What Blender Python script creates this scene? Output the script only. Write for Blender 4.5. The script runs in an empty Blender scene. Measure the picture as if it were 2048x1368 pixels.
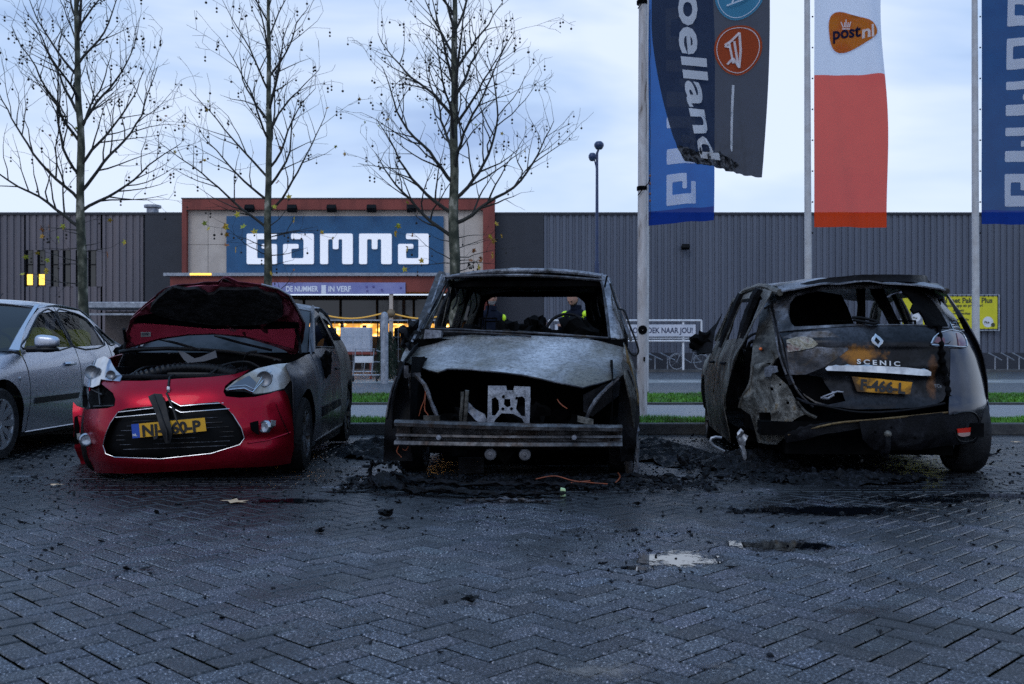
import bpy, bmesh, math, random
from mathutils import Vector, Matrix, noise
from mathutils.geometry import delaunay_2d_cdt, intersect_point_line
R = math.radians
PI = math.pi
random.seed(7)
SC = bpy.context.scene
COL = SC.collection

# ---------------------------------------------------------------- camera
F_PX = 1991.0      # focal length in photo pixels (35 mm on full frame)
CAM_Z = 0.92
HOR = 703.0
cd = bpy.data.cameras.new('camera'); cam = bpy.data.objects.new('camera', cd); COL.objects.link(cam)
cam.location = (0, 0, CAM_Z); cam.rotation_euler = (R(90), 0, 0)
cd.sensor_width = 36.0; cd.lens = 36.0 * F_PX / 2048.0
cd.shift_y = (HOR - 684.0) / 2048.0
cd.clip_start = 0.05; cd.clip_end = 600
cd.dof.use_dof = True; cd.dof.focus_distance = 7.6; cd.dof.aperture_fstop = 5.6
SC.camera = cam

# ---------------------------------------------------------------- light
SUN_EL, SUN_ROT = R(24), R(200)
W = bpy.data.worlds.new('World'); SC.world = W; W.use_nodes = True
nt = W.node_tree; nt.nodes.clear()
def N(t, nt=None, **k):
    n = (nt or globals()['nt']).nodes.new(t)
    for a, b in k.items(): setattr(n, a, b)
    return n
out = N('ShaderNodeOutputWorld'); bg = N('ShaderNodeBackground'); L = nt.links
sky = N('ShaderNodeTexSky'); sky.sky_type = 'NISHITA'; sky.sun_disc = False
sky.sun_elevation = SUN_EL; sky.sun_rotation = SUN_ROT
tc = N('ShaderNodeTexCoord')
mp = N('ShaderNodeMapping'); mp.inputs['Scale'].default_value = (1.0, 1.0, 3.2); mp.inputs['Location'].default_value = (3.1, 1.3, .4)
nz = N('ShaderNodeTexNoise'); nz.inputs['Scale'].default_value = 1.9; nz.inputs['Detail'].default_value = 5; nz.inputs['Roughness'].default_value = .48
nz.inputs['Distortion'].default_value = .35
L.new(tc.outputs['Generated'], mp.inputs['Vector']); L.new(mp.outputs[0], nz.inputs['Vector'])
cr = N('ShaderNodeValToRGB'); e = cr.color_ramp.elements
e[0].position = .40; e[0].color = (1.1, 1.95, 4.0, 1)
e[1].position = .60; e[1].color = (4.5, 5.1, 6.2, 1)
m1 = cr.color_ramp.elements.new(.48); m1.color = (2.5, 3.5, 5.3, 1)
L.new(nz.outputs['Fac'], cr.inputs['Fac'])
# brighter towards the horizon, as in the thin part of the overcast
sep = N('ShaderNodeSeparateXYZ'); L.new(tc.outputs['Generated'], sep.inputs[0])
mr = N('ShaderNodeMapRange'); mr.inputs['From Min'].default_value = 0; mr.inputs['From Max'].default_value = .36
mr.inputs['To Min'].default_value = .8; mr.inputs['To Max'].default_value = .0
L.new(sep.outputs['Z'], mr.inputs['Value'])
mh = N('ShaderNodeMix', data_type='RGBA'); L.new(mr.outputs[0], mh.inputs[0]); L.new(cr.outputs[0], mh.inputs[6])
mh.inputs[7].default_value = (4.3, 5.0, 6.2, 1)
ms = N('ShaderNodeMix', data_type='RGBA'); ms.inputs[0].default_value = .96
L.new(sky.outputs[0], ms.inputs[6]); L.new(mh.outputs[2], ms.inputs[7])
# the zenith is a deeper dusk blue than the band of cloud above the roofs
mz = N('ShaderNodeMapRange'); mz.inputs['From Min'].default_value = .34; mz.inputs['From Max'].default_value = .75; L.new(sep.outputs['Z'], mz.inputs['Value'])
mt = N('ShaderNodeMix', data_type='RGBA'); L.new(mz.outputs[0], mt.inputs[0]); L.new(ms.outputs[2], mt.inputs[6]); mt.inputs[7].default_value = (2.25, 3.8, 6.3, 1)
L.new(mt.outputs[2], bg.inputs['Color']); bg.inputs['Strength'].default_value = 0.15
L.new(bg.outputs[0], out.inputs['Surface'])

sd = bpy.data.lights.new('sun', 'SUN'); sd.energy = 0.5; sd.angle = R(25); sd.color = (1, .97, .94)
so = bpy.data.objects.new('sun', sd); COL.objects.link(so)
# light arrives over the photographer's left shoulder, high and soft
so.rotation_euler = (R(48), 0, R(-28))
VS = SC.view_settings
VS.view_transform = 'Standard'; VS.look = 'None'; VS.exposure = 0.25; VS.gamma = 1.0; VS.use_curve_mapping = False
SC.cycles.max_bounces = 8; SC.cycles.transparent_max_bounces = 12; SC.cycles.use_denoising = False

# ---------------------------------------------------------------- helpers
def P(px, py, Y):
    return Vector(((px - 1024) / F_PX * Y, Y, CAM_Z + (HOR - py) / F_PX * Y))
def nz3(x, y, z=0.0, s=1.0):
    return noise.noise(Vector((x * s, y * s, z * s)))

class MB:
    def __init__(s): s.v = []; s.f = []
    def add(s, vs, fs):
        b = len(s.v); s.v += [tuple(v) for v in vs]; s.f += [tuple(i + b for i in f) for f in fs]; return s
    def box(s, c, d, rot=None):
        x, y, z = d[0] / 2, d[1] / 2, d[2] / 2
        vs = [Vector((sx * x, sy * y, sz * z)) for sz in (-1, 1) for sy in (-1, 1) for sx in (-1, 1)]
        if rot is not None:
            M = rot if isinstance(rot, Matrix) else Matrix.Rotation(rot, 3, 'Z')
            vs = [M @ v for v in vs]
        vs = [v + Vector(c) for v in vs]
        return s.add(vs, [(0, 2, 3, 1), (4, 5, 7, 6), (0, 1, 5, 4), (2, 6, 7, 3), (0, 4, 6, 2), (1, 3, 7, 5)])
    def bb(s, x0, x1, y0, y1, z0, z1):
        return s.box(((x0 + x1) / 2, (y0 + y1) / 2, (z0 + z1) / 2), (x1 - x0, y1 - y0, z1 - z0))
    def tube(s, pts, r, n=8, cap=True):
        pts = [Vector(p) for p in pts]; m = len(pts)
        rs = r if isinstance(r, (list, tuple)) else [r] * m
        base = len(s.v); prev = None
        for i, p in enumerate(pts):
            t = (pts[min(i + 1, m - 1)] - pts[max(i - 1, 0)])
            if t.length < 1e-9: t = Vector((0, 0, 1))
            t.normalize()
            if prev is None:
                a = Vector((0, 0, 1)) if abs(t.z) < .9 else Vector((1, 0, 0))
                u = t.cross(a).normalized()
            else:
                u = prev - t * prev.dot(t)
                if u.length < 1e-6: u = t.orthogonal()
                u.normalize()
            prev = u; w = t.cross(u)
            for k in range(n):
                an = 2 * PI * k / n
                s.v.append(tuple(p + (u * math.cos(an) + w * math.sin(an)) * rs[i]))
        for i in range(m - 1):
            for k in range(n):
                a = base + i * n + k; b = base + i * n + (k + 1) % n
                s.f.append((a, b, b + n, a + n))
        if cap:
            s.f.append(tuple(base + k for k in reversed(range(n)))); s.f.append(tuple(base + (m - 1) * n + k for k in range(n)))
        return s
    def lathe(s, prof, n=32, c=(0, 0, 0), axis='Z', closed=False):
        base = len(s.v); c = Vector(c)
        for (r, h) in prof:
            for k in range(n):
                a = 2 * PI * k / n; p = (r * math.cos(a), r * math.sin(a), h)
                if axis == 'X': p = (h, p[0], p[1])
                elif axis == 'Y': p = (p[0], h, p[1])
                s.v.append(tuple(Vector(p) + c))
        m = len(prof)
        for i in range(m if closed else m - 1):
            j = (i + 1) % m
            for k in range(n):
                s.f.append((base + i * n + k, base + i * n + (k + 1) % n, base + j * n + (k + 1) % n, base + j * n + k))
        return s
    def prism(s, poly, fn0, fn1):
        n = len(poly); vs = [fn0(*p) for p in poly] + [fn1(*p) for p in poly]
        fs = [tuple(reversed(range(n))), tuple(range(n, 2 * n))] + [(i, (i + 1) % n, (i + 1) % n + n, i + n) for i in range(n)]
        return s.add(vs, fs)
    def grid(s, rows, closed_u=False):
        b = len(s.v); n = len(rows[0])
        for r in rows: s.v += [tuple(p) for p in r]
        for i in range(len(rows) - 1):
            for j in range(n if closed_u else n - 1):
                k = (j + 1) % n
                s.f.append((b + i * n + j, b + i * n + k, b + (i + 1) * n + k, b + (i + 1) * n + j))
        return s
    def ico(s, c, r, sub=1, jit=0.0, sc=(1, 1, 1), seed=0):
        bm = bmesh.new(); bmesh.ops.create_icosphere(bm, subdivisions=sub, radius=1)
        vs = []
        for v in bm.verts:
            k = 1 + jit * nz3(v.co.x + seed * 3.7, v.co.y, v.co.z, 1.7)
            vs.append(Vector((v.co.x * sc[0], v.co.y * sc[1], v.co.z * sc[2])) * r * k + Vector(c))
        bm.verts.index_update()
        s.add(vs, [tuple(v.index for v in f.verts) for f in bm.faces]); bm.free(); return s
    def tf(s, M, start=0):
        for i in range(start, len(s.v)): s.v[i] = tuple(M @ Vector(s.v[i]))
        return s

def obj(name, mb, mat, parent=None, solid=None, bevel=None, smooth=True, split=35, fix=False, off=-1, label=None, sub=0):
    me = bpy.data.meshes.new(name); me.from_pydata(mb.v, [], mb.f); me.validate()
    if fix:
        bm = bmesh.new(); bm.from_mesh(me); bmesh.ops.remove_doubles(bm, verts=bm.verts, dist=1e-5); bmesh.ops.recalc_face_normals(bm, faces=bm.faces); bm.to_mesh(me); bm.free()
    if smooth: me.polygons.foreach_set('use_smooth', [True] * len(me.polygons))
    o = bpy.data.objects.new(name, me); COL.objects.link(o)
    if mat: me.materials.append(mat)
    if parent: o.parent = parent
    if solid: m = o.modifiers.new('s', 'SOLIDIFY'); m.thickness = solid; m.offset = off
    if bevel: m = o.modifiers.new('b', 'BEVEL'); m.width = bevel; m.segments = 2; m.limit_method = 'ANGLE'; m.angle_limit = R(40)
    if sub: m = o.modifiers.new('u', 'SUBSURF'); m.levels = sub; m.render_levels = sub
    if smooth and split: m = o.modifiers.new('e', 'EDGE_SPLIT'); m.split_angle = R(split)
    if label: o['label'] = label
    return o
def tag(o, label, cat, group=None, kind=None):
    if label: o['label'] = label
    if cat: o['category'] = cat
    if group: o['group'] = group
    if kind: o['kind'] = kind
    return o
def struct(name, mb, mat, **k):
    o = obj(name, mb, mat, **k); o['kind'] = 'structure'; return o
def empty(name, loc, rz=0, label=None, cat=None, group=None, rx=0, ry=0):
    o = bpy.data.objects.new(name, None); COL.objects.link(o); o.location = loc; o.rotation_euler = (rx, ry, rz)
    o.empty_display_size = .2
    return tag(o, label, cat, group)
def copy_tree(o, parent=None):
    c = o.copy(); COL.objects.link(c)
    if parent: c.parent = parent
    for ch in list(o.children): copy_tree(ch, c)
    return c

def inpoly(x, y, poly):
    r = False; n = len(poly); j = n - 1
    for i in range(n):
        xi, yi = poly[i]; xj, yj = poly[j]
        if (yi > y) != (yj > y) and x < (xj - xi) * (y - yi) / (yj - yi) + xi: r = not r
        j = i
    return r
def resamp(poly, step):
    o = []
    for i, p in enumerate(poly):
        q = poly[(i + 1) % len(poly)]; d = math.dist(p, q); n = max(1, int(d / step + .5))
        for k in range(n): o.append((p[0] + (q[0] - p[0]) * k / n, p[1] + (q[1] - p[1]) * k / n))
    return o
def spline(pts, n=6, closed=True):
    """Catmull-Rom through points"""
    m = len(pts); o = []
    rng = range(m) if closed else range(m - 1)
    for i in rng:
        g = (lambda k: pts[k % m]) if closed else (lambda k: pts[max(0, min(m - 1, k))])
        p0, p1, p2, p3 = g(i - 1), g(i), g(i + 1), g(i + 2)
        for k in range(n):
            t = k / n; t2 = t * t; t3 = t2 * t
            o.append(tuple(.5 * ((2 * b) + (-a + c) * t + (2 * a - 5 * b + 4 * c - d) * t2 + (-a + 3 * b - 3 * c + d) * t3) for a, b, c, d in zip(p0, p1, p2, p3)))
    if not closed: o.append(tuple(pts[-1]))
    return o
def rounded(poly, r, n=4):
    """round the corners of a polygon"""
    o = []; m = len(poly)
    for i in range(m):
        a = Vector(poly[i - 1]); b = Vector(poly[i]); c = Vector(poly[(i + 1) % m])
        d1 = (a - b); d2 = (c - b); q = min(r, d1.length * .45, d2.length * .45)
        p = b + d1.normalized() * q; s = b + d2.normalized() * q
        for k in range(n + 1):
            t = k / n; o.append(tuple(p * (1 - t) ** 2 + b * 2 * t * (1 - t) + s * t * t))
    return o
def patch(mb, outline, fn, step=.06, holes=(), flip=False):
    """fill a 2-D outline (with holes) with a fine triangle mesh and map it through fn(u, v) -> xyz"""
    loops = [resamp(outline, step)] + [resamp(h, step * .8) for h in holes]
    vs = []; es = []
    for lp in loops:
        b = len(vs); vs += [Vector(p) for p in lp]; es += [(b + i, b + (i + 1) % len(lp)) for i in range(len(lp))]
    xs = [p[0] for p in outline]; ys = [p[1] for p in outline]
    bd = list(vs)
    y = min(ys) + step / 2; row = 0
    while y < max(ys):
        x = min(xs) + step * (.5 if row % 2 else .1)
        while x < max(xs):
            if inpoly(x, y, outline) and not any(inpoly(x, y, h) for h in holes):
                if all((b[0] - x) ** 2 + (b[1] - y) ** 2 > (step * .45) ** 2 for b in bd): vs.append(Vector((x, y)))
            x += step
        y += step * .87; row += 1
    ov, oe, of, *_ = delaunay_2d_cdt(vs, es, [], 0, 1e-6)
    fs = []
    for f in of:
        c = sum((ov[i] for i in f), Vector((0, 0))) / len(f)
        if inpoly(c[0], c[1], outline) and not any(inpoly(c[0], c[1], h) for h in holes):
            fs.append(tuple(reversed(f)) if flip else tuple(f))
    return mb.add([fn(v[0], v[1]) for v in ov], fs)
def interp(x, tab):
    """smooth (monotone cubic) interpolation in a table [(x, y), ...]"""
    if x <= tab[0][0]: return tab[0][1]
    if x >= tab[-1][0]: return tab[-1][1]
    for i in range(len(tab) - 1):
        if x <= tab[i + 1][0]: break
    def sl(k):
        if k <= 0 or k >= len(tab) - 1:
            k2 = 0 if k <= 0 else len(tab) - 2
            return (tab[k2 + 1][1] - tab[k2][1]) / (tab[k2 + 1][0] - tab[k2][0])
        a = (tab[k][1] - tab[k - 1][1]) / (tab[k][0] - tab[k - 1][0]); b = (tab[k + 1][1] - tab[k][1]) / (tab[k + 1][0] - tab[k][0])
        return 0 if a * b <= 0 else 2 * a * b / (a + b)
    x0, y0 = tab[i]; x1, y1 = tab[i + 1]; h = x1 - x0; t = (x - x0) / h
    return (2 * t ** 3 - 3 * t * t + 1) * y0 + (t ** 3 - 2 * t * t + t) * h * sl(i) + (-2 * t ** 3 + 3 * t * t) * y1 + (t ** 3 - t * t) * h * sl(i + 1)

# ---------------------------------------------------------------- materials
def mat(name, c1, c2=None, c3=None, scale=4.0, lo=.4, hi=.6, rough=.6, rough2=None, metal=0.0, bump=0.0, bscale=30.0, coat=0.0,
        spec=.5, detail=6, stretch=(1, 1, 1), emit=None, estr=0.0, trans=0.0, alpha=None, dist=0.0, ior=None, sss=None):
    m = bpy.data.materials.new(name); m.use_nodes = True; t = m.node_tree; b = t.nodes['Principled BSDF']; lk = t.links
    c1 = tuple(c1) + (1,) if len(c1) == 3 else c1
    b.inputs['Base Color'].default_value = c1; b.inputs['Roughness'].default_value = rough; b.inputs['Metallic'].default_value = metal
    b.inputs['Coat Weight'].default_value = coat; b.inputs['Coat Roughness'].default_value = .06; b.inputs['Specular IOR Level'].default_value = spec
    if trans: b.inputs['Transmission Weight'].default_value = trans
    if ior: b.inputs['IOR'].default_value = ior
    if emit: b.inputs['Emission Color'].default_value = tuple(emit) + (1,); b.inputs['Emission Strength'].default_value = estr
    if alpha is not None: b.inputs['Alpha'].default_value = alpha
    if c2 or rough2 is not None or bump:
        tc = t.nodes.new('ShaderNodeTexCoord'); mp = t.nodes.new('ShaderNodeMapping'); mp.inputs['Scale'].default_value = stretch
        lk.new(tc.outputs['Object'], mp.inputs['Vector'])
    if c2 or rough2 is not None:
        n = t.nodes.new('ShaderNodeTexNoise'); n.inputs['Scale'].default_value = scale; n.inputs['Detail'].default_value = detail; n.inputs['Roughness'].default_value = .62
        n.inputs['Distortion'].default_value = dist
        lk.new(mp.outputs[0], n.inputs['Vector'])
        if c2:
            r = t.nodes.new('ShaderNodeValToRGB'); e = r.color_ramp.elements
            e[0].position = lo; e[0].color = c1; e[1].position = hi; e[1].color = tuple(c2) + (1,)
            if c3: x = r.color_ramp.elements.new(min(1, hi + (hi - lo))); x.color = tuple(c3) + (1,)
            lk.new(n.outputs['Fac'], r.inputs['Fac']); lk.new(r.outputs[0], b.inputs['Base Color'])
        if rough2 is not None:
            q = t.nodes.new('ShaderNodeMapRange'); q.inputs['From Min'].default_value = lo; q.inputs['From Max'].default_value = hi
            q.inputs['To Min'].default_value = rough; q.inputs['To Max'].default_value = rough2
            lk.new(n.outputs['Fac'], q.inputs['Value']); lk.new(q.outputs[0], b.inputs['Roughness'])
    if bump:
        n2 = t.nodes.new('ShaderNodeTexNoise'); n2.inputs['Scale'].default_value = bscale; n2.inputs['Detail'].default_value = 4
        bp = t.nodes.new('ShaderNodeBump'); bp.inputs['Strength'].default_value = bump; bp.inputs['Distance'].default_value = .02
        lk.new(mp.outputs[0], n2.inputs['Vector']); lk.new(n2.outputs['Fac'], bp.inputs['Height']); lk.new(bp.outputs[0], b.inputs['Normal'])
    return m
def burnt(name, cols, scale=3.0, rough=.7, metal=.3, stretch=(1, 1, 1), bump=.5, seed=0.0, dist=1.2, speck=True, rough2=None, spec=.3, detail=9, stain=None, sseed=3.0, sscale=1.6, slo=.5, shi=.62, samt=.9):
    """fire damaged paint: cols = [(pos, rgb), ...] along a distorted noise, with fine ash speckle"""
    m = bpy.data.materials.new(name); m.use_nodes = True; t = m.node_tree; b = t.nodes['Principled BSDF']; lk = t.links
    tc = t.nodes.new('ShaderNodeTexCoord'); mp = t.nodes.new('ShaderNodeMapping'); mp.inputs['Scale'].default_value = stretch; mp.inputs['Location'].default_value = (seed, seed * .7, seed * .3)
    lk.new(tc.outputs['Object'], mp.inputs['Vector'])
    n = t.nodes.new('ShaderNodeTexNoise'); n.inputs['Scale'].default_value = scale; n.inputs['Detail'].default_value = detail; b.inputs['Specular IOR Level'].default_value = spec; n.inputs['Roughness'].default_value = .6; n.inputs['Distortion'].default_value = dist
    lk.new(mp.outputs[0], n.inputs['Vector'])
    r = t.nodes.new('ShaderNodeValToRGB'); e = r.color_ramp.elements
    e[0].position = cols[0][0]; e[0].color = tuple(cols[0][1]) + (1,); e[1].position = cols[-1][0]; e[1].color = tuple(cols[-1][1]) + (1,)
    for p, c in cols[1:-1]: x = r.color_ramp.elements.new(p); x.color = tuple(c) + (1,)
    lk.new(n.outputs['Fac'], r.inputs['Fac']); last = r.outputs[0]
    if stain:
        mp2 = t.nodes.new('ShaderNodeMapping'); mp2.inputs['Location'].default_value = (sseed, sseed * 2, sseed); lk.new(tc.outputs['Object'], mp2.inputs['Vector'])
        n4 = t.nodes.new('ShaderNodeTexNoise'); n4.inputs['Scale'].default_value = sscale; n4.inputs['Detail'].default_value = 8; n4.inputs['Roughness'].default_value = .65; n4.inputs['Distortion'].default_value = .4; lk.new(mp2.outputs[0], n4.inputs['Vector'])
        r4 = t.nodes.new('ShaderNodeMapRange'); r4.inputs['From Min'].default_value = slo; r4.inputs['From Max'].default_value = shi; r4.inputs['To Max'].default_value = samt; lk.new(n4.outputs['Fac'], r4.inputs['Value'])
        m4 = t.nodes.new('ShaderNodeMix'); m4.data_type = 'RGBA'; lk.new(r4.outputs[0], m4.inputs[0]); lk.new(last, m4.inputs[6]); m4.inputs[7].default_value = tuple(stain) + (1,); last = m4.outputs[2]
    n3 = t.nodes.new('ShaderNodeTexNoise'); n3.inputs['Scale'].default_value = 38; n3.inputs['Detail'].default_value = 8; n3.inputs['Roughness'].default_value = .8
    lk.new(tc.outputs['Object'], n3.inputs['Vector'])
    if speck:
        r3 = t.nodes.new('ShaderNodeValToRGB'); q = r3.color_ramp.elements; q[0].position = .36; q[0].color = (.22, .22, .22, 1); q[1].position = .66; q[1].color = (1.5, 1.5, 1.5, 1)
        x5 = r3.color_ramp.elements.new(.5); x5.color = (1, 1, 1, 1)
        lk.new(n3.outputs['Fac'], r3.inputs['Fac'])
        mx = t.nodes.new('ShaderNodeMix'); mx.data_type = 'RGBA'; mx.blend_type = 'MULTIPLY'; mx.inputs[0].default_value = .8
        lk.new(last, mx.inputs[6]); lk.new(r3.outputs[0], mx.inputs[7]); last = mx.outputs[2]
    lk.new(last, b.inputs['Base Color'])
    b.inputs['Metallic'].default_value = metal; b.inputs['Roughness'].default_value = rough
    if rough2 is not None:
        q = t.nodes.new('ShaderNodeMapRange'); q.inputs['From Min'].default_value = .35; q.inputs['From Max'].default_value = .65
        q.inputs['To Min'].default_value = rough; q.inputs['To Max'].default_value = rough2
        lk.new(n.outputs['Fac'], q.inputs['Value']); lk.new(q.outputs[0], b.inputs['Roughness'])
    ad = t.nodes.new('ShaderNodeMath'); ad.operation = 'MULTIPLY_ADD'; ad.inputs[1].default_value = .5; lk.new(n3.outputs['Fac'], ad.inputs[0]); lk.new(n.outputs['Fac'], ad.inputs[2])
    bp = t.nodes.new('ShaderNodeBump'); bp.inputs['Strength'].default_value = bump; bp.inputs['Distance'].default_value = .02
    lk.new(ad.outputs[0], bp.inputs['Height']); lk.new(bp.outputs[0], b.inputs['Normal'])
    return m
K = (.006, .006, .007)
M = {}
M['black'] = mat('black_char', (.002, .002, .0025), (.007, .007, .008), rough=.6, rough2=.9, spec=.15, bump=.6, bscale=40)
M['soot'] = mat('soot', (.0012, .0012, .0015), (.004, .004, .0045), rough=.9, spec=.06, bump=.4)
M['rubber'] = mat('rubber', (.008, .008, .009), (.018, .018, .02), scale=12, rough=.65, bump=.2, bscale=60, spec=.25)
M['plastic'] = mat('black_plastic', (.004, .004, .005), (.008, .008, .009), rough=.4, rough2=.6, spec=.3)
M['chrome'] = mat('chrome', (.55, .57, .6), (.35, .36, .38), scale=8, rough=.12, rough2=.3, metal=1)
M['steel'] = mat('steel', (.3, .31, .33), (.2, .2, .21), rough=.35, rough2=.55, metal=.9)
M['galv'] = mat('galvanised_steel', (.36, .38, .42), (.25, .26, .29), scale=9, rough=.45, rough2=.6, metal=.6)
M['glass_dark'] = mat('dark_glass', (.01, .013, .018), rough=.05, spec=.6)
M['white'] = mat('white_paint', (.72, .72, .74), (.6, .6, .62), rough=.4)
def glass(name, col=(.75, .82, .85), rough=.02, amt=.55):
    m = bpy.data.materials.new(name); m.use_nodes = True; t = m.node_tree; b = t.nodes['Principled BSDF']
    b.inputs['Base Color'].default_value = (.01, .012, .015, 1); b.inputs['Roughness'].default_value = rough
    tr = t.nodes.new('ShaderNodeBsdfTransparent'); tr.inputs[0].default_value = col + (1,); mx = t.nodes.new('ShaderNodeMixShader'); mx.inputs[0].default_value = amt
    t.links.new(b.outputs[0], mx.inputs[1]); t.links.new(tr.outputs[0], mx.inputs[2]); t.links.new(mx.outputs[0], t.nodes['Material Output'].inputs['Surface'])
    return m
M['glass'] = glass('window_glass')
def text_mb(s, size, fn, width=None, bold=0.0, spacing=1.0, align='LEFT', depth=0.0, yscale=1.0):
    """text as a mesh mapped through fn(x, y, d) -> xyz"""
    c = bpy.data.curves.new('t', 'FONT'); c.body = s; c.size = size; c.offset = bold; c.space_character = spacing; c.resolution_u = 3; c.extrude = max(depth / 2, 0)
    o = bpy.data.objects.new('t', c); COL.objects.link(o); bpy.context.view_layer.update()
    me = bpy.data.meshes.new_from_object(o.evaluated_get(bpy.context.evaluated_depsgraph_get()))
    xs = [v.co.x for v in me.vertices]; x0, x1 = min(xs), max(xs); k = (width / (x1 - x0)) if width else 1
    sh = {'LEFT': 0, 'CENTER': -.5, 'RIGHT': -1}[align] * (x1 - x0) * k
    mb = MB(); mb.add([fn((v.co.x - x0) * k + sh, v.co.y * yscale, v.co.z) for v in me.vertices], [tuple(p.vertices) for p in me.polygons])
    bpy.data.objects.remove(o); bpy.data.curves.remove(c); bpy.data.meshes.remove(me)
    return mb
G_ = [(0, 0), (1, 0), (1, .66), (.5, .66), (.5, .51), (.69, .51), (.69, .19), (.34, .19), (.34, .82), (1, .82), (1, 1), (0, 1)]
A_ = [(0, 0), (1, 0), (1, 1), (.26, 1), (.26, .82), (.67, .82), (.67, .19), (.26, .19), (.26, .51), (.5, .51), (.5, .66), (0, .66)]
M_ = [(0, 0), (.24, 0), (.24, .82), (.39, .82), (.39, .49), (.56, .49), (.56, .82), (.68, .82), (.68, 0), (1, 0), (1, 1), (0, 1)]
# ================================================================ THE SETTING
# ---- block paving, one real stone at a time (herringbone), as one mesh
def paver_mat():
    m = bpy.data.materials.new('concrete_block_paving'); m.use_nodes = True; t = m.node_tree; b = t.nodes['Principled BSDF']; lk = t.links
    geo = t.nodes.new('ShaderNodeNewGeometry')
    at = t.nodes.new('ShaderNodeAttribute'); at.attribute_name = 'tone'
    def nse(sc, de=6, ro=.6, di=0.0):
        n = t.nodes.new('ShaderNodeTexNoise'); n.inputs['Scale'].default_value = sc; n.inputs['Detail'].default_value = de; n.inputs['Roughness'].default_value = ro; n.inputs['Distortion'].default_value = di
        lk.new(geo.outputs['Position'], n.inputs['Vector']); return n
    def ramp(src, stops):
        r = t.nodes.new('ShaderNodeValToRGB'); e = r.color_ramp.elements
        e[0].position = stops[0][0]; e[0].color = stops[0][1] + (1,); e[1].position = stops[-1][0]; e[1].color = stops[-1][1] + (1,)
        for p, c in stops[1:-1]: x = r.color_ramp.elements.new(p); x.color = c + (1,)
        lk.new(src, r.inputs['Fac']); return r
    def mix(bt, f, a, c):
        x = t.nodes.new('ShaderNodeMix'); x.data_type = 'RGBA'; x.blend_type = bt
        if isinstance(f, float): x.inputs[0].default_value = f
        else: lk.new(f, x.inputs[0])
        for s, i in ((a, 6), (c, 7)):
            if isinstance(s, tuple): x.inputs[i].default_value = s + (1,)
            else: lk.new(s, x.inputs[i])
        return x.outputs[2]
    # aggregate in the worn stone tops, palest specks painted for wet glints
    ag = ramp(nse(105, 4, .8).outputs['Fac'], [(.36, (.002, .003, .005)), (.46, (.016, .02, .028)), (.55, (.055, .062, .08)), (.6, (.16, .175, .21)), (.66, (.65, .65, .68))])
    base = mix('MULTIPLY', 1.0, ag.outputs[0], at.outputs['Color'])
    # soot washed over the stones by the fire water: darker cloudy stains near the cars
    sepn = t.nodes.new('ShaderNodeSeparateXYZ'); lk.new(geo.outputs['Position'], sepn.inputs[0])
    n1 = nse(1.0, 9, .68, .6)
    yr = t.nodes.new('ShaderNodeMapRange'); yr.inputs['From Min'].default_value = 4.4; yr.inputs['From Max'].default_value = 7.2; yr.inputs['To Min'].default_value = .0; yr.inputs['To Max'].default_value = .3
    lk.new(sepn.outputs['Y'], yr.inputs['Value'])
    ad = t.nodes.new('ShaderNodeMath'); ad.operation = 'ADD'; lk.new(n1.outputs['Fac'], ad.inputs[0]); lk.new(yr.outputs[0], ad.inputs[1])
    st = ramp(ad.outputs[0], [(.52, (0, 0, 0)), (.66, (.92, .92, .92))])
    col = mix('MIX', st.outputs[0], base, (.0055, .0055, .0065))
    # fine black cinders between the stones
    ci = ramp(nse(13, 9, .88).outputs['Fac'], [(.565, (0, 0, 0)), (.59, (1, 1, 1))])
    col = mix('MIX', ci.outputs[0], col, (.005, .005, .006))
    lk.new(col, b.inputs['Base Color'])
    w = nse(.55, 7, .6, .3)
    rr = t.nodes.new('ShaderNodeMapRange'); rr.inputs['From Min'].default_value = .42; rr.inputs['From Max'].default_value = .58; rr.inputs['To Min'].default_value = .5; rr.inputs['To Max'].default_value = .13
    lk.new(w.outputs['Fac'], rr.inputs['Value']); lk.new(rr.outputs[0], b.inputs['Roughness'])
    b.inputs['Specular IOR Level'].default_value = .5
    bp = t.nodes.new('ShaderNodeBump'); bp.inputs['Strength'].default_value = .5; bp.inputs['Distance'].default_value = .007
    lk.new(nse(120, 4, .75).outputs['Fac'], bp.inputs['Height']); lk.new(bp.outputs[0], b.inputs['Normal'])
    return m
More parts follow.
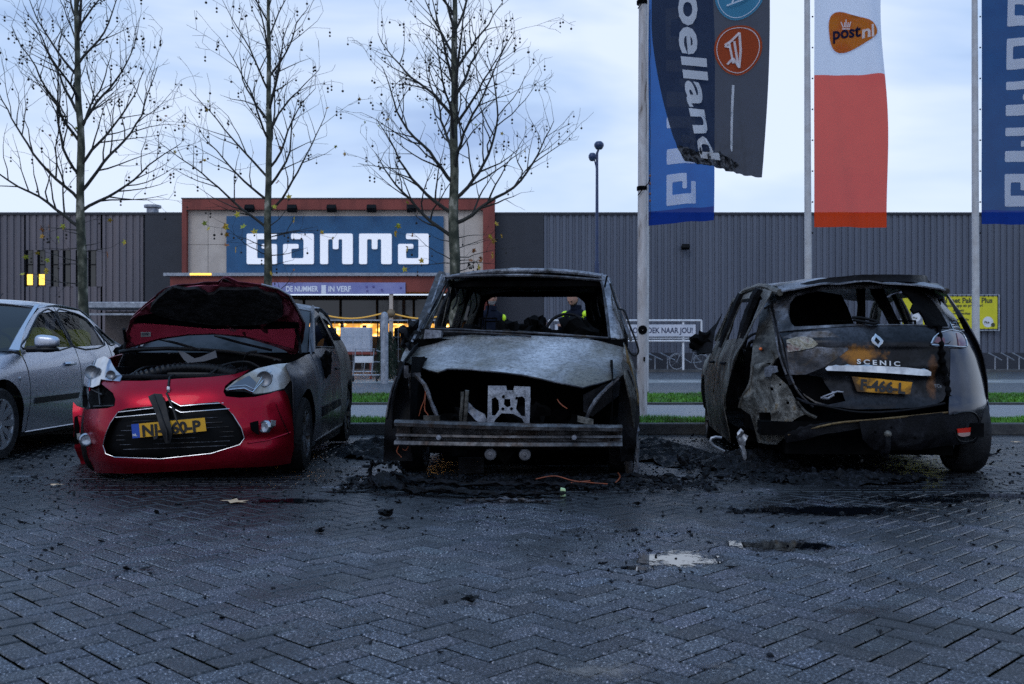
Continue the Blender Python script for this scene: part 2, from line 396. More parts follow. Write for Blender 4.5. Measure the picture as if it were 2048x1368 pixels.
def build_pavers():
    V = []; Fc = []; tone = []
    rnd = random.Random(3)
    def brick(cx, cy, ang, l, w, tn, dz=0.0, white=False):
        hl, hw = l / 2 - .0048, w / 2 - .0048; bv = .0045
        ca, sa = math.cos(ang), math.sin(ang); tx, ty = rnd.gauss(0, .004), rnd.gauss(0, .007)
        z0 = dz + rnd.gauss(0, .0008); b = len(V)
        for (k, zz) in ((1, -.022), (1, -bv), (0, 0)):
            for sx, sy in ((-1, -1), (1, -1), (1, 1), (-1, 1)):
                x = sx * (hl - (0 if k else bv)); y = sy * (hw - (0 if k else bv))
                V.append((cx + x * ca - y * sa, cy + x * sa + y * ca, z0 + zz + x * tx + y * ty))
        for r in range(2):
            for i in range(4): j = (i + 1) % 4; Fc.append((b + r * 4 + i, b + r * 4 + j, b + r * 4 + 4 + j, b + r * 4 + 4 + i))
        Fc.append((b + 8, b + 9, b + 10, b + 11)); tone.extend([tn] * 12)
    w = .1; a45 = R(45); c, s = math.cos(a45), math.sin(a45)
    def visible(x, y): return abs(x) < .66 * y + 1.3
    def tn():
        g = rnd.choice([.6, .85, .95, 1.05, 1.15, 1.35]) * rnd.uniform(.85, 1.15); return (g * rnd.uniform(.98, 1.16), g, g * rnd.uniform(.9, 1.03), 1)
    YS = 6.52                      # where the bays begin: a straight course, then the bays
    for i in range(-130, 130):
        for j in range(-130, 130):
            k = (i - j) % 4
            if k == 0: cx, cy, an = (i + 1) * w, (j + .5) * w, 0
            elif k == 3: cx, cy, an = (i + .5) * w, (j + 1) * w, PI / 2
            else: continue
            X = cx * c - cy * s; Y = cx * s + cy * c + 6.0
            if 1.6 < Y < YS + .03 and visible(X, Y): brick(X, Y, an + a45, .2, .1, tn())
    # course at the mouth of the bays
    x = -6.6; n = 0
    while x < 6.6:
        for r in range(2): brick(x + (.1 if r else 0), YS + .05 + r * .1, 0, .2, .1, tn(), dz=.003)
        x += .2; n += 1
    # bays: running bond, white stones mark the corners between bays
    y = YS + .25; row = 0
    while y < 11.05:
        x = -8.8 + (.1 if row % 2 else 0)
        while x < 8.6:
            if visible(x, y):
                t_ = tn()
                white = any(abs(x - q) < .1 for q in (-3.62, -1.16, 1.3, 3.9)) and (row % 6 == 0)
                brick(x, y, 0, .2, .1, (8, 8, 8.2, 1) if white else t_)
            x += .2
        y += .1; row += 1
    me = bpy.data.meshes.new('block_paving'); me.from_pydata(V, [], Fc)
    at = me.color_attributes.new('tone', 'FLOAT_COLOR', 'POINT'); at.data.foreach_set('color', [q for t_ in tone for q in t_])
    me.materials.append(paver_mat()); me.materials.append(M['sand']); me.polygons.foreach_set('material_index', [1 if k % 9 < 4 else 0 for k in range(len(me.polygons))]); o = bpy.data.objects.new('block_paving', me); COL.objects.link(o); o['kind'] = 'structure'
M['sand'] = mat('joint_sand', (.001, .0012, .001), (.004, .006, .002), scale=14, rough=1.0, spec=.0)
build_pavers()
M['asphalt'] = mat('wet_asphalt', (.035, .037, .042), (.06, .063, .07), scale=2.2, rough=.28, rough2=.6, bump=.4, bscale=90)
M['path'] = mat('path_concrete', (.14, .145, .155), (.2, .2, .21), scale=3, rough=.35, rough2=.6, bump=.3, bscale=60)
M['kerb'] = mat('kerb_concrete', (.05, .05, .053), (.09, .088, .088), scale=5, rough=.7, bump=.4)
M['kerb_soot'] = mat('kerb_concrete_dirty', (.022, .022, .024), (.05, .048, .046), scale=4, rough=.7, bump=.4)
M['soil'] = mat('soil', (.012, .012, .008), (.03, .05, .012), scale=20, rough=.95, bump=.6)
struct('ground', MB().bb(-300, 300, -60, 400, -.4, -.012), M['sand'], smooth=False)
g = MB(); g.bb(-60, 60, 11.05, 11.22, -.01, .12); struct('kerb', g, M['kerb_soot'], smooth=False, bevel=.012)
struct('verge_soil', MB().bb(-60, 60, 11.22, 12.15, -.01, .095), M['soil'], smooth=False)
struct('footpath', MB().bb(-60, 60, 12.15, 15.3, -.01, .1), M['path'], smooth=False)
struct('far_kerb', MB().bb(-60, 60, 15.3, 15.5, -.01, .13), M['kerb_soot'], smooth=False)
struct('far_verge_soil', MB().bb(-60, 60, 15.5, 19.0, -.01, .1), M['soil'], smooth=False)
struct('road_kerb', MB().bb(-60, 60, 19.0, 19.15, -.01, .11), M['kerb'], smooth=False)
struct('road', MB().bb(-120, 120, 19.15, 44.6, -.012, .0), M['asphalt'], smooth=False)
struct('cycle_lane', MB().bb(-120, 120, 29.0, 32.5, .0, .004), mat('pale_asphalt', (.16, .165, .16), (.22, .22, .21), scale=1.5, rough=.35, rough2=.55), smooth=False)
mk = MB()
for i in range(-14, 14): mk.bb(i * 4.5, i * 4.5 + 1.6, 30.6, 30.75, .004, .008)
struct('road_markings', mk, M['white'], smooth=False)
struct('shop_pavement', MB().bb(-120, 120, 44.6, 48, -.012, .1), M['kerb'], smooth=False)

# ---- grass blades on the two verges
def grass(name, x0, x1, y0, y1, z, n, h, seed):
    rn = random.Random(seed); mb = MB()
    for i in range(n):
        x = rn.uniform(x0, x1); y = rn.uniform(y0, y1); a = rn.uniform(0, PI); hh = h * rn.uniform(.5, 1.25) * (1 + .5 * nz3(x, y, 0, 2.3)); ww = rn.uniform(.006, .012) * (1 if y < 14 else 1.7)
        dx, dy = math.cos(a) * ww, math.sin(a) * ww; lx, ly = rn.gauss(0, hh * .5), rn.gauss(0, hh * .5)
        mb.add([(x - dx, y - dy, z), (x + dx, y + dy, z), (x + lx, y + ly, z + hh)], [(0, 1, 2)])
    o = obj(name, mb, M['grass'], smooth=False); return o
M['grass'] = mat('grass', (.05, .075, .012), (.05, .17, .008), c3=(.1, .28, .012), scale=2.2, lo=.34, hi=.48, rough=.6)
tag(grass('verge_grass', -9, 10, 11.23, 12.14, .09, 52000, .055, 1), 'short bright green grass strip directly behind the parking kerb', 'grass', kind='stuff')
tag(grass('far_verge_grass', -14, 14, 15.52, 18.98, .095, 62000, .06, 2), 'short green grass strip between the footpath and the road', 'grass', kind='stuff')

# ---- puddles: thin still water with ragged, seeping edges
def water_mat(nm_='puddle_water', w0=2.52, w1=2.66):
    m = mat(nm_, (.004, .005, .007), rough=.012, spec=.7, ior=2.7); t = m.node_tree; b = t.nodes['Principled BSDF']; lk = t.links
    at = t.nodes.new('ShaderNodeAttribute'); at.attribute_name = 'depth'; geo = t.nodes.new('ShaderNodeNewGeometry')
    n = t.nodes.new('ShaderNodeTexNoise'); n.inputs['Scale'].default_value = 8; n.inputs['Detail'].default_value = 12; n.inputs['Roughness'].default_value = .86; lk.new(geo.outputs['Position'], n.inputs['Vector'])
    ad = t.nodes.new('ShaderNodeMath'); ad.operation = 'MULTIPLY_ADD'; ad.inputs[1].default_value = 4.4; lk.new(n.outputs['Fac'], ad.inputs[0]); lk.new(at.outputs['Fac'], ad.inputs[2])
    mr = t.nodes.new('ShaderNodeMapRange'); mr.inputs['From Min'].default_value = w0; mr.inputs['From Max'].default_value = w1; lk.new(ad.outputs[0], mr.inputs['Value'])
    tr = t.nodes.new('ShaderNodeBsdfTransparent'); mx = t.nodes.new('ShaderNodeMixShader'); lk.new(mr.outputs[0], mx.inputs[0]); lk.new(tr.outputs[0], mx.inputs[1]); lk.new(b.outputs[0], mx.inputs[2])
    lk.new(mx.outputs[0], t.nodes['Material Output'].inputs['Surface']); return m
M['water'] = water_mat(); M['film'] = water_mat('damp_water_film', 2.5, 3.9); M['film'].node_tree.nodes['Principled BSDF'].inputs['Roughness'].default_value = .22
def puddle(cx, cy, rx, ry, seed, z=.0046):
    n = 40; mb = MB(); dep = []
    mb.v.append((cx, cy, z)); dep.append(1.0)
    for i in range(1, 13):
        for k in range(n):
            a = 2 * PI * k / n; r = i / 12 * 1.35; mb.v.append((cx + rx * r * math.cos(a), cy + ry * r * math.sin(a), z)); dep.append(1 - r)
    for k in range(n): mb.f.append((0, 1 + k, 1 + (k + 1) % n))
    for i in range(11):
        for k in range(n): a = 1 + i * n + k; b = 1 + i * n + (k + 1) % n; mb.f.append((a, a + n, b + n, b))
    o = struct('puddle', mb, M['film'] if cy < 3.7 or seed in (8, 5) else M['water'], smooth=False); at = o.data.attributes.new('depth', 'FLOAT', 'POINT'); at.data.foreach_set('value', dep)
def gy(py, z=0): return (CAM_Z - z) * F_PX / (py - HOR)
def gp(px, py): Y = gy(py); return ((px - 1024) / F_PX * Y, Y)
for (px, py, wx, wy, sd) in ((1352, 1120, 105, .20, 1), (1262, 1138, 60, .06, 11), (1565, 1092, 160, .16, 2), (1640, 1022, 260, .24, 3), (1990, 993, 160, .16, 4), (1345, 1010, 60, .07, 5), (1860, 1000, 170, .15, 12),
                             (590, 1002, 120, .11, 6), (1215, 1345, 190, .12, 7), (1720, 1222, 120, .12, 8), (690, 985, 70, .05, 9), (1420, 1335, 90, .05, 13)):
    x, y = gp(px, py); puddle(x, y, wx / F_PX * y, wy, sd)

# ================================================================ THE DIY STORE
BY = 47.0
def bx(px, Y=BY): return (px - 1024) / F_PX * Y
def bz(py, Y=BY): return CAM_Z + (HOR - py) / F_PX * Y
M['clad'] = mat('grey_cladding', (.075, .085, .115), (.12, .13, .165), scale=.9, lo=.3, hi=.7, rough=.4, rough2=.6, metal=.2, stretch=(1, 1, .12))
M['clad_warm'] = mat('mauve_grey_cladding', (.11, .1, .115), (.15, .125, .135), scale=.7, rough=.5, metal=.15, stretch=(1, 1, .15))
M['dark_panel'] = mat('dark_panel', (.013, .015, .024), (.018, .02, .03), scale=1, rough=.5)
M['redwood'] = mat('red_brown_timber', (.17, .028, .018), (.25, .045, .03), scale=1.5, rough=.6, stretch=(1, 1, .2), bump=.2)
M['beige'] = mat('beige_panel', (.46, .38, .32), (.54, .45, .38), scale=1.2, rough=.6)
M['signblue'] = mat('sign_blue', (.005, .07, .17), (.008, .085, .2), scale=2, rough=.45)
M['signwhite'] = mat('sign_white', (.8, .8, .84), rough=.5, emit=(.9, .92, 1), estr=.3)
M['warmlight'] = mat('warm_window_light', (.8, .5, .1), (.9, .65, .2), scale=2.5, rough=.5, emit=(1, .55, .06), estr=1.6)
def lit(name, col, st):
    m = mat(name, (.3, .2, .08), rough=.5); t = m.node_tree; b = t.nodes['Principled BSDF']; lk = t.links
    tc = t.nodes.new('ShaderNodeTexCoord'); mp = t.nodes.new('ShaderNodeMapping'); mp.inputs['Scale'].default_value = (1, 1, 1.6); lk.new(tc.outputs['Object'], mp.inputs[0])
    n = t.nodes.new('ShaderNodeTexVoronoi'); n.inputs['Scale'].default_value = 2.6; lk.new(mp.outputs[0], n.inputs['Vector']); r = t.nodes.new('ShaderNodeValToRGB'); e = r.color_ramp.elements
    e[0].position = .12; e[0].color = (col[0] * 1.6, col[1] * 1.5, col[2] * 3, 1); e[1].position = .6; e[1].color = (col[0] * .25, col[1] * .18, col[2] * .1, 1); x = e.new(.34); x.color = (col[0] * .9, col[1] * .8, col[2], 1)
    lk.new(n.outputs['Distance'], r.inputs[0]); lk.new(r.outputs[0], b.inputs['Emission Color']); b.inputs['Emission Strength'].default_value = st; return m
M['shoplight'] = lit('shop_interior_light', (1, .6, .1), 3.2)
M['darkroom'] = mat('dark_interior', (.006, .005, .006), (.012, .009, .01), scale=2, rough=.8)
store = empty('shop_building', (0, BY, 0), label='long low grey clad store hall with a red framed entrance and dark end panels', cat='building')
def cladding(name, x0, x1, z0, z1, mt, pitch=.30):
    mb = MB(); rows = [[], []]; x = x0
    while x < x1 - 1e-3:
        for dx, dy in ((0, 0), (pitch * .42, 0), (pitch * .5, .06), (pitch * .86, .06), (pitch * .94, 0)):
            if x + dx <= x1: rows[0].append((x + dx, dy, z0)); rows[1].append((x + dx, dy, z1))
        x += pitch
    mb.grid(rows); return obj(name, mb, mt, store, smooth=False)
zt = bz(427)
cladding('wall_cladding', bx(1088), 40, .85, zt, M['clad'])
zs0, zs1 = bz(573), bz(500)
cladding('wall_cladding', -40, bx(52), .4, zt, M['clad_warm'], .32)
cladding('wall_cladding', bx(52), bx(205), zs1, zt, M['clad_warm'], .32)
cladding('wall_cladding', bx(52), bx(205), .4, zs0, M['clad_warm'], .32)
cladding('wall_cladding', bx(205), bx(290), .4, zt, M['clad_warm'], .32)
obj('wall', MB().bb(-40, bx(52), .1, .25, 0, zt - .01).bb(bx(205), bx(375), .1, .25, 0, zt - .01).bb(bx(990), 40, .1, .25, 0, zt - .01).bb(bx(52), bx(205), .5, .6, 0, zt - .01), M['dark_panel'], store, smooth=False)
obj('dark_wall_panel', MB().bb(bx(291), bx(374), -.03, .05, .1, zt), M['dark_panel'], store, smooth=False)
obj('dark_wall_panel', MB().bb(bx(991), bx(1087), -.03, .05, .1, zt), M['dark_panel'], store, smooth=False)
obj('plinth', MB().bb(bx(1088), 40, -.06, .1, 0, .86), M['dark_panel'], store, smooth=False)
obj('roof', MB().bb(-40, 40, .0, 30, zt, zt + .06), M['dark_panel'], store, smooth=False)
obj('roof_trim', MB().bb(-40, bx(375), -.06, .0, zt - .06, zt + .05).bb(bx(990), 40, -.06, 0, zt - .06, zt + .05), M['dark_panel'], store, smooth=False)
# slit windows on the left with posts of cladding between them
wx = [52, 76, 103, 127, 153, 178]
for i, a in enumerate(wx):
    w_ = obj('window', MB().bb(bx(a), bx(a + 13), .12, .2, zs0, zs1), M['glass_dark'], store, smooth=False)
    obj('frame', MB().bb(bx(a) - .04, bx(a), .02, .2, zs0, zs1).bb(bx(a + 13), bx(a + 13) + .04, .02, .2, zs0, zs1).bb(bx(a), bx(a + 13), .04, .2, zs0 + 1.02, zs0 + 1.06), M['black'], w_, smooth=False)
    if i < 2:
        obj('lit_pane', MB().bb(bx(a) + .02, bx(a + 13) - .02, .07, .115, zs0 + .08, zs0 + .58), M['warmlight'], w_, smooth=False)
    obj('window_post', MB().bb(bx(a + 13) + .04, bx(wx[i + 1] if i < 5 else 205) - .04, -.0, .3, zs0, zs1), M['clad_warm'], store, smooth=False)
# portal
ZP = bz(403); x0, x1 = bx(375), bx(990); FY = -.8
fr = MB().bb(x0, x1, FY, .1, bz(424), ZP).bb(x0, bx(384), FY, .1, 0, bz(424)).bb(bx(967), x1, FY, .1, 0, bz(424))
obj('portal_frame', fr, M['redwood'], store, smooth=False)
obj('frame_capping', MB().bb(x0 - .03, x1 + .03, FY - .03, .1, ZP, ZP + .05), M['kerb'], store, smooth=False)
pan = MB(); pan.bb(bx(384), bx(967), FY + .25, .1, bz(553), bz(424)); obj('beige_panel', pan, M['beige'], store, smooth=False)
jn = MB()
for px in (423, 929): jn.bb(bx(px), bx(px) + .012, FY + .245, FY + .26, bz(553), bz(424))
for py in (492,): jn.bb(bx(384), bx(461), FY + .245, FY + .26, bz(py), bz(py) + .012)
obj('panel_joint', jn, M['black'], store, smooth=False)['kind'] = 'stuff'
obj('sign_board', MB().bb(bx(461), bx(889), FY + .12, FY + .24, bz(552), bz(436)), M['signblue'], store, smooth=False)
def glyph(poly, X, Z, w, h, y0, y1, parent, mt, name='letter'):
    mb = MB(); q = rounded(poly, .05, 3); pl = [(X + u * w, Z + v * h) for u, v in q]
    patch(mb, pl, lambda u, v: (u, y0, v), .35)
    n = len(pl); mb.add([(u, y0, v) for u, v in pl] + [(u, y1, v) for u, v in pl], [(i, (i + 1) % n, (i + 1) % n + n, i + n) for i in range(n)])
    return obj(name, mb, mt, parent, smooth=False)
lz0, lz1 = bz(528, 46.2), bz(467, 46.2)
for gl, a, b_ in ((G_, 493, 553), (A_, 566, 627), (M_, 640, 705), (M_, 718, 783), (A_, 796, 857)):
    glyph(gl, bx(a, 46.2), lz0, bx(b_, 46.2) - bx(a, 46.2), lz1 - lz0, FY + .02, FY + .12, store, M['signwhite'])
for px in (595, 672, 750, 828, 512):
    s_ = MB().box((bx(px), FY - .35, bz(424)), (.42, .3, .22), Matrix.Rotation(R(-35), 3, 'X')); s_.bb(bx(px) - .03, bx(px) + .03, FY - .3, FY, bz(424) + .08, bz(424) + .13)
    obj('spotlight', s_, M['black'], store, smooth=False)
# canopy below the sign
cz0, cz1 = bz(590), bz(560)
obj('canopy', MB().bb(x0, x1, FY - 1.6, FY, cz0, cz1), M['redwood'], store, smooth=False)
obj('canopy_trim', MB().bb(x0 - .25, x1, FY - 1.75, FY, cz1 + .001, cz1 + .14), M['galv'], store, smooth=False)
obj('canopy_lamp', MB().bb(bx(388, 45), bx(430, 45), FY - 1.79, FY - 1.75, cz1 + .03, cz1 + .12), M['warmlight'], store, smooth=False)
# recess: dark glazing above, bright shop front below
obj('entrance_recess', MB().bb(x0 + .2, x1 - .2, .9, 1.0, 0, cz0), M['darkroom'], store, smooth=False)
obj('recess_floor', MB().bb(x0 + .2, x1 - .2, -.7, .9, .1, .12).bb(x0 + .22, x1 - .22, -.6, .88, cz0 - .15, cz0 - .05), M['darkroom'], store, smooth=False)
gx = bx(384)
while gx < bx(965):
    f_ = obj('window', MB().bb(gx + .06, gx + 1.68, .3, .34, bz(640), cz0 - .16), M['glass_dark'], store, smooth=False)
    obj('frame', MB().bb(gx, gx + .06, .25, .36, .12, cz0 - .16).bb(gx + .06, gx + 1.68, .25, .36, bz(644), bz(640)), M['black'], f_, smooth=False)
    gx += 1.74
rn = random.Random(5); gx = bx(560)
k = 0
while gx < bx(900):
    wd = rn.uniform(.9, 1.9)
    obj('lit_shop_window', MB().bb(gx, gx + wd, .4, .45, bz(rn.choice([662, 672, 690, 700])), bz(647)), M['shoplight'], store, smooth=False)
    for j in range(rn.randint(1, 3)):
        q = gx + rn.uniform(.1, wd - .3); obj('display_goods', MB().bb(q, q + rn.uniform(.15, .5), .33, .39, bz(700), bz(rn.uniform(650, 680))), rn.choice([M['redwood'], M['black'], M['white'], M['signblue'], M['beige']]), store, smooth=False)
    gx += wd + rn.uniform(.1, .5)
# banner on the canopy
ban = empty('banner', (0, BY - .8 - 1.64, 0), label='pale lilac banner reading DE NUMMER 1 IN VERF on the canopy edge', cat='banner')
by = BY - 2.44
M['lilac'] = mat('lilac_banner', (.2, .21, .45), (.28, .28, .52), scale=1.2, rough=.5)
M['paletext'] = mat('pale_print', (.85, .85, .92), rough=.5)
def bnf(u, v): return (u, -.02 + .02 * math.sin(u * 3), v)
obj('cloth', patch(MB(), [(bx(545, by), bz(588, by)), (bx(811, by), bz(588, by)), (bx(811, by), bz(565, by)), (bx(545, by), bz(565, by))], bnf, .25), M['lilac'], ban, solid=.01)
def btx(s, px, py, w, sz, bold=.01, yo=-.03):
    X = bx(px, by); Z = bz(py, by); obj('lettering', text_mb(s, sz, lambda a, b, d: (X + a, yo + .02 * math.sin((X + a) * 3), Z + b), width=w, bold=bold), M['paletext'], ban, smooth=False)
btx('DE NUMMER', 572, 583, bx(637, by) - bx(572, by), .34); btx('1', 643, 587, .2, .52, .02); btx('IN VERF', 657, 583, bx(702, by) - bx(657, by), .34)
dk = MB()
for px, py in ((732, 572), (745, 571), (762, 578), (733, 580), (800, 574)): dk.bb(bx(px, by), bx(px + 4, by), -.05, -.045, bz(py + 4, by), bz(py, by))
obj('banner_print', dk, mat('violet_print', (.12, .1, .3), rough=.5), ban, smooth=False)
tag(obj('rooftop_vent', MB().lathe([(.01, 0), (.28, 0), (.28, .35), (.4, .38), (.4, .5), (.01, .55)], 16, (bx(287), BY + 1.2, zt + .06)), M['galv']), 'small round metal vent on the roof edge left of the red portal', 'vent')
wl = empty('wall_floodlight', (bx(1369), BY, bz(495)), label='small black floodlight on the grey wall above the standing frame sign', cat='floodlight')
obj('housing', MB().box((0, -.3, 0), (.38, .26, .2), Matrix.Rotation(R(-20), 3, 'X')), M['black'], wl, smooth=False, bevel=.02); obj('bracket', MB().bb(-.03, .03, -.2, -.0, -.02, .03), M['black'], wl, smooth=False)

# ---- yellow poster on the right
yp = empty('parcel_poster', (0, BY - .15, 0), label='yellow poster reading Voordeel met Pakjes Plus in a grey wall frame', cat='poster')
M['yellow'] = mat('poster_yellow', (.62, .56, .01), (.7, .62, .015), scale=1.4, rough=.5)
X0, X1, Z0, Z1 = bx(1798), bx(1995), bz(662), bz(589)
obj('sheet', MB().bb(X0 + .1, X1 - .1, -.04, 0, Z0 + .1, Z1 - .1), M['yellow'], yp, smooth=False)
f4 = MB().bb(X0, X1, -.07, .03, Z1 - .06, Z1).bb(X0, X1, -.07, .03, Z0, Z0 + .06).bb(X0, X0 + .06, -.069, .03, Z0 + .06, Z1 - .06).bb(X1 - .06, X1, -.069, .03, Z0 + .06, Z1 - .06)
obj('frame', f4, M['galv'], yp, smooth=False)
tie = MB()
for i in range(22): q = X0 + .12 + i * (X1 - X0 - .24) / 21; tie.bb(q, q + .03, -.075, -.07, Z1 - .12, Z1 - .02).bb(q, q + .03, -.075, -.07, Z0 + .02, Z0 + .12)
obj('tie', tie, M['black'], yp, smooth=False)
M['ptxt'] = mat('poster_print', (.06, .06, .02), rough=.6)
def ytx(s, px, py, px1, sz, bold=.006): 
    X = bx(px); Z = bz(py); obj('lettering', text_mb(s, sz, lambda a, b, d: (X + a, -.045, Z + b), width=bx(px1) - X, bold=bold), M['ptxt'], yp, smooth=False)
ytx('Voordeel met Pakjes Plus', 1838, 606, 1981, .34, .012); ytx('gebruik de gekozen app en profiteer!', 1846, 614, 1962, .2)
ytx('uitbetaald:', 1902, 623, 1924, .14); ytx('www.actie.nl/app', 1902, 629, 1937, .14); ytx('met Pakjes Plus', 1907, 641, 1934, .14); ytx('voor klanten', 1910, 647, 1929, .14)
def disc(mb, cx, cz, r, y, n=28): return mb.add([(cx + r * math.cos(2 * PI * k / n), y, cz + r * math.sin(2 * PI * k / n)) for k in range(n)], [tuple(range(n))])
obj('round_emblem', disc(MB(), bx(1972), bz(644), .25, -.045), M['white'], yp, smooth=False); obj('round_emblem', disc(MB(), bx(1982), bz(650), .1, -.048), M['ptxt'], yp, smooth=False)
X = bx(1965); obj('lettering', text_mb('Plus', .15, lambda a, b, d: (X + a, -.05, bz(647) + b), bold=.005), M['ptxt'], yp, smooth=False)
obj('picture_box', MB().bb(bx(1818), bx(1842), -.05, -.045, bz(653), bz(618)), M['galv'], yp, smooth=False); obj('round_emblem', disc(MB(), bx(1829), bz(635), .2, -.053), M['white'], yp, smooth=False)
X_ = bx(1822); obj('lettering', text_mb('Plus', .14, lambda a, b, d: (X_ + a, -.056, bz(638) + b), bold=.005), M['ptxt'], yp, smooth=False)

# ---- standing white frame sign by the bicycles
SY = 44.0
sg = empty('frame_sign', (0, SY, 0), label='white tube frame sign reading WIJ ZIJN OP ZOEK NAAR JOU! by the bicycle racks', cat='sign')
def sx(p): return bx(p, SY)
def sz_(p): return bz(p, SY)
f = MB(); r_ = .045
a0, a1, b0, b1 = sx(1098), sx(1403), sz_(682), sz_(641)
for (p, q) in (((a0, b1), (a1, b1)), ((a0, b0), (a1, b0)), ((a0, b0), (a0, b1)), ((a1, b0), (a1, b1))): f.tube([(p[0], 0, p[1]), (q[0], 0, q[1])], r_, 8)
f.tube([(a0, 0, b0 + .12), (a1, 0, b0 + .12)], .02, 6)
obj('frame', f, M['white'], sg)
for p in (1130, 1251, 1367): obj('post', MB().tube([(sx(p), .06, 0.1), (sx(p), .06, b1)], .05, 8), M['white'], sg)
obj('board', MB().bb(sx(1110), sx(1391), -.04, -.015, sz_(673), sz_(649)), mat('sign_sheet', (.5, .52, .58), (.6, .6, .66), scale=2, rough=.5), sg, smooth=False)
obj('lettering', text_mb('WIJ ZIJN OP ZOEK NAAR JOU!', .34, lambda a, b, d: (sx(1385) + a, -.045, sz_(666) + b), width=sx(1385) - sx(1214), bold=.008, align='RIGHT'), mat('navy_print', (.02, .03, .08), rough=.5), sg, smooth=False)

# ---- bicycle racks and bicycle
def rack(px, gi):
    o = empty('bicycle_rack', (bx(px, 45.2), 45.2, .1), label=None, cat='bicycle rack', group='steel bicycle racks along the dark plinth')
    obj('post', MB().tube([(0, 0, 0), (0, 0, .62)], .03, 6), M['galv'], o); obj('holder', MB().tube([(-.35, -.1, .75), (.35, .1, .42)], .035, 6), M['galv'], o)
    return o
r0 = rack(1310, 0); rk = [(1310, r0)]
for p in (1335, 1990, 2015, 2038, 1288): c = copy_tree(r0); c.location = (bx(p, 45.2), 45.2, .1); rk.append((p, c))
nm = {1288: 'slanting steel bicycle rack just right of the scorched flagpole', 1310: 'slanting steel bicycle rack second from the scorched flagpole', 1335: 'slanting steel bicycle rack nearest the parked bicycle',
      1990: 'slanting steel bicycle rack just right of the slim white flagpole by the yellow poster', 2015: 'middle slanting steel bicycle rack of the three below the yellow poster', 2038: 'slanting steel bicycle rack rightmost below the yellow poster'}
for p, c in rk: c['label'] = nm[p]
bk = empty('bicycle', (bx(1378, 44.9), 44.9, .1), label='silver city bicycle parked beneath the white frame sign', cat='bicycle')
def ring(mb, c, r, t, n=24, ax='Y'):
    return mb.lathe([(r + t * math.cos(a), t * math.sin(a)) for a in [2 * PI * k / 6 for k in range(6)]], n, c, ax, closed=True)
for sx_ in (-.55, .55):
    w_ = obj('wheel', ring(MB(), (sx_, 0, .35), .33, .022), M['galv'], bk)
    sp = MB()
    for k in range(10): a = k * PI / 5; sp.tube([(sx_, 0, .35), (sx_ + .32 * math.cos(a), 0, .35 + .32 * math.sin(a))], .004, 3)
    obj('spokes', sp, M['galv'], w_)
    obj('mudguard', MB().tube([(sx_ + .38 * math.cos(a), 0, .35 + .38 * math.sin(a)) for a in [R(d) for d in range(20, 175, 12)]], .025, 5), M['galv'], w_)
fm = MB(); fm.tube([(.55, 0, .35), (.1, 0, .3), (.22, 0, .8)], .02, 6).tube([(.55, 0, .35), (.2, 0, .72)], .014, 6).tube([(.1, 0, .3), (-.3, 0, .55), (-.36, 0, .85)], .022, 6).tube([(-.55, 0, .35), (-.34, 0, .85), (-.32, 0, 1.0)], .02, 6)
obj('frame', fm, M['galv'], bk); obj('saddle', MB().ico((.24, 0, .86), .12, 2, sc=(1.1, .6, .45)), M['plastic'], bk)
obj('handlebar', MB().tube([(-.15, -.28, 1.06), (-.3, -.12, 1.06), (-.3, .12, 1.06), (-.15, .28, 1.06)], .015, 6), M['galv'], bk)

# ---- things in front of the entrance
EY = 31.5
def ex(p, Y=EY): return bx(p, Y)
def ez(p, Y=EY): return bz(p, Y)
tr = empty('garden_trolley', (ex(742), 30.2, 0), label='empty steel garden trolley beside the netted fir trees', cat='trolley')
w_ = .36
ob = MB()
ob.tube([(-.42, 0, .2), (.42, 0, .2), (.42, .5, .2), (-.42, .5, .2), (-.42, 0, .2)], .018, 6)
obj('base_frame', ob, M['galv'], tr)
hf = MB(); hf.tube([(-.36, 0, .2), (-.28, 0, 1.0), (.28, 0, 1.0), (.2, 0, .2)], .02, 8).tube([(-.05, 0, .2), (0, 0, .62)], .014, 6); hf.tube([(.3, .3, .95), (.5, .35, .9), (.46, .4, .2)], .016, 6); hf.tube([(.1, .2, .6), (.42, .25, .6)], .012, 6)
obj('push_bar', hf, M['galv'], tr)
obj('panel', MB().box((-.02, -.01, .68), (.56, .015, .2)), M['white'], tr)
for a in (-.36, .36): obj('wheel', MB().lathe([(.01, -.02), (.09, -.02), (.09, .02), (.01, .02)], 16, (a, .02, .1), 'X'), M['rubber'], tr)
M['fir'] = mat('fir_needles', (.008, .016, .011), (.025, .045, .026), scale=6, rough=.8)
M['fir_tip'] = mat('pale_cut_stem', (.25, .22, .2), rough=.8)
def fir(seed):
    rn = random.Random(seed); o = empty('netted_fir_tree', (0, 0, 0), cat='fir tree', group='netted fir trees leaning together by the entrance')
    mb = MB()
    for i in range(1500):
        h = rn.random(); z = .05 + 1.55 * h; rr = (.19 * (1 - h) ** .5 + .05 + .05 * math.sin(h * 9 + seed)); a = rn.uniform(0, 2 * PI)
        c = Vector((rr * math.cos(a) * rn.uniform(.3, 1), rr * math.sin(a) * rn.uniform(.3, 1), z)); d = Vector((math.cos(a) * .35, math.sin(a) * .35, 1)).normalized() * rn.uniform(.07, .16); s = Vector((-math.sin(a), math.cos(a), 0)) * rn.uniform(.008, .016)
        mb.add([c - s, c + s, c + d], [(0, 1, 2)])
    obj('crown', mb, M['fir'], o, smooth=False); obj('trunk', MB().tube([(0, 0, 0), (0, 0, 1.4)], [.035, .01], 6), M['fir_tip'], o); return o
ft = fir(1); wh = ['beside the trolley', 'second from the trolley', 'in the middle of the bundle', 'second from the burnt van', 'nearest to the burnt van']
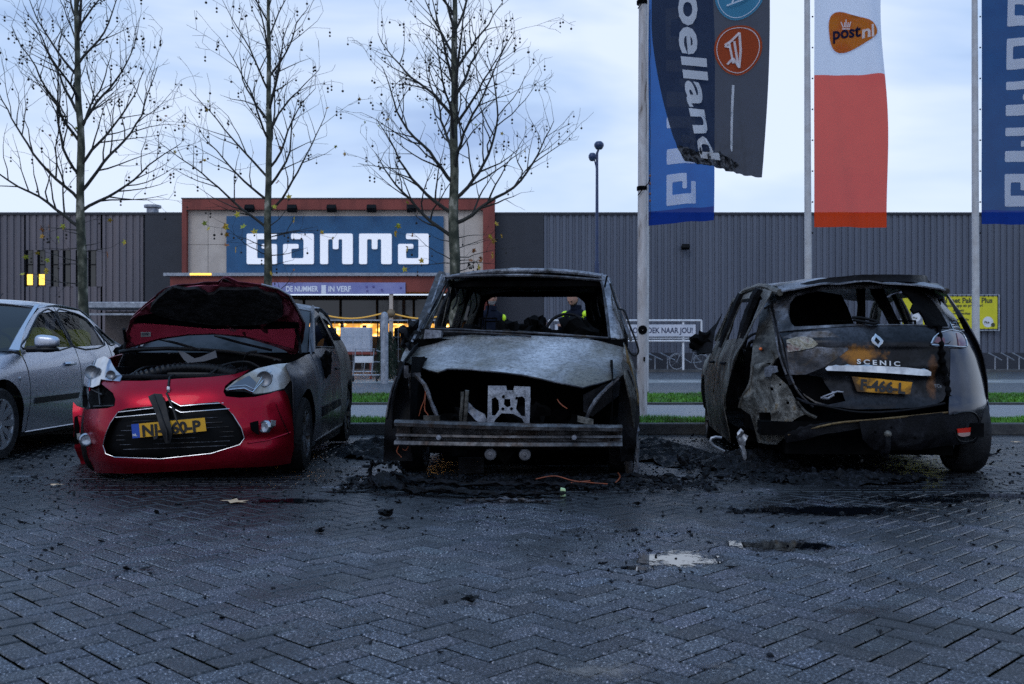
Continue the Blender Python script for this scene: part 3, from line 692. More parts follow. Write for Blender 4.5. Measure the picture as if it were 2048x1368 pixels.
for i, p in enumerate((762, 775, 790, 805, 818)):
    c = ft if i == 0 else copy_tree(ft); c.location = (ex(p), EY - .2 + .12 * (i % 2), 0); c.rotation_euler = (R(-4), R(6 - 5 * i + (8 if i == 2 else 0)), i * 1.3); c.scale = (1.2, 1.2, [.9, .98, .93, 1.02, .95][i]); c['label'] = 'dark green netted fir tree ' + wh[i]
fp = empty('mesh_fence_panel', (ex(700, 33), 33, 0), label='grey wire mesh fence panel before the lit shop front', cat='fence')
fe = MB(); Lx0, Lx1 = -3.2, 2.9
for a in (Lx0, Lx1): fe.tube([(a, 0, 0), (a, 0, 1.95)], .025, 6)
for zz in (1.95, .25): fe.tube([(Lx0, 0, zz), (Lx1, 0, zz)], .025, 6)
obj('frame', fe, M['galv'], fp)
fe = MB(); q = Lx0
while q < Lx1: fe.tube([(q, 0, .25), (q, 0, 1.95)], .006, 3); q += .3
for zz in (.6, 1.0, 1.4, 1.8): fe.tube([(Lx0, 0, zz), (Lx1, 0, zz)], .005, 3)
obj('wire_mesh', fe, M['galv'], fp)
tag(obj('white_crate', MB().bb(ex(682, 33.6), ex(741, 33.6), 33.5, 34.1, .9, ez(655, 33.6)), mat('white_plastic_sheet', (.4, .43, .5), (.5, .52, .58), scale=6, rough=.5, bump=.3), smooth=False, bevel=.03), 'white plastic wrapped crate behind the mesh fence panel', 'crate')
tag(obj('display_table', MB().bb(ex(660, 33.6), ex(748, 33.6), 33.4, 34.2, .82, .9).bb(ex(664, 33.6), ex(668, 33.6), 33.5, 33.6, 0, .82).bb(ex(740, 33.6), ex(744, 33.6), 33.5, 33.6, 0, .82), M['redwood'], smooth=False), 'low red display table holding the white wrapped crate', 'table')
po = obj('canopy_post', MB().bb(bx(779, 44.7), bx(786, 44.7), 44.6, 44.8, .1, cz0), M['beige']); tag(po, 'slim beige post holding up the entrance canopy', 'post')
bo = obj('bollard', MB().lathe([(.01, 0), (.11, 0), (.11, 1.35), (.09, 1.42), (.01, 1.45)], 14, (ex(769, 28.5), 28.5, 0)), M['galv']); bo.scale = (1, 1, 1.42); tag(bo, 'tall grey round bollard left of the canopy post', 'bollard')
lb = obj('lifebuoy_lamp', MB().ico((bx(782, 44.2), 44.2, bz(627, 44.2)), .2, 2), mat('brass', (.2, .14, .08), rough=.5)); tag(lb, 'round brown lamp globe on the canopy post', 'lamp')
M['ropelight'] = mat('amber_rope', (.5, .3, .05), rough=.5, emit=(1, .55, .1), estr=.25)
for (pa, pb, lab) in ((640, 768, 'thin amber garland strung left of the canopy post'), (786, 900, 'thin amber garland strung right of the canopy post')):
    pts = [(bx(pa + (pb - pa) * t / 12, 44.3), 44.3, bz(628 if pa < 700 else 627, 44.3) - .22 * math.sin(PI * t / 12) + (0.05 * t / 12 if pa < 700 else 0)) for t in range(13)]
    tag(obj('garland', MB().tube(pts, .03, 5), M['ropelight']), lab, 'garland')
sh = empty('trolley_shelter', (bx(235, 32), 32, 0), label='pale grey trolley shelter with a flat roof behind the silver car', cat='shelter')
obj('roof', MB().bb(-1.1, 1.3, -.4, 1.4, ez(617, 32) , ez(605, 32)), M['galv'], sh, smooth=False, bevel=.02)
obj('post', MB().bb(.85, .95, -.3, -.2, 0, ez(617, 32)), M['galv'], sh, smooth=False); obj('post', MB().bb(-.95, -.85, -.3, -.2, 0, ez(617, 32)), M['galv'], sh, smooth=False)
obj('cross_rail', MB().bb(-.85, .85, -.29, -.21, ez(631, 32), ez(627, 32)), M['galv'], sh, smooth=False); obj('back_panel', MB().bb(-.85, .85, 1.1, 1.15, .2, ez(620, 32)), mat('brown_board', (.07, .05, .045), (.1, .075, .065), rough=.6), sh, smooth=False)
sq = empty('blue_parking_sign', (P(1022 + 0, 0, 27).x, 27, 0)); sq.location = (bx(1081, 27), 27, 0)
tag(sq, 'small blue square sign seen through the van beside the far worker', 'sign')
obj('board', MB().bb(-.11, .11, -.02, 0, bz(657, 27), bz(640, 27)), mat('traffic_blue', (.01, .08, .35), rough=.4), sq, smooth=False); obj('post', MB().tube([(0, .03, 0), (0, .03, bz(641, 27))], .03, 8), M['galv'], sq)
obj('lettering', text_mb('P', .2, lambda a, b, d: (-.05 + a, -.025, bz(654, 27) + b), bold=.005), M['white'], sq, smooth=False)
# ================================================================ PLANE TREES (bare, with hanging seed balls)
def bark_mat():
    m = bpy.data.materials.new('plane_bark'); m.use_nodes = True; t = m.node_tree; b = t.nodes['Principled BSDF']; lk = t.links
    tc = t.nodes.new('ShaderNodeTexCoord'); v = t.nodes.new('ShaderNodeTexNoise'); v.inputs['Scale'].default_value = 7; v.inputs['Detail'].default_value = 3
    mp = t.nodes.new('ShaderNodeMapping'); mp.inputs['Scale'].default_value = (1, 1, .6); lk.new(tc.outputs['Object'], mp.inputs[0]); lk.new(mp.outputs[0], v.inputs['Vector'])
    r = t.nodes.new('ShaderNodeValToRGB'); e = r.color_ramp.elements; e[0].position = .38; e[0].color = (.02, .024, .014, 1); e[1].position = .66; e[1].color = (.27, .25, .2, 1)
    for p, c in ((.48, (.05, .052, .035)), (.56, (.1, .1, .07)), (.6, (.12, .115, .085))): x = e.new(p); x.color = c + (1,)
    lk.new(v.outputs['Fac'], r.inputs[0]); lk.new(r.outputs[0], b.inputs['Base Color']); b.inputs['Roughness'].default_value = .85; return m
M['bark'] = bark_mat()
M['twig'] = mat('twig_bark', (.012, .012, .011), (.03, .027, .022), scale=5, rough=.85)
M['ball'] = mat('seed_ball', (.016, .012, .01), (.03, .022, .016), scale=20, rough=.9)
M['leaf'] = mat('autumn_leaf', (.22, .07, .012), (.5, .3, .015), c3=(.3, .34, .03), scale=1.6, lo=.42, hi=.5, rough=.6)
def tree(px, Y, seed, H, clear, lean, label, spread=2.3, tr=.12, fork=None):
    rn = random.Random(seed); x0 = (px - 1024) / F_PX * Y
    root = empty('plane_tree', (x0, Y, .1), label=label, cat='tree', group='bare plane trees in the verge before the store')
    trunk = []; rad = []
    n = 22
    for i in range(n + 1):
        z = H * i / n
        trunk.append(Vector((lean * z / H + .07 * nz3(z * .7, seed, 0) * min(1, z), .08 * nz3(z * .6, seed + 5, 0), z))); rad.append(tr * (1 - z / H) ** .75 + .012 + (.05 * math.exp(-z * 3)) + .012 * nz3(z * 2.1, seed * 3))
    obj('trunk', MB().tube(trunk, rad, 12), M['bark'], root)
    big = MB(); tw = MB(); balls = MB(); lv = MB(); tips = []
    def trunk_at(z):
        k = min(n - 1, int(z / H * n)); t = z / H * n - k; return trunk[k].lerp(trunk[k + 1], t), rad[k]
    def grow(p, d, ln, r, lvl, bias):
        seg = max(3, int(ln / (.2 if lvl < 2 else .13))); pts = [p.copy()]; rs = [r]; q = p.copy(); d = d.normalized()
        for i in range(seg):
            d = (d + Vector((rn.gauss(0, .12 + .05 * lvl), rn.gauss(0, .12 + .05 * lvl), rn.gauss(0, .1) + (.06 if lvl < 2 else .03)))).normalized()
            q = q + d * ln / seg; pts.append(q.copy()); rs.append(max(.0028, r * (1 - .82 * (i + 1) / seg)))
            if lvl < 4 and i >= (1 if lvl else 1):
                pr = (.82, .6, .42, .14)[lvl]
                if rn.random() < pr:
                    s = rn.choice((-1, 1)); ax = Vector((rn.gauss(0, .5), rn.gauss(0, .5), rn.gauss(0, .6))); side = d.cross(Vector((0, 1, 0)) + ax * .6).normalized() * s
                    nd = (d * rn.uniform(.65, 1.0) + side * rn.uniform(.5, .9) + Vector((0, 0, .22))).normalized()
                    nl = ln * rn.uniform(.34, .58) * (1 - .35 * i / seg)
                    if nl > .1: grow(q, nd, nl, max(.004, rs[-1] * .62), lvl + 1, bias)
            if lvl >= 1 and rn.random() < (.12 if lvl < 3 else .12):
                hl = rn.uniform(.06, .16); b_ = q - Vector((0, 0, hl)); tw.tube([q, b_], .0022, 3, cap=False)
                balls.ico(b_, rn.uniform(.019, .028), 1)
                if rn.random() < .3: balls.ico(b_ - Vector((0, 0, .07)), .022, 1); tw.tube([b_, b_ - Vector((0, 0, .07))], .0022, 3, cap=False)
        (big if lvl < 2 else tw).tube(pts, rs, 6 if lvl < 2 else 4, cap=False); tips.append(q.copy())
    z = clear; k = 0
    while z < H * .93:
        f = (z - clear) / (H - clear); p, r = trunk_at(z)
        a = k * 2.4 + rn.uniform(-.5, .5) if k > 3 else [PI * .96, .1, PI * 1.1, -.12][k]
        ln = spread * (1.12 if f < .12 else 1.18 - .8 * f) * rn.uniform(.8, 1.12)
        if f < -.0: ln *= .5
        up = .62 + .85 * min(1, f * 2.2) + rn.uniform(-.1, .15)
        grow(p, Vector((math.cos(a), math.sin(a) * .8, up)), ln, r * (.42 if k < 9 else .5), 0, 0)
        z += rn.uniform(.17, .33); k += 1
    # thin low shoots carrying the last leaves
    low = []
    for i in range(9):
        z = rn.uniform(clear - 1.4, clear + .1); p, r = trunk_at(max(1.6, z)); a = rn.choice((0, PI)) + rn.gauss(0, .5); st = len(tips)
        grow(p, Vector((math.cos(a), math.sin(a), rn.uniform(-.05, .35))), rn.uniform(.5, 1.2), .012, 2, 0); low += tips[st:]
    def leaf(c, s):
        a = rn.uniform(0, 2 * PI); Mx = Matrix.Rotation(rn.uniform(-1, 1), 3, 'X') @ Matrix.Rotation(rn.uniform(-1.2, 1.2), 3, 'Z') @ Matrix.Rotation(a, 3, 'Y')
        o = []
        for j in range(10):
            t = 2 * PI * j / 10; rr = s * (1 if j % 2 == 0 else .5) * (1.0 if j else .8); o.append(c + Mx @ Vector((rr * math.cos(t), .15 * s * (j % 2), rr * math.sin(t))))
        lv.add(o + [c], [(10, j, (j + 1) % 10) for j in range(10)])
    for q in rn.sample(low, min(len(low), 15)): leaf(q - Vector((0, 0, .05)), rn.uniform(.055, .09))
    for q in rn.sample(tips, 60):
        if q.z < clear + 2.5: leaf(q, rn.uniform(.035, .06))
    obj('crown', big, M['twig'], root); t_ = obj('twigs', tw, M['twig'], root, split=None)
    obj('seed_balls', balls, M['ball'], root)['kind'] = 'stuff'; obj('leaves', lv, M['leaf'], root, smooth=False)['kind'] = 'stuff'
    return root
tree(172, 20, 11, 9.8, 3.3, -.25, 'bare plane tree behind the silver car, before the slit windows', 2.6, .10)
tree(536, 20, 23, 9.2, 3.3, .02, 'bare plane tree behind the red car, crossing the first sign letter', 2.2, .085)
tree(910, 20, 43, 9.8, 3.1, -.02, 'widest bare plane tree, behind the roof corner of the burnt grey van', 2.65, .12)

# ================================================================ STREET LAMP
sl = empty('street_lamp', (bx(1194, 30), 30, 0), label='tall dark blue street lamp with two bowl heads', cat='street lamp')
M['bluepaint'] = mat('dark_blue_paint', (.012, .03, .09), (.02, .04, .11), rough=.35)
hz = bz(300, 30)
obj('pole', MB().tube([(0, 0, 0), (0, 0, 3.6), (0, 0, 3.61), (0, 0, hz - .1), (.04, 0, hz)], [.085, .075, .055, .04, .035], 10), M['bluepaint'], sl)
for cx, cz, s in ((.06, bz(290, 30), .15), (-.14, bz(313, 30), .12)):
    h = obj('lamp_head', MB().lathe([(.01, .09), (.6, .1), (.95, .04), (1, -.02), (.9, -.06)], 24, (0, 0, 0)).tf(Matrix.Translation((cx, 0, cz)) @ Matrix.Diagonal((s, s, 1.0, 1))), M['bluepaint'], sl)
    obj('lamp_glass', MB().lathe([(.85, 0), (.8, -.35), (.5, -.7), (.01, -.8)], 24).tf(Matrix.Translation((cx, 0, cz - .05)) @ Matrix.Diagonal((s, s, .12, 1))), mat('smoked_lamp_glass', (.04, .07, .12), rough=.1), h)
obj('lamp_arm', MB().tube([(0, 0, hz - .75), (-.03, 0, hz - .5), (-.1, 0, hz - .2), (-.14, 0, hz - .17)], .02, 6), M['bluepaint'], sl)

# ================================================================ FLAGPOLES AND FLAGS
def cloth_mat(name, col, a=.22, c2=None):
    m = bpy.data.materials.new(name); m.use_nodes = True; t = m.node_tree; b = t.nodes['Principled BSDF']; lk = t.links
    b.inputs['Base Color'].default_value = col + (1,); b.inputs['Roughness'].default_value = .8; b.inputs['Specular IOR Level'].default_value = .2
    tl = t.nodes.new('ShaderNodeBsdfTranslucent'); tl.inputs[0].default_value = col + (1,)
    m1 = t.nodes.new('ShaderNodeMixShader'); m1.inputs[0].default_value = .5; lk.new(b.outputs[0], m1.inputs[1]); lk.new(tl.outputs[0], m1.inputs[2])
    tr = t.nodes.new('ShaderNodeBsdfTransparent'); m2 = t.nodes.new('ShaderNodeMixShader'); m2.inputs[0].default_value = a
    lk.new(m1.outputs[0], m2.inputs[1]); lk.new(tr.outputs[0], m2.inputs[2]); lk.new(m2.outputs[0], t.nodes['Material Output'].inputs['Surface'])
    if c2:
        tc = t.nodes.new('ShaderNodeTexCoord'); n = t.nodes.new('ShaderNodeTexNoise'); n.inputs['Scale'].default_value = 3; lk.new(tc.outputs['Object'], n.inputs[0])
        r = t.nodes.new('ShaderNodeValToRGB'); r.color_ramp.elements[0].position = .4; r.color_ramp.elements[0].color = col + (1,); r.color_ramp.elements[1].position = .6; r.color_ramp.elements[1].color = c2 + (1,)
        lk.new(n.outputs['Fac'], r.inputs[0]); lk.new(r.outputs[0], b.inputs['Base Color'])
    return m
M['pole'] = mat('white_pole_paint', (.5, .49, .5), (.42, .4, .4), scale=6, rough=.45)
M['pole_burnt'] = burnt('scorched_pole_paint', [(.3, (.1, .07, .05)), (.42, (.38, .34, .33)), (.62, (.55, .52, .52))], scale=2.2, rough=.5, metal=0, stretch=(3, 3, .8), bump=.1, speck=False)
def pole(px, Y, label, mt, top=11.5, r0=.085, px_top=None):
    X = (px - 1024) / F_PX * Y; X2 = ((px_top or px) - 1024) / F_PX * Y
    o = empty('flagpole', (X, Y, .1), label=label, cat='flagpole', group='white flagpoles along the verge' if r0 < .08 else None)
    obj('mast', MB().tube([(0, 0, 0), ((X2 - X) * .5, 0, (top - .1) * .5), (X2 - X, 0, top - .1)], [r0, r0 * .85, r0 * .6], 20), mt, o)
    return o
fp1 = pole(1284, 12.7, 'scorched white flagpole between the burnt van and the burnt hatchback', M['pole_burnt'], r0=.066, top=9, px_top=1287)
mk = MB(); mk.lathe([(.01, -.02), (.05, -.02), (.06, .0), (.05, .02), (.01, .03)], 16, (0, -.06, bz(660, 12.7) - .1), 'Y'); mk.box((.02, -.07, bz(718, 12.7) - .1), (.02, .02, .05))
obj('hatch_scar', mk, M['soot'], fp1)
bd = MB()
for zz, s in ((bz(380, 12.7), 1), (bz(8, 12.7), 1)):
    for k in range(4): bd.lathe([(.062, -.01), (.07, 0), (.062, .01)], 16, (0, 0, zz - .1 + k * .012), 'Z')
    bd.tube([(-.06, -.06, zz - .18), (0, -.09, zz - .1), (.08, -.03, zz - .02), (.1, -.02, zz + .05)], .007, 5)
obj('rope_binding', bd, M['soot'], fp1)
rp = [(.1 + .012 * nz3(t * .9, 3), -.02, zz - .1) for t, zz in [(t, bz(20, 12.7) + (bz(440, 12.7) - bz(20, 12.7)) * t / 24) for t in range(25)]]
obj('halyard', MB().tube(rp, .004, 5), M['plastic'], fp1); fit = MB()
for p_ in (352, 368, 388, 402): fit.ico((.1, -.02, bz(p_, 12.7) - .1), .014, 1, sc=(1, 1, 1.6))
obj('halyard_weight', fit, mat('rusty_weight', (.14, .05, .03), rough=.6), fp1)
for p, l in ((1290, 'slim white flagpole hidden behind the scorched one, carrying the lower blue flag'), (1617, 'slim white flagpole carrying the orange and white flag'), (1952, 'slim white flagpole carrying the blue flag at the right')):
    o = pole(p, 20, l, M['pole'], r0=.075, px_top=p + 6 if p < 1300 else p - 4)
    cl = MB()
    for k in range(12): cl.ico((.075 + (0), -.02, 3.2 + k * .62), .02, 1)
    obj('flag_ring', cl, M['black'], o)
def flag(name, px0, px1, pyb, Y, H, label, mt, gather=None, seed=0, burntedge=False, tilt=0.0):
    """returns root, fn(s, t): s metres from the pole edge, t metres up from the bottom hem"""
    X0 = (px0 - 1024) / F_PX * Y; Wd = (px1 - px0) / F_PX * Y; Zb = bz(pyb, Y)
    root = empty(name, (X0, Y, 0), label=label, cat='flag')
    def fn(s, t, d=0.0):
        u = s / Wd; z = Zb + t + (tilt * u)
        y = -.05 + .13 * math.sin(u * 7 + t * .9 + seed) * u + .06 * math.sin(u * 15 + t * 1.7 + seed * 2) * u + .03 * nz3(u * 2.5, t * .5, seed)
        x = s + .05 * u * math.sin(t * .55 + seed) - .0 * t
        if burntedge:
            x = x * (1 + .045 * t)
            # melted hem: the cloth draws together and hangs in tight folds
            sh = max(0, 1 - t / 2.0); l = max(0, 1 - t / 1.9) ** 1.5
            x = x * (1 - .0 * sh) + l * .42 * (1 - u) ** 1.0
            fold = math.exp(-((t - .18) / .35) ** 2) * (1 - max(0, u - .72) / .28 * .9)
            y += fold * (.022 * math.sin(s * 60 + 3 * math.sin(t * 9)) + .05 * nz3(s * 9, t * 10, 1)) + .022 * math.sin(s * 34 + t * 2) * sh * (1 - abs(u - .5))
            z += .015 * fold * nz3(s * 8, t * 8, 7) + max(0, .45 - t) * .30 * (1 - u) + .05 * (1 - u) * max(0, 1 - t) - .03 * u + .03 * nz3(s * 5, 3) * max(0, 1 - t * 2)
        return (x, y - d, z)
    return root, fn, Wd
M['f_blue'] = cloth_mat('blue_flag_cloth', (.003, .12, .42), .03, (.005, .14, .46)); M['f_blue2'] = cloth_mat('blue_flag_unlit_band', (.004, .035, .24), .02)
M['f_orange'] = cloth_mat('orange_flag_cloth', (.82, .04, .02), .06, (.86, .05, .025)); M['f_orange_unlit'] = cloth_mat('orange_flag_unlit_band', (.75, .06, .01), .05)
M['f_white'] = cloth_mat('white_flag_cloth', (.8, .84, .95), .06); M['f_grey'] = cloth_mat('grey_flag_cloth', (.028, .038, .068), .03, (.036, .048, .08))
M['f_print'] = cloth_mat('white_flag_print', (.92, .94, 1.0), .04); M['f_oran2'] = cloth_mat('orange_emblem_print', (.62, .14, .015), .04, (.7, .22, .015))
M['f_cyan'] = cloth_mat('light_blue_print', (.1, .38, .6), .05); M['f_navy'] = cloth_mat('navy_print', (.01, .015, .06), .03); M['f_or3'] = cloth_mat('red_orange_print', (.6, .1, .03), .05)
def cl_panel(root, fn, name, x0, x1, t0, t1, mt, step=.09): return obj(name, patch(MB(), [(x0, t0), (x1, t0), (x1, t1), (x0, t1)], lambda a, b: fn(a, b), step), mt, root, split=None)
def fl_glyph(root, fn, poly, tb, tt, s0, s1, name='letter', mt=None):
    """glyph turned to read downwards: glyph x runs down, glyph y runs away from the pole"""
    mb = MB(); q = rounded(poly, .04, 2); patch(mb, [(s0 + v * (s1 - s0), tt - u * (tt - tb)) for u, v in q], lambda a, b: fn(a, b, .012), .1); return obj(name, mb, mt or M['f_print'], root, split=None)
HF = 6.4
# blue store flag (left), behind the burnt one
rt, fn, wd = flag('blue_store_flag', 1296, 1424, 452, 20, HF, 'bright blue translucent flag with white block letters, half hidden by the scorched grey flag', M['f_blue'], seed=1, tilt=.12)
cl_panel(rt, fn, 'cloth', 0, wd, .28, HF, M['f_blue']); cl_panel(rt, fn, 'hem', 0, wd, 0, .28, M['f_blue2'])  # darker band paints the missing skylight where the wall stands behind the cloth
for i, (g_, l) in enumerate(((A_, .62), (M_, .95), (M_, .95), (A_, .85), (G_, .85))):
    tb = .36 + sum(q + .2 for q in (.62, .95, .95, .85, .85)[:i]); fl_glyph(rt, fn, g_, tb, tb + l, wd * .27, wd * .72)
# orange and white parcel flag
rt, fn, wd = flag('parcel_flag', 1627, 1770, 455, 20, HF, 'orange flag with a white top and a rounded triangle postnl emblem', M['f_orange'], seed=2.4, tilt=.0)
cl_panel(rt, fn, 'cloth', 0, wd, .3, 3.05, M['f_orange']); cl_panel(rt, fn, 'hem', 0, wd, 0, .3, M['f_orange_unlit']); cl_panel(rt, fn, 'white_field', 0, wd, 3.05, HF - 1, M['f_white'])  # bottom band painted deeper, as no sky shines through below the roofline
def fr_(px, py): return ((px - 1627) / F_PX * 20, bz(py, 20) - bz(455, 20))
tri = rounded([fr_(1653, 12), fr_(1780, 62), fr_(1664, 124)], .55, 12)
obj('emblem_edge', patch(MB(), [tuple((Vector(p) - Vector(fr_(1700, 66))) * 1.06 + Vector(fr_(1700, 66))) for p in tri], lambda a, b: fn(a, b, .012), .08), M['f_white'], rt, split=None)
obj('emblem', patch(MB(), tri, lambda a, b: fn(a, b, .02), .08), M['f_oran2'], rt, split=None)
for s_, p0, p1, m_ in (('post', 1666, 1721, 'f_navy'), ('nl', 1723, 1745, 'f_print')):
    a_ = fr_(p0, 80); w_ = (p1 - p0) / F_PX * 20
    obj('lettering', text_mb(s_, .34, lambda a, b, d: fn(a_[0] + a, a_[1] + b + a * .09, .03), width=w_, bold=.009, yscale=1.0), M[m_], rt, split=None)
cw = MB()
for p, q in (((1684, 60), (1700, 60)), ((1686, 57), (1682, 46)), ((1689, 57), (1689, 47)), ((1692, 57), (1692, 41)), ((1695, 57), (1697, 47)), ((1698, 57), (1702, 46))):
    a_, b_ = Vector(fr_(*p)), Vector(fr_(*q)); dn = (b_ - a_).orthogonal().normalized() * .011; cw.add([fn(*(v), .03) for v in (a_ - dn, b_ - dn, b_ + dn, a_ + dn)], [(0, 1, 2, 3)])
obj('crown_emblem', cw, M['f_print'], rt, smooth=False)
# blue store flag at the right edge
rt, fn, wd = flag('blue_store_flag', 1961, 2092, 449, 20, HF, 'dark blue flag with white block letters at the right, nearest the yellow poster', M['f_blue'], seed=4, tilt=0)
M['f_blue3'] = cloth_mat('dark_blue_flag_cloth', (.002, .06, .2), .03, (.003, .075, .23))
cl_panel(rt, fn, 'cloth', 0, wd, .28, HF, M['f_blue3']); cl_panel(rt, fn, 'hem', 0, wd, 0, .28, M['f_blue2'])  # bottom band again painted dark for cloth backed by the wall, not sky
for i, (g_, l) in enumerate(((A_, .65), (M_, .68), (M_, .68), (A_, .62), (G_, .65))):
    tb = .36 + sum(q + .24 for q in (.65, .68, .68, .62, .65)[:i]); fl_glyph(rt, fn, g_, tb, tb + l, wd * .38, wd * .86)
# scorched grey flag on the near pole
rt, fn, wd = flag('scorched_grey_flag', 1302, 1520, 352, 12.7, 3.6, 'large grey translucent flag with white lettering and a melted crumpled hem', M['f_grey'], seed=3, burntedge=True, tilt=0.0)
cl_panel(rt, fn, 'cloth', 0, wd, 0, 3.4, M['f_grey'], .035)
mh_ = [(0.0, 0), (wd * .62, 0), (wd * .74, .12), (wd * .5, .26), (wd * .2, .22), (0, .3)]
obj('melted_hem', patch(MB(), mh_, lambda a, b: fn(a, b, .02 + .02 * nz3(a * 30, b * 30, 4)), .014), mat('melted_cloth', (.02, .022, .028), (.07, .075, .09), scale=25, rough=.25, rough2=.7, bump=.6, bscale=60), rt, split=None)
def gr(px, py): return ((px - 1302) / F_PX * 12.7, bz(py, 12.7) - bz(352, 12.7))
a0_ = gr(1345, 338)
# lettering reads downwards: turn the text a quarter clockwise
obj('lettering', text_mb('oelland', .46, lambda a, b, d: fn(.33 - (0) + b * 1.0, a0_[1] + 2.24 - a, .035), width=2.22, bold=.012, yscale=1.0), M['f_print'], rt, split=None)
st = [(gr(1441, 306)), (gr(1446, 306)), (gr(1458, 168)), (gr(1453, 168))]
obj('stripe', patch(MB(), st, lambda a, b: fn(a, b, .012), .06), M['f_print'], rt, split=None)
def ell(cx, cy, rx, ry, n=36): c = gr(cx, cy); return [(c[0] + rx / F_PX * 12.7 * math.cos(2 * PI * k / n), c[1] + ry / F_PX * 12.7 * math.sin(2 * PI * k / n)) for k in range(n)]
for (cx, cy, m_) in ((1463, 100, 'f_or3'), (1463, -8, 'f_cyan')):
    obj('round_emblem', patch(MB(), ell(cx, cy, 43, 49), lambda a, b: fn(a, b, .02), .04), M[m_], rt, split=None)
    obj('emblem_ring', patch(MB(), ell(cx, cy, 39, 45), lambda a, b: fn(a, b, .028), .04, [ell(cx, cy, 37.6, 43.5)]), M['f_print'], rt, split=None)
def strokes(name, segs, off, w=2.2):
    mb = MB()
    for p, q in segs:
        a_, b_ = Vector(gr(p[0] + off[0], p[1] + off[1])), Vector(gr(q[0] + off[0], q[1] + off[1])); dn = (b_ - a_).orthogonal().normalized() * w / F_PX * 12.7
        mb.add([fn(*(v), .036) for v in (a_ - dn, b_ - dn, b_ + dn, a_ + dn)], [(0, 1, 2, 3)])
    obj(name, mb, M['f_print'], rt, smooth=False)
strokes('chair_emblem', [((1467, 66), (1452, 82)), ((1452, 82), (1440, 90)), ((1448, 84), (1456, 126)), ((1458, 82), (1466, 132)), ((1467, 66), (1470, 100)), ((1470, 100), (1468, 134)), ((1456, 116), (1444, 128)), ((1456, 116), (1468, 134)), ((1440, 92), (1450, 94))], (0, 0))
strokes('chair_emblem', [((1442, 12), (1490, -2)), ((1452, 6), (1462, -20)), ((1476, 0), (1480, -22)), ((1450, -12), (1486, -20))], (0, 0), 1.6)

# ================================================================ PEOPLE
M['skin'] = mat('skin', (.32, .16, .11), (.4, .22, .16), scale=8, rough=.55, spec=.35)
M['navy'] = mat('navy_jacket', (.004, .006, .014), (.008, .011, .022), scale=10, rough=.9, spec=.12, bump=.3, bscale=40)
M['navy2'] = mat('blue_cap_cloth', (.012, .02, .06), (.02, .035, .09), scale=10, rough=.8)
M['hiviz'] = mat('yellow_green_fabric', (.66, .95, .02), (.6, .9, .02), scale=10, rough=.6, emit=(.5, .9, .02), estr=.0)
M['reflect'] = mat('grey_reflective_tape', (.4, .42, .45), rough=.4)
M['hiorange'] = mat('orange_fabric', (.85, .14, .02), rough=.6)
M['hair'] = mat('grey_hair', (.18, .17, .17), (.3, .28, .27), scale=30, rough=.8)
M['beard'] = mat('dark_beard', (.03, .02, .016), rough=.9)
def skin_obj(name, verts, edges, root_i, mt, parent, sub=2):
    me = bpy.data.meshes.new(name); me.from_pydata([v[:3] for v in verts], edges, []); o = bpy.data.objects.new(name, me); COL.objects.link(o)
    m = o.modifiers.new('skin', 'SKIN'); m.use_smooth_shade = True; m.branch_smoothing = .6
    if not me.skin_vertices: bpy.context.view_layer.objects.active = o
    sv = me.skin_vertices[0].data if me.skin_vertices else None
    if sv is None:
        bm = bmesh.new(); bm.from_mesh(me); bm.verts.layers.skin.verify(); bm.to_mesh(me); bm.free(); sv = me.skin_vertices[0].data
    for i, v in enumerate(verts):
        r = v[3]; sv[i].radius = (r, r) if not isinstance(r, tuple) else r; sv[i].use_root = (i == root_i)
    s = o.modifiers.new('sub', 'SUBSURF'); s.levels = sub; s.render_levels = sub
    me.materials.append(mt); o.parent = parent
    return o
def lerp3(a, b, t): return tuple(a[i] + (b[i] - a[i]) * t for i in range(3))
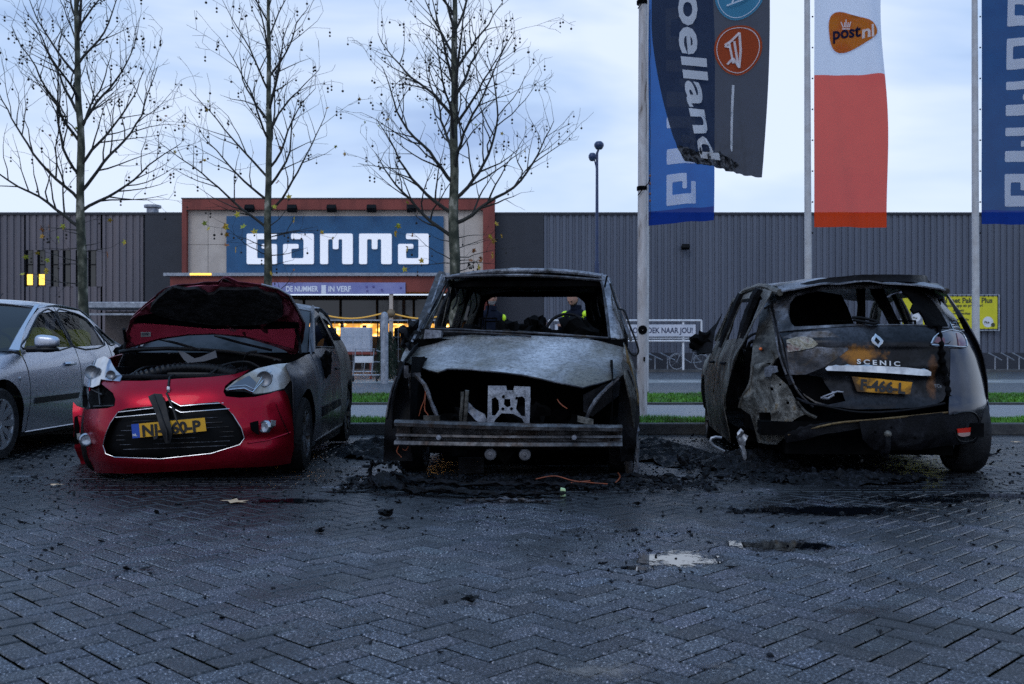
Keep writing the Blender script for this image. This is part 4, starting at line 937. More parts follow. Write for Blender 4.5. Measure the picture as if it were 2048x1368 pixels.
def person(loc, rz, label, head_pitch=0, head_yaw=0, bend=0.0, arms='down', bald=True, cap=False, coat='navy', patch_m='hiviz', beard=False, scale=1.0, phone=False):
    """figure faces -Y in its own frame"""
    root = empty('person', loc, rz, label=label, cat='person'); root.scale = (scale,) * 3
    B = Matrix.Rotation(bend, 4, 'X')         # lean forward from the hips
    hip = Vector((0, 0, .95))
    def up(x, y, z): v = B @ Vector((x, y, z - .95)); return tuple(v + hip)
    V = []; E = []
    def add(p, r, par=None):
        V.append((p[0], p[1], p[2], r)); i = len(V) - 1
        if par is not None: E.append((par, i))
        return i
    pel = add((0, 0, .95), (.16, .12)); bel = add(up(0, .0, 1.08), (.155, .12), pel); che = add(up(0, 0, 1.28), (.18, .13), bel); sh = add(up(0, .01, 1.42), (.15, .1), che); nk = add(up(0, -.005, 1.5), .065, sh); add(up(0, -.01, 1.56), .055, nk)
    hands = []
    for s in (-1, 1):
        s0 = add(up(.17 * s, .01, 1.41), .072, sh)
        if arms == 'down': el = (.23 * s, .03, 1.14); wr = (.22 * s, -.06, .9)
        elif arms == 'phone': el = (.24 * s, -.06, 1.15); wr = (.07 * s, -.32, 1.22)
        else: el = (.22 * s, -.1, 1.16); wr = (.16 * s, -.3, 1.02)
        el, wr = up(*el), up(*wr)
        e1 = add(el, .052, s0); w1 = add(wr, .038, e1); hands.append((s, Vector(wr), (Vector(wr) - Vector(el)).normalized()))
        h = add((.1 * s, 0, .88), .095, pel); kx = .11 * s; kn = add((kx, -.02 - .08 * bend, .5), .068, h); an = add((.12 * s, .02, .1), .052, kn); add((.13 * s, -.12, .05), .045, an)
    body = skin_obj('body', V, E, 0, M[coat], root)
    # head: one sculpted surface
    bm = bmesh.new(); bmesh.ops.create_uvsphere(bm, u_segments=36, v_segments=28, radius=1)
    Hm = Matrix.Translation(Vector(up(0, -.02, 1.56))) @ Matrix.Rotation(head_yaw, 4, 'Z') @ Matrix.Rotation(head_pitch, 4, 'X') @ Matrix.Translation((0, -.01, .1))
    hv = []
    for v in bm.verts:
        x, y, z = v.co; nx, ny, nzz = x, y, z
        X = x * .074; Y = y * .095; Z = z * .118
        if z < 0: X *= 1 - .28 * z * z; Y *= 1 - .1 * z * z
        if y < 0:
            def g(cx, cz, w, h): return math.exp(-((x - cx) / w) ** 2 - ((z - cz) / h) ** 2)
            Y -= .022 * g(0, -.2, .14, .16) + .012 * g(0, -.02, .12, .25) + .006 * g(0, -.52, .3, .08) + .01 * g(0, -.85, .3, .2) + .007 * g(0, .22, .6, .08)
            Y += .010 * (g(.36, .02, .2, .12) + g(-.36, .02, .2, .12)) + .004 * g(0, -.58, .25, .03)
        for s in (-1, 1):
            e_ = math.exp(-((y - .08) / .18) ** 2 - ((z + .08) / .22) ** 2)
            if x * s > .8: X += s * .014 * e_
        hv.append(tuple(Hm @ Vector((X, Y, Z))))
    bm.verts.index_update(); hb = MB().add(hv, [tuple(v.index for v in f.verts) for f in bm.faces]); bm.free()
    head = obj('head', hb, M['skin'], root, split=None)
    eye = MB()
    for s in (-1, 1): eye.ico(Hm @ Vector((.027 * s, -.083, .004)), .0095, 2)
    obj('eyes', eye, M['black'], head)
    if beard: obj('beard', MB().add([Hm @ (Vector((v.x * 1.03, v.y * 1.04 - .002, v.z * 1.02))) for v in [Hm.inverted() @ Vector(p) for p in hv]], [f for f in hb.f if all((Hm.inverted() @ Vector(hv[i])).z < -.045 and (Hm.inverted() @ Vector(hv[i])).y < .03 for i in f)]), M['beard'] if beard == 'dark' else M['hair'], head)
    hi = Hm.inverted(); loc_ = [hi @ Vector(p) for p in hv]
    if cap:
        obj('cap', MB().add([Hm @ Vector((v.x * 1.1, v.y * 1.08, v.z * 1.08 + .004)) for v in loc_], [f for f in hb.f if all(loc_[i].z > .035 for i in f)]), M['navy2'], head)
        obj('cap_peak', MB().add([Hm @ Vector(p) for p in ((-.06, -.08, .045), (.06, -.08, .045), (.05, -.15, .03), (0, -.165, .03), (-.05, -.15, .03))], [(0, 1, 2, 3, 4)]), M['navy2'], head, solid=.006)
    else:
        hh = [f for f in hb.f if all(loc_[i].y > (.015 if bald else -.04) and loc_[i].z > (-.07) and (loc_[i].z < .07 or not bald) for i in f)]
        obj('hair', MB().add([Hm @ (v * 1.04) for v in loc_], hh), M['hair'], head)
    for s, w, d in hands:
        # palm and five fingers as short skinned chains
        V2 = []; E2 = []
        def a2(p, r, par=None):
            V2.append((p.x, p.y, p.z, r)); i = len(V2) - 1
            if par is not None: E2.append((par, i))
            return i
        side = d.cross(Vector((0, 0, 1))); side = side.normalized() if side.length > .1 else Vector((1, 0, 0)); dn = side.cross(d).normalized()
        if dn.z > 0: dn = -dn
        p0 = a2(w, .024); p1 = a2(w + d * .05, .027, p0)
        for k, ln in enumerate((.07, .078, .073, .06)):
            o_ = side * (.030 - .02 * k) * s; b_ = a2(w + d * .085 + o_, .011, p1); c_ = a2(w + d * (.085 + ln * .5) + o_ * 1.05 + dn * .012, .0095, b_); a2(w + d * (.085 + ln * .8) + o_ * 1.05 + dn * .04, .008, c_)
        t_ = a2(w + d * .04 + side * .035 * s * 1 + dn * .01, .012, p0); a2(w + d * .08 + side * .045 * s + dn * .03, .0095, t_)
        obj_ = skin_obj('hand', V2, E2, 0, M['skin'], root, 1)
    # clothing pieces: a collar, shoulder patches and bands that follow the torso
    def band(z0, z1, rx, ry, mt, nm, a0=0, a1=2 * PI, n=28):
        rows = [[up(rx * math.cos(a0 + (a1 - a0) * k / n), ry * math.sin(a0 + (a1 - a0) * k / n), z) for k in range(n + 1)] for z in (z0, z1)]
        return obj(nm, MB().grid(rows), M[mt], root, solid=.006, off=0)
    band(1.47, 1.54, .085, .08, coat, 'collar')
    if patch_m == 'sleeve':
        obj('shoulder_patch', MB().ico(Vector(up(.215, -.02, 1.36)), .05, 2, sc=(.9, 1.05, 1.1)), M['hiviz'], root)
    elif patch_m:
        band(1.27, 1.36, .205, .158, patch_m, 'chest_band'); band(1.2, 1.24, .20, .152, 'reflect', 'reflective_band')
        for s in (-1, 1):
            a_ = Vector(up(.17 * s, .01, 1.41)); e_ = Vector(V[[i for i, v in enumerate(V) if 0][0]][:3]) if 0 else None
            obj('shoulder_patch', MB().ico(Vector(up(.19 * s, 0, 1.4)), .075, 2, sc=(.9, 1.05, .8)), M[patch_m], root)
    if phone:
        ps = Vector(up(0, -.40, 1.27)); obj('phone', MB().box(ps, (.08, .15, .012), Matrix.Rotation(R(-25), 3, 'X')), M['plastic'], root)
    return root
def at(px, Y): return ((px - 1024) / F_PX * Y, Y)
x, y = at(982, 15.2); person((x, y, .1), R(35), 'bald grey bearded man in navy uniform seen at the left inside the van windows', head_yaw=R(-20), arms='down', beard='grey', patch_m='sleeve', scale=.985)
x, y = at(1152, 15.0); person((x, y, .1), R(-38), 'uniformed man with yellow green chest bands looking down at his phone', head_pitch=R(38), arms='phone', beard='dark', phone=False, scale=.985)
ph = MB().box((0, 0, 0), (.075, .012, .15), Matrix.Rotation(R(60), 3, 'X')); phx, phy = at(1133, 14.62)
tag(obj('phone', ph.tf(Matrix.Translation((phx, phy, bz(636, 14.6)))), M['plastic'], bevel=.004), 'black phone held by the man with yellow green chest bands', 'phone')
x, y = at(1086, 23); person((x, y, 0), R(20), 'distant person in orange seen low through the van beside the blue sign', coat='hiorange', patch_m=None, scale=.95)
x, y = at(617, 15.6); person((x, y - .1, .1), R(40), 'person in dark blue cap bending forward, seen through the red car side window', bend=R(62), cap=True, arms='reach', patch_m=None, head_pitch=R(-40), scale=.98)
# ================================================================ CAR TOOLKIT
class Tracer:
    """finds where the line of sight of a photo pixel meets a car surface, in the car's own frame; used to take measurements"""
    def __init__(s, loc, rz, t0=-.35, t1=4.8, oy=0.0):
        s.loc = Vector(loc); s.M = Matrix.Rotation(-rz, 3, 'Z')
    def hit(s, px, py, Ff, a=5.5, b=14.0):
        d = Vector(((px - 1024) / F_PX, 1, (HOR - py) / F_PX)); c = Vector((0, 0, CAM_Z))
        g = lambda t: Ff(s.M @ (c + d * t - s.loc))
        n = 60; pt_ = a; pv = g(a)
        for i in range(1, n + 1):
            t = a + (b - a) * i / n; v = g(t)
            if pv * v <= 0:
                lo, hi = pt_, t
                for _ in range(30):
                    m = (lo + hi) / 2
                    if g(m) * pv > 0: lo = m
                    else: hi = m
                return s.M @ (c + d * lo - s.loc)
            pt_, pv = t, v
        return s.M @ (c + d * (a + 1.5) - s.loc)
def front_fn(yc, w, d=.5, p=3.6):
    """front or rear face: y as a function of x and z, corners wrapping back"""
    def f(x, z):
        ww = interp(z, w) if isinstance(w, list) else w
        return interp(z, yc) + d * min(1.25, abs(x) / ww) ** p
    return f
def xz(tr, f, pts):
    o = []
    for (px, py) in pts:
        q = tr.hit(px, py, lambda v: v.y - f(v.x, v.z)); o.append((q.x, q.z))
    return o
def side_fn(lines):
    """half width as a function of y and z from longitudinal lines, each (z table or number, x table)"""
    def g(y, z):
        zz = []
        for zl, xl in lines: zz.append(((interp(y, zl) if isinstance(zl, list) else zl), interp(y, xl) if isinstance(xl, list) else xl))
        zz.sort(); k = [zz[0]]
        for q in zz[1:]:
            if q[0] - k[-1][0] > .01: k.append(q)
        return interp(z, k)
    return g
def arc(yc, zc, r, a0, a1, n=14): return [(yc + r * math.cos(R(a0 + (a1 - a0) * i / n)), zc + r * math.sin(R(a0 + (a1 - a0) * i / n))) for i in range(n + 1)]
def side_panel(parent, g, name, outline, mt, sides=(1, -1), holes=(), step=.07, th=.006, rough=0.0, off=0.0, label=None, seed=0):
    os_ = []
    for s in sides:
        fn = lambda y, z: (s * (g(y, z) + off + (rough * (noise.noise(Vector((y * 5, z * 5, seed + s))) + .5 * noise.noise(Vector((y * 13, z * 13, seed)))) if rough else 0)), y, z)
        os_.append(obj(name, patch(MB(), outline, fn, step, holes, flip=(s < 0)), mt, parent, solid=th, off=0, split=50, label=label))
    return os_
def face_panel(parent, f, name, outline, mt, holes=(), step=.06, th=.006, off=0.0, rough=0.0, seed=0, label=None, split=50, dfn=None):
    def fn(x, z):
        y = f(x, z) + off
        if rough: y += rough * (noise.noise(Vector((x * 5, z * 5, seed))) + .5 * noise.noise(Vector((x * 13, z * 13, seed))))
        if dfn: y += dfn(x, z)
        return (x, y, z)
    return obj(name, patch(MB(), outline, fn, step, holes), mt, parent, solid=th, off=0, split=split, label=label)
def roof_panel(parent, name, zc, zr, xr, y0, y1, mt, rough=0.0, seed=0, th=.008, c0=.0, c1=.0):
    rows = []
    for i in range(25):
        rw = []
        for j in range(25):
            u = -1 + 2 * j / 24; y = y0 + (y1 - y0) * i / 24; yy = y + (c0 * (u * u) * (1 - i / 24)) - c1 * u * u * (i / 24)
            a, b = interp(y, zc), interp(y, zr); z = a - (a - b) * abs(u) ** 2.4
            if rough: z += rough * noise.noise(Vector((u * 4, y * 4, seed)))
            rw.append((u * (interp(y, xr) if isinstance(xr, list) else xr), yy, z))
        rows.append(rw)
    return obj(name, MB().grid(rows), mt, parent, solid=th, off=0, split=50)
def strip(parent, name, a, b, mt, th=.03, n=8, label=None):
    """a pillar or trim strip between two rails of points"""
    A = spline(a, n, False); B = spline(b, n, False)
    return obj(name, MB().grid([A, B]), mt, parent, solid=th, off=0, label=label, split=40)
def wheel(parent, c, r, w, side, rim_mt, tyre_mt, spokes=5, twin=True, flat=0.0, rr=.66):
    """side +1: outer face towards +x"""
    t = MB(); pr = [(rr * r, -w / 2), (r * .93, -w / 2 * 1.02), (r * .985, -w / 2 * .8), (r, -w / 2 * .4), (r, w / 2 * .4), (r * .985, w / 2 * .8), (r * .93, w / 2 * 1.02), (rr * r, w / 2)]
    t.lathe(pr, 40, c, 'X', closed=True)
    if flat: t.v = [(x, y, max(z, flat)) for x, y, z in t.v]
    wh = empty('wheel', (0, 0, 0)); wh.parent = parent
    obj('tyre', t, tyre_mt, wh, split=50)
    if rim_mt:
        q = rr * r; m = MB(); m.lathe([(q, -w / 2), (q, w / 2 * .98), (q * .93, w / 2 * .96), (q * .88, w / 2 * .5), (q * .86, -w / 2)], 40, c, 'X')
        for k in range(spokes):
            for dd in ((-.13, .13) if twin else (0,)):
                a = 2 * PI * k / spokes; a2 = a + dd; p0 = Vector(c) + Vector((side * w * .34, .18 * q * math.cos(a), .18 * q * math.sin(a))); p1 = Vector(c) + Vector((side * w * .44, .95 * q * math.cos(a2), .95 * q * math.sin(a2)))
                tn = Vector((0, -math.sin(a2), math.cos(a2))) * q * (.075 if twin else .13); h = Vector((side * .012, 0, 0))
                m.add([p0 - tn * .7 - h, p0 + tn * .7 - h, p1 + tn - h, p1 - tn - h, p0 - tn * .7 + h, p0 + tn * .7 + h, p1 + tn + h, p1 - tn + h], [(0, 1, 2, 3), (7, 6, 5, 4), (0, 4, 5, 1), (1, 5, 6, 2), (2, 6, 7, 3), (3, 7, 4, 0)])
        m.lathe([(.001, side * w * .40), (q * .2, side * w * .38), (q * .22, side * w * .3)], 20, c, 'X')
        obj('rim', m, rim_mt, wh, split=30)
        obj('brake_disc', MB().lathe([(.02, 0), (q * .7, 0), (q * .7, -side * .02), (.02, -side * .02)], 28, c, 'X'), M['soot'], wh)
    return wh
def crumple(mb, amp, sc, seed=0):
    mb.v = [(x + amp * noise.noise(Vector((x * sc, y * sc, z * sc + seed))), y + amp * noise.noise(Vector((x * sc + 9, y * sc, z * sc + seed))), z + amp * noise.noise(Vector((x * sc, y * sc + 9, z * sc + seed)))) for x, y, z in mb.v]; return mb
def seat(parent, x, y, mt, name='seat', h=.6, w=.46, frame=False):
    o = empty(name, (x, y, 0)); o.parent = parent
    if frame:
        m = MB(); b0 = [(-w / 2 + .04, .2, .45), (-w / 2 + .02, .3, .95), (-w / 2 + .12, .34, 1.02), (w / 2 - .12, .34, 1.02), (w / 2 - .02, .3, .95), (w / 2 - .04, .2, .45)]
        m.tube(spline(b0, 4, False), .018, 6); m.tube([(-.08, .33, 1.0), (-.08, .34, 1.17), (.08, .34, 1.17), (.08, .33, 1.0)], .012, 6)
        for k in range(3): m.tube([(-w / 2 + .04, .24 + .02 * k, .6 + .12 * k), (w / 2 - .04, .24 + .02 * k, .6 + .12 * k)], .006, 4)
        obj('backrest', m, mt, o); obj('cushion', crumple(MB().box((0, -.02, .4), (w, .46, .1)), .02, 8), mt, o, smooth=False)
    else:
        obj('backrest', MB().box((0, .27, .78), (w, .14, .62), Matrix.Rotation(R(-12), 3, 'X')), mt, o, bevel=.05); obj('headrest', MB().box((0, .36, 1.2), (.26, .1, .17)), mt, o, bevel=.04)
        obj('cushion', MB().box((0, 0, .42), (w, .5, .16)), mt, o, bevel=.04)
    return o
def steering_wheel(parent, x, y, z, mt, rim=True, tilt=25):
    m = MB(); c = Vector((0, 0, 0)); m.lathe([(.18 + .014 * math.cos(a), .014 * math.sin(a)) for a in [2 * PI * k / 6 for k in range(6)]], 28, (0, 0, 0), 'Y', closed=True)
    m.tube([(-.17, 0, .02), (0, .01, 0), (.17, 0, .02)], .016, 6); m.tube([(0, .0, 0), (0, 0, -.17)], .016, 6)
    m.tf(Matrix.Translation((x, y, z)) @ Matrix.Rotation(R(-tilt), 4, 'X')); return obj('steering_wheel', m, mt, parent)
def plate_text(parent, s, cx, cz, h, w, f, ang, mt, off=-.01, bold=.004):
    ca, sa = math.cos(ang), math.sin(ang)
    def fn(a, b, d):
        x, z = a, b - h * .5; X = cx + x * ca - z * sa; Z = cz + x * sa + z * ca; return (X, f(X, Z) + off, Z)
    return obj('lettering', text_mb(s, h * 1.38, fn, width=w, bold=bold, align='CENTER'), mt, parent, smooth=False)

M['red'] = mat('red_metallic_paint', (.31, .003, .016), (.36, .004, .02), scale=3, rough=.33, metal=.8, coat=.2, spec=.3, bump=.05, bscale=220)
M['red_dull'] = burnt('heat_dulled_red_paint', [(.32, (.03, .006, .009)), (.5, (.14, .02, .032)), (.66, (.3, .07, .1))], scale=2.6, rough=.35, metal=.3, bump=.15, seed=2, speck=False)
M['silver'] = mat('silver_paint', (.44, .46, .52), (.48, .50, .56), scale=1.5, rough=.3, metal=.85, coat=.6, bump=.12, bscale=260)
M['hood_under'] = burnt('sooted_red_underside', [(.36, (.01, .006, .006)), (.5, (.16, .025, .04)), (.62, (.45, .12, .17))], scale=4, rough=.4, metal=.2, bump=.3, seed=4, speck=False)
M['b_dark'] = burnt('burnt_dark_paint', [(.34, (.005, .005, .006)), (.5, (.02, .021, .026)), (.6, (.06, .063, .077)), (.7, (.14, .15, .175))], scale=1.8, rough=.16, rough2=.42, metal=.5, seed=1, stretch=(1, 1, .7), bump=.18, dist=.4, stain=(.12, .12, .135), sscale=3.2, slo=.55, shi=.66, samt=.7)
M['b_grey'] = burnt('ash_grey_burnt_sheet', [(.32, (.10, .097, .095)), (.5, (.24, .24, .25)), (.68, (.46, .47, .5))], scale=1.25, rough=.36, rough2=.55, metal=.25, seed=5, bump=.22, dist=.5, stain=(.13, .115, .09), sscale=2.0, slo=.44, shi=.62, samt=.85)
M['b_roof'] = burnt('ash_burnt_roof', [(.32, (.06, .06, .068)), (.5, (.2, .21, .245)), (.68, (.36, .37, .40))], scale=2.6, rough=.35, rough2=.55, metal=.35, seed=9, bump=.25, dist=.4, stain=(.03, .028, .026), sscale=4, slo=.5, shi=.62)
M['b_brown'] = burnt('brown_heat_stained_sheet', [(.34, (.04, .036, .03)), (.5, (.12, .113, .1)), (.66, (.28, .275, .255))], scale=1.9, rough=.4, rough2=.6, metal=.35, seed=7, bump=.3, dist=.5, stain=(.012, .01, .008), sscale=2.6, slo=.49, shi=.6)
M['b_rust'] = burnt('rusted_ochre_sheet', [(.34, (.06, .035, .014)), (.5, (.17, .12, .055)), (.66, (.28, .22, .13))], scale=3, rough=.6, metal=.2, seed=3, stretch=(1, 1, .5), bump=.3, dist=.5)
M['b_frame'] = burnt('burnt_frame_steel', [(.34, (.015, .015, .018)), (.5, (.06, .06, .068)), (.66, (.2, .205, .23))], scale=4.5, rough=.45, metal=.4, seed=8, bump=.35, dist=.5, stain=(.05, .035, .022), sscale=6, slo=.52, shi=.64)
M['b_black'] = burnt('charred_black_sheet', [(.35, (.0015, .0015, .002)), (.56, (.006, .006, .008)), (.72, (.028, .03, .036))], scale=5, rough=.4, rough2=.8, metal=.15, seed=6, bump=.5, spec=.15, dist=.6)
M['b_beam'] = burnt('heat_browned_beam', [(.34, (.02, .019, .02)), (.5, (.075, .072, .075)), (.66, (.17, .165, .17))], scale=6, rough=.4, metal=.55, seed=11, bump=.2, dist=.3, stain=(.05, .034, .026), sscale=5, slo=.48, shi=.6)
M['gate'] = burnt('heat_stained_dark_paint', [(.34, (.008, .008, .01)), (.5, (.02, .021, .025)), (.62, (.045, .047, .056)), (.74, (.08, .083, .1))], scale=1.7, rough=.14, rough2=.36, metal=.5, seed=13, bump=.15, dist=.3, stain=(.003, .003, .0035), sscale=2.4, slo=.54, shi=.64)
def spot(m, c, r, col, amt=.9, thr=.5):
    """a heat stain with a place of its own on the painted sheet: c centre and r radii in the car's frame"""
    t = m.node_tree; b = t.nodes['Principled BSDF']; lk = t.links; src = b.inputs['Base Color'].links[0].from_socket
    tc = t.nodes.new('ShaderNodeTexCoord'); mp = t.nodes.new('ShaderNodeMapping'); mp.vector_type = 'TEXTURE'; mp.inputs['Location'].default_value = c; mp.inputs['Scale'].default_value = r; lk.new(tc.outputs['Object'], mp.inputs['Vector'])
    ln = t.nodes.new('ShaderNodeVectorMath'); ln.operation = 'LENGTH'; lk.new(mp.outputs[0], ln.inputs[0])
    n = t.nodes.new('ShaderNodeTexNoise'); n.inputs['Scale'].default_value = 7; n.inputs['Detail'].default_value = 8; n.inputs['Roughness'].default_value = .7; lk.new(tc.outputs['Object'], n.inputs['Vector'])
    ad = t.nodes.new('ShaderNodeMath'); ad.operation = 'MULTIPLY_ADD'; ad.inputs[1].default_value = 2.4; lk.new(n.outputs['Fac'], ad.inputs[0]); lk.new(ln.outputs['Value'], ad.inputs[2])
    mr = t.nodes.new('ShaderNodeMapRange'); mr.inputs['From Min'].default_value = 1.45; mr.inputs['From Max'].default_value = 2.0; mr.inputs['To Min'].default_value = amt; mr.inputs['To Max'].default_value = 0; lk.new(ad.outputs[0], mr.inputs['Value'])
    mx = t.nodes.new('ShaderNodeMix'); mx.data_type = 'RGBA'; lk.new(mr.outputs[0], mx.inputs[0]); lk.new(src, mx.inputs[6]); mx.inputs[7].default_value = col + (1,); lk.new(mx.outputs[2], b.inputs['Base Color'])
M['flank'] = mat('dark_grey_metallic_paint', (.035, .038, .05), (.07, .075, .095), scale=1.6, rough=.2, rough2=.34, metal=.75, coat=.4)
M['lens'] = mat('headlight_lens', (.42, .45, .5), (.3, .33, .38), scale=6, rough=.1, rough2=.25, metal=.5, coat=.8)
M['lens_burnt'] = burnt('heat_yellowed_lens', [(.3, (.14, .1, .06)), (.42, (.32, .3, .26)), (.55, (.5, .5, .5)), (.7, (.42, .43, .45))], scale=4, rough=.15, metal=.3, bump=.15, seed=2, speck=False)
M['plate_y'] = mat('plate_yellow', (.62, .3, .008), (.68, .35, .012), scale=5, rough=.45)
M['plate_b'] = mat('plate_blue', (.01, .06, .35), rough=.45)
M['ink'] = mat('plate_ink', (.005, .005, .006), rough=.5)
M['copper'] = mat('copper_wire', (.3, .065, .02), (.2, .06, .03), scale=20, rough=.5, metal=.4)
# ================================================================ RED HATCHBACK WITH RAISED BONNET
LOC, RZ = (-2.36, 6.95, 0), R(2.0)
car = empty('hatchback', LOC, RZ, label='red hatchback with raised crumpled bonnet and burnt dark side', cat='car')
T = Tracer(LOC, RZ)
def c1(pts): return [(120 + u / 2.973, 520 + v / 2.973) for u, v in pts]
F = front_fn([(.02, .14), (.12, .05), (.22, .0), (.36, .0), (.5, .04), (.6, .08), (.7, .16), (.78, .28), (.86, .45), (.95, .62)], [(.05, .80), (.3, .85), (.6, .84), (.8, .82), (.95, .78)], .55, 3.4)
def dent(x, z):
    fog = .035 * (math.exp(-((x + .70) / .09) ** 2 - ((z - .24) / .07) ** 2) + math.exp(-((x - .60) / .12) ** 2 - ((z - .30) / .06) ** 2))
    lip = -.025 / (1 + math.exp((z - .155) * 120)) - .012 / (1 + math.exp(-(z - .475) * 90)) * (1 if abs(x) < .62 else .2)
    return fog + lip + .012 * noise.noise(Vector((x * 4, z * 5, 2))) * (1 if z > .55 else .3)
out_ = xz(T, F, c1([(80, 845), (100, 868), (140, 882), (200, 887), (290, 881), (330, 868), (336, 830), (322, 792), (292, 768), (258, 742), (222, 702), (300, 711), (380, 720), (500, 721), (640, 714), (700, 708), (900, 698), (1040, 682), (1125, 655), (1080, 692), (1020, 720), (985, 750), (975, 785), (990, 812), (1070, 820), (1160, 815), (1250, 795), (1328, 766), (1356, 815), (1378, 900), (1386, 1000), (1388, 1120), (1372, 1205), (1300, 1218), (1000, 1232), (600, 1258), (300, 1262), (135, 1238), (100, 1140), (84, 1000), (76, 900)]))
gr_o = [(258, 1100), (272, 1040), (300, 972), (330, 930), (350, 900), (400, 882), (560, 868), (655, 832), (720, 862), (850, 852), (940, 843), (985, 868), (1030, 920), (1080, 1000), (1098, 1060), (1070, 1098), (900, 1150), (600, 1182), (330, 1172), (275, 1152)]
gr_l = xz(T, F, c1(gr_o))
bump = face_panel(car, F, 'bumper', out_, M['red'], [gr_l], step=.035, th=.008, dfn=lambda x, z: dent(x, z) + .012 * math.exp(-((z - .1) / .03) ** 2))
grl = face_panel(car, F, 'grille', [(x * .995 + .0, z) for x, z in gr_l], mat('gloss_black_grille', (.0015, .0015, .002), rough=.5, spec=.1), off=.045, step=.06)
def rail(pts, f, off): return [(x, f(x, z) + off, z) for x, z in xz(T, f, c1(pts))]
sur = rail(gr_o + gr_o[:1], F, -.008)
obj('chrome_surround', MB().tube(sur, .0034, 8), M['chrome'], bump)
for pts in ([(350, 905), (560, 880)], [(655, 832), (720, 868), (850, 857), (975, 850)], [(335, 936), (575, 914)], [(655, 872), (722, 906), (880, 894), (1010, 884)]):
    obj('chrome_bar', MB().tube(rail(pts, F, -.012), .005, 8), M['chrome'], grl)
sl_ = MB()
for k in range(7):
    v = 950 + k * 28; w_ = min(1, .72 + .1 * k) if k < 5 else 1.0 - .06 * (k - 4); cx_ = 675; sl_.tube(rail([(cx_ - 350 * w_, v + 12), (cx_, v + 2), (cx_ + 350 * w_, v - 12)], F, .03), .003, 4)
obj('mesh_bars', sl_, M['b_frame'], grl)
for (u, v, s) in ((165, 1068, -1), (1222, 990, 1)):
    q = xz(T, F, c1([(u, v)]))[0]; y = F(q[0], q[1]); Mx = Matrix.Translation((q[0], y - .028, q[1])) @ Matrix.Rotation(R(-22 * s), 4, 'Z') @ Matrix.Rotation(R(90), 4, 'X')
    fl = obj('fog_light', MB().lathe([(.001, .0), (.03, .004), (.036, -.0)], 24).tf(Mx), M['lens'], bump)
    obj('ring', MB().lathe([(.036, .0), (.04, .012), (.046, .006), (.05, -.01)], 24).tf(Mx), M['chrome'], fl)
    cs = c1([(u + s * 30, v - 40), (u + s * 62, v - 36), (u + s * 60, v - 5), (u + s * 38, v + 10)]); face_panel(bump, F, 'chrome_trim', xz(T, F, cs), M['chrome'], off=-.01, step=.02)
# side vents in the bumper corners and lower lip shade line
face_panel(bump, F, 'vent', xz(T, F, c1([(1130, 968), (1180, 955), (1185, 1040), (1140, 1010)])), M['soot'], off=-.006, step=.03)
face_panel(bump, F, 'vent', xz(T, F, c1([(88, 935), (105, 925), (118, 1000), (116, 1110), (96, 1130), (86, 1040)])), M['soot'], off=-.006, step=.03)
dt = MB()
for k in range(15): x_, z_ = xz(T, F, c1([(1285 + k * 4.6 + (k * k) * .05, 862 + k * 12)]))[0]; dt.ico((x_, F(x_, z_) - .006, z_), .007, 1)
obj('vent_holes', dt, M['soot'], bump)
for pts in ([(1030, 870), (1120, 880), (1240, 850), (1300, 850)], [(1120, 1090), (1240, 1070), (1370, 1025)], [(110, 925), (180, 940), (240, 960)], [(90, 1120), (160, 1180), (240, 1200)]):
    obj('crease', MB().tube(rail(pts, F, -.001), .006, 6), M['red'], bump)
bl = MB()
for pts in ([(1120, 876), (1150, 866), (1160, 830), (1175, 824), (1172, 850), (1195, 850), (1190, 818), (1208, 815)], [(1146, 874), (1200, 902), (1180, 868)]): bl.tube(rail(pts, F, -.006), .0022, 4)
obj('painted_reflection', bl, mat('blue_reflection_paint', (.03, .06, .7), rough=.6), bump)  # blue squiggle paints the reflection of blue lights on the bumper
# bonnet latch strap hanging over the nose and the loose black strip
st_ = rail([(656, 700), (650, 740), (652, 770)], F, -.02)
obj('strap', MB().tube([(st_[0][0], st_[0][1] + .1, st_[0][2] + .02)] + st_, .009, 6), M['plastic'], car)
obj('latch', MB().box(Vector(st_[2]) + Vector((0, -.005, 0)), (.022, .02, .045)), M['chrome'], car, bevel=.004)
sp = xz(T, F, c1([(538, 812), (575, 795), (620, 797), (645, 870), (665, 960), (682, 1030), (668, 1080), (640, 1088), (612, 1010), (590, 930), (560, 860)]))
tag(None or empty('loose_trim_strip', (0, 0, 0)), 'broken black plastic strip hanging over the red car number plate', 'trim strip')
ls = bpy.data.objects['loose_trim_strip']; ls.location = LOC; ls.rotation_euler = (0, 0, RZ)
face_panel(ls, F, 'strip', sp, M['plastic'], off=-.045, step=.03, th=.014, rough=.01)
obj('torn_edge', MB().tube(rail([(640, 790), (680, 880), (705, 960), (742, 1030)], F, -.03), .008, 5), M['plastic'], ls)
obj('torn_edge', MB().tube(rail([(575, 800), (610, 900), (650, 1010), (655, 1075)], F, -.065), .006, 5), M['plastic'], ls)
# number plate
pl = xz(T, F, c1([(435, 975), (870, 935), (875, 1015), (440, 1058)]))
pc = (sum(p[0] for p in pl) / 4, sum(p[1] for p in pl) / 4); pa = math.atan2(pl[1][1] - pl[0][1], pl[1][0] - pl[0][0])
FP = lambda x, z: F(pc[0], pc[1]) + .02 * abs(x - pc[0])
np_ = face_panel(car, FP, 'number_plate', pl, M['plate_y'], off=-.02, th=.004)
bb_ = xz(T, F, c1([(435, 975), (478, 971), (483, 1054), (440, 1058)])); face_panel(np_, FP, 'blue_band', bb_, M['plate_b'], off=-.0235, th=.001)
wpl = pl[1][0] - pl[0][0]
plate_text(np_, 'NJ-560-P', pc[0] + .02, pc[1] - .001, .078, wpl * .80, FP, pa, M['ink'], -.0265)
plate_text(np_, 'NL', pl[0][0] + .026, pc[1] - .048, .016, .03, FP, pa, M['white'], -.0265, bold=.001)
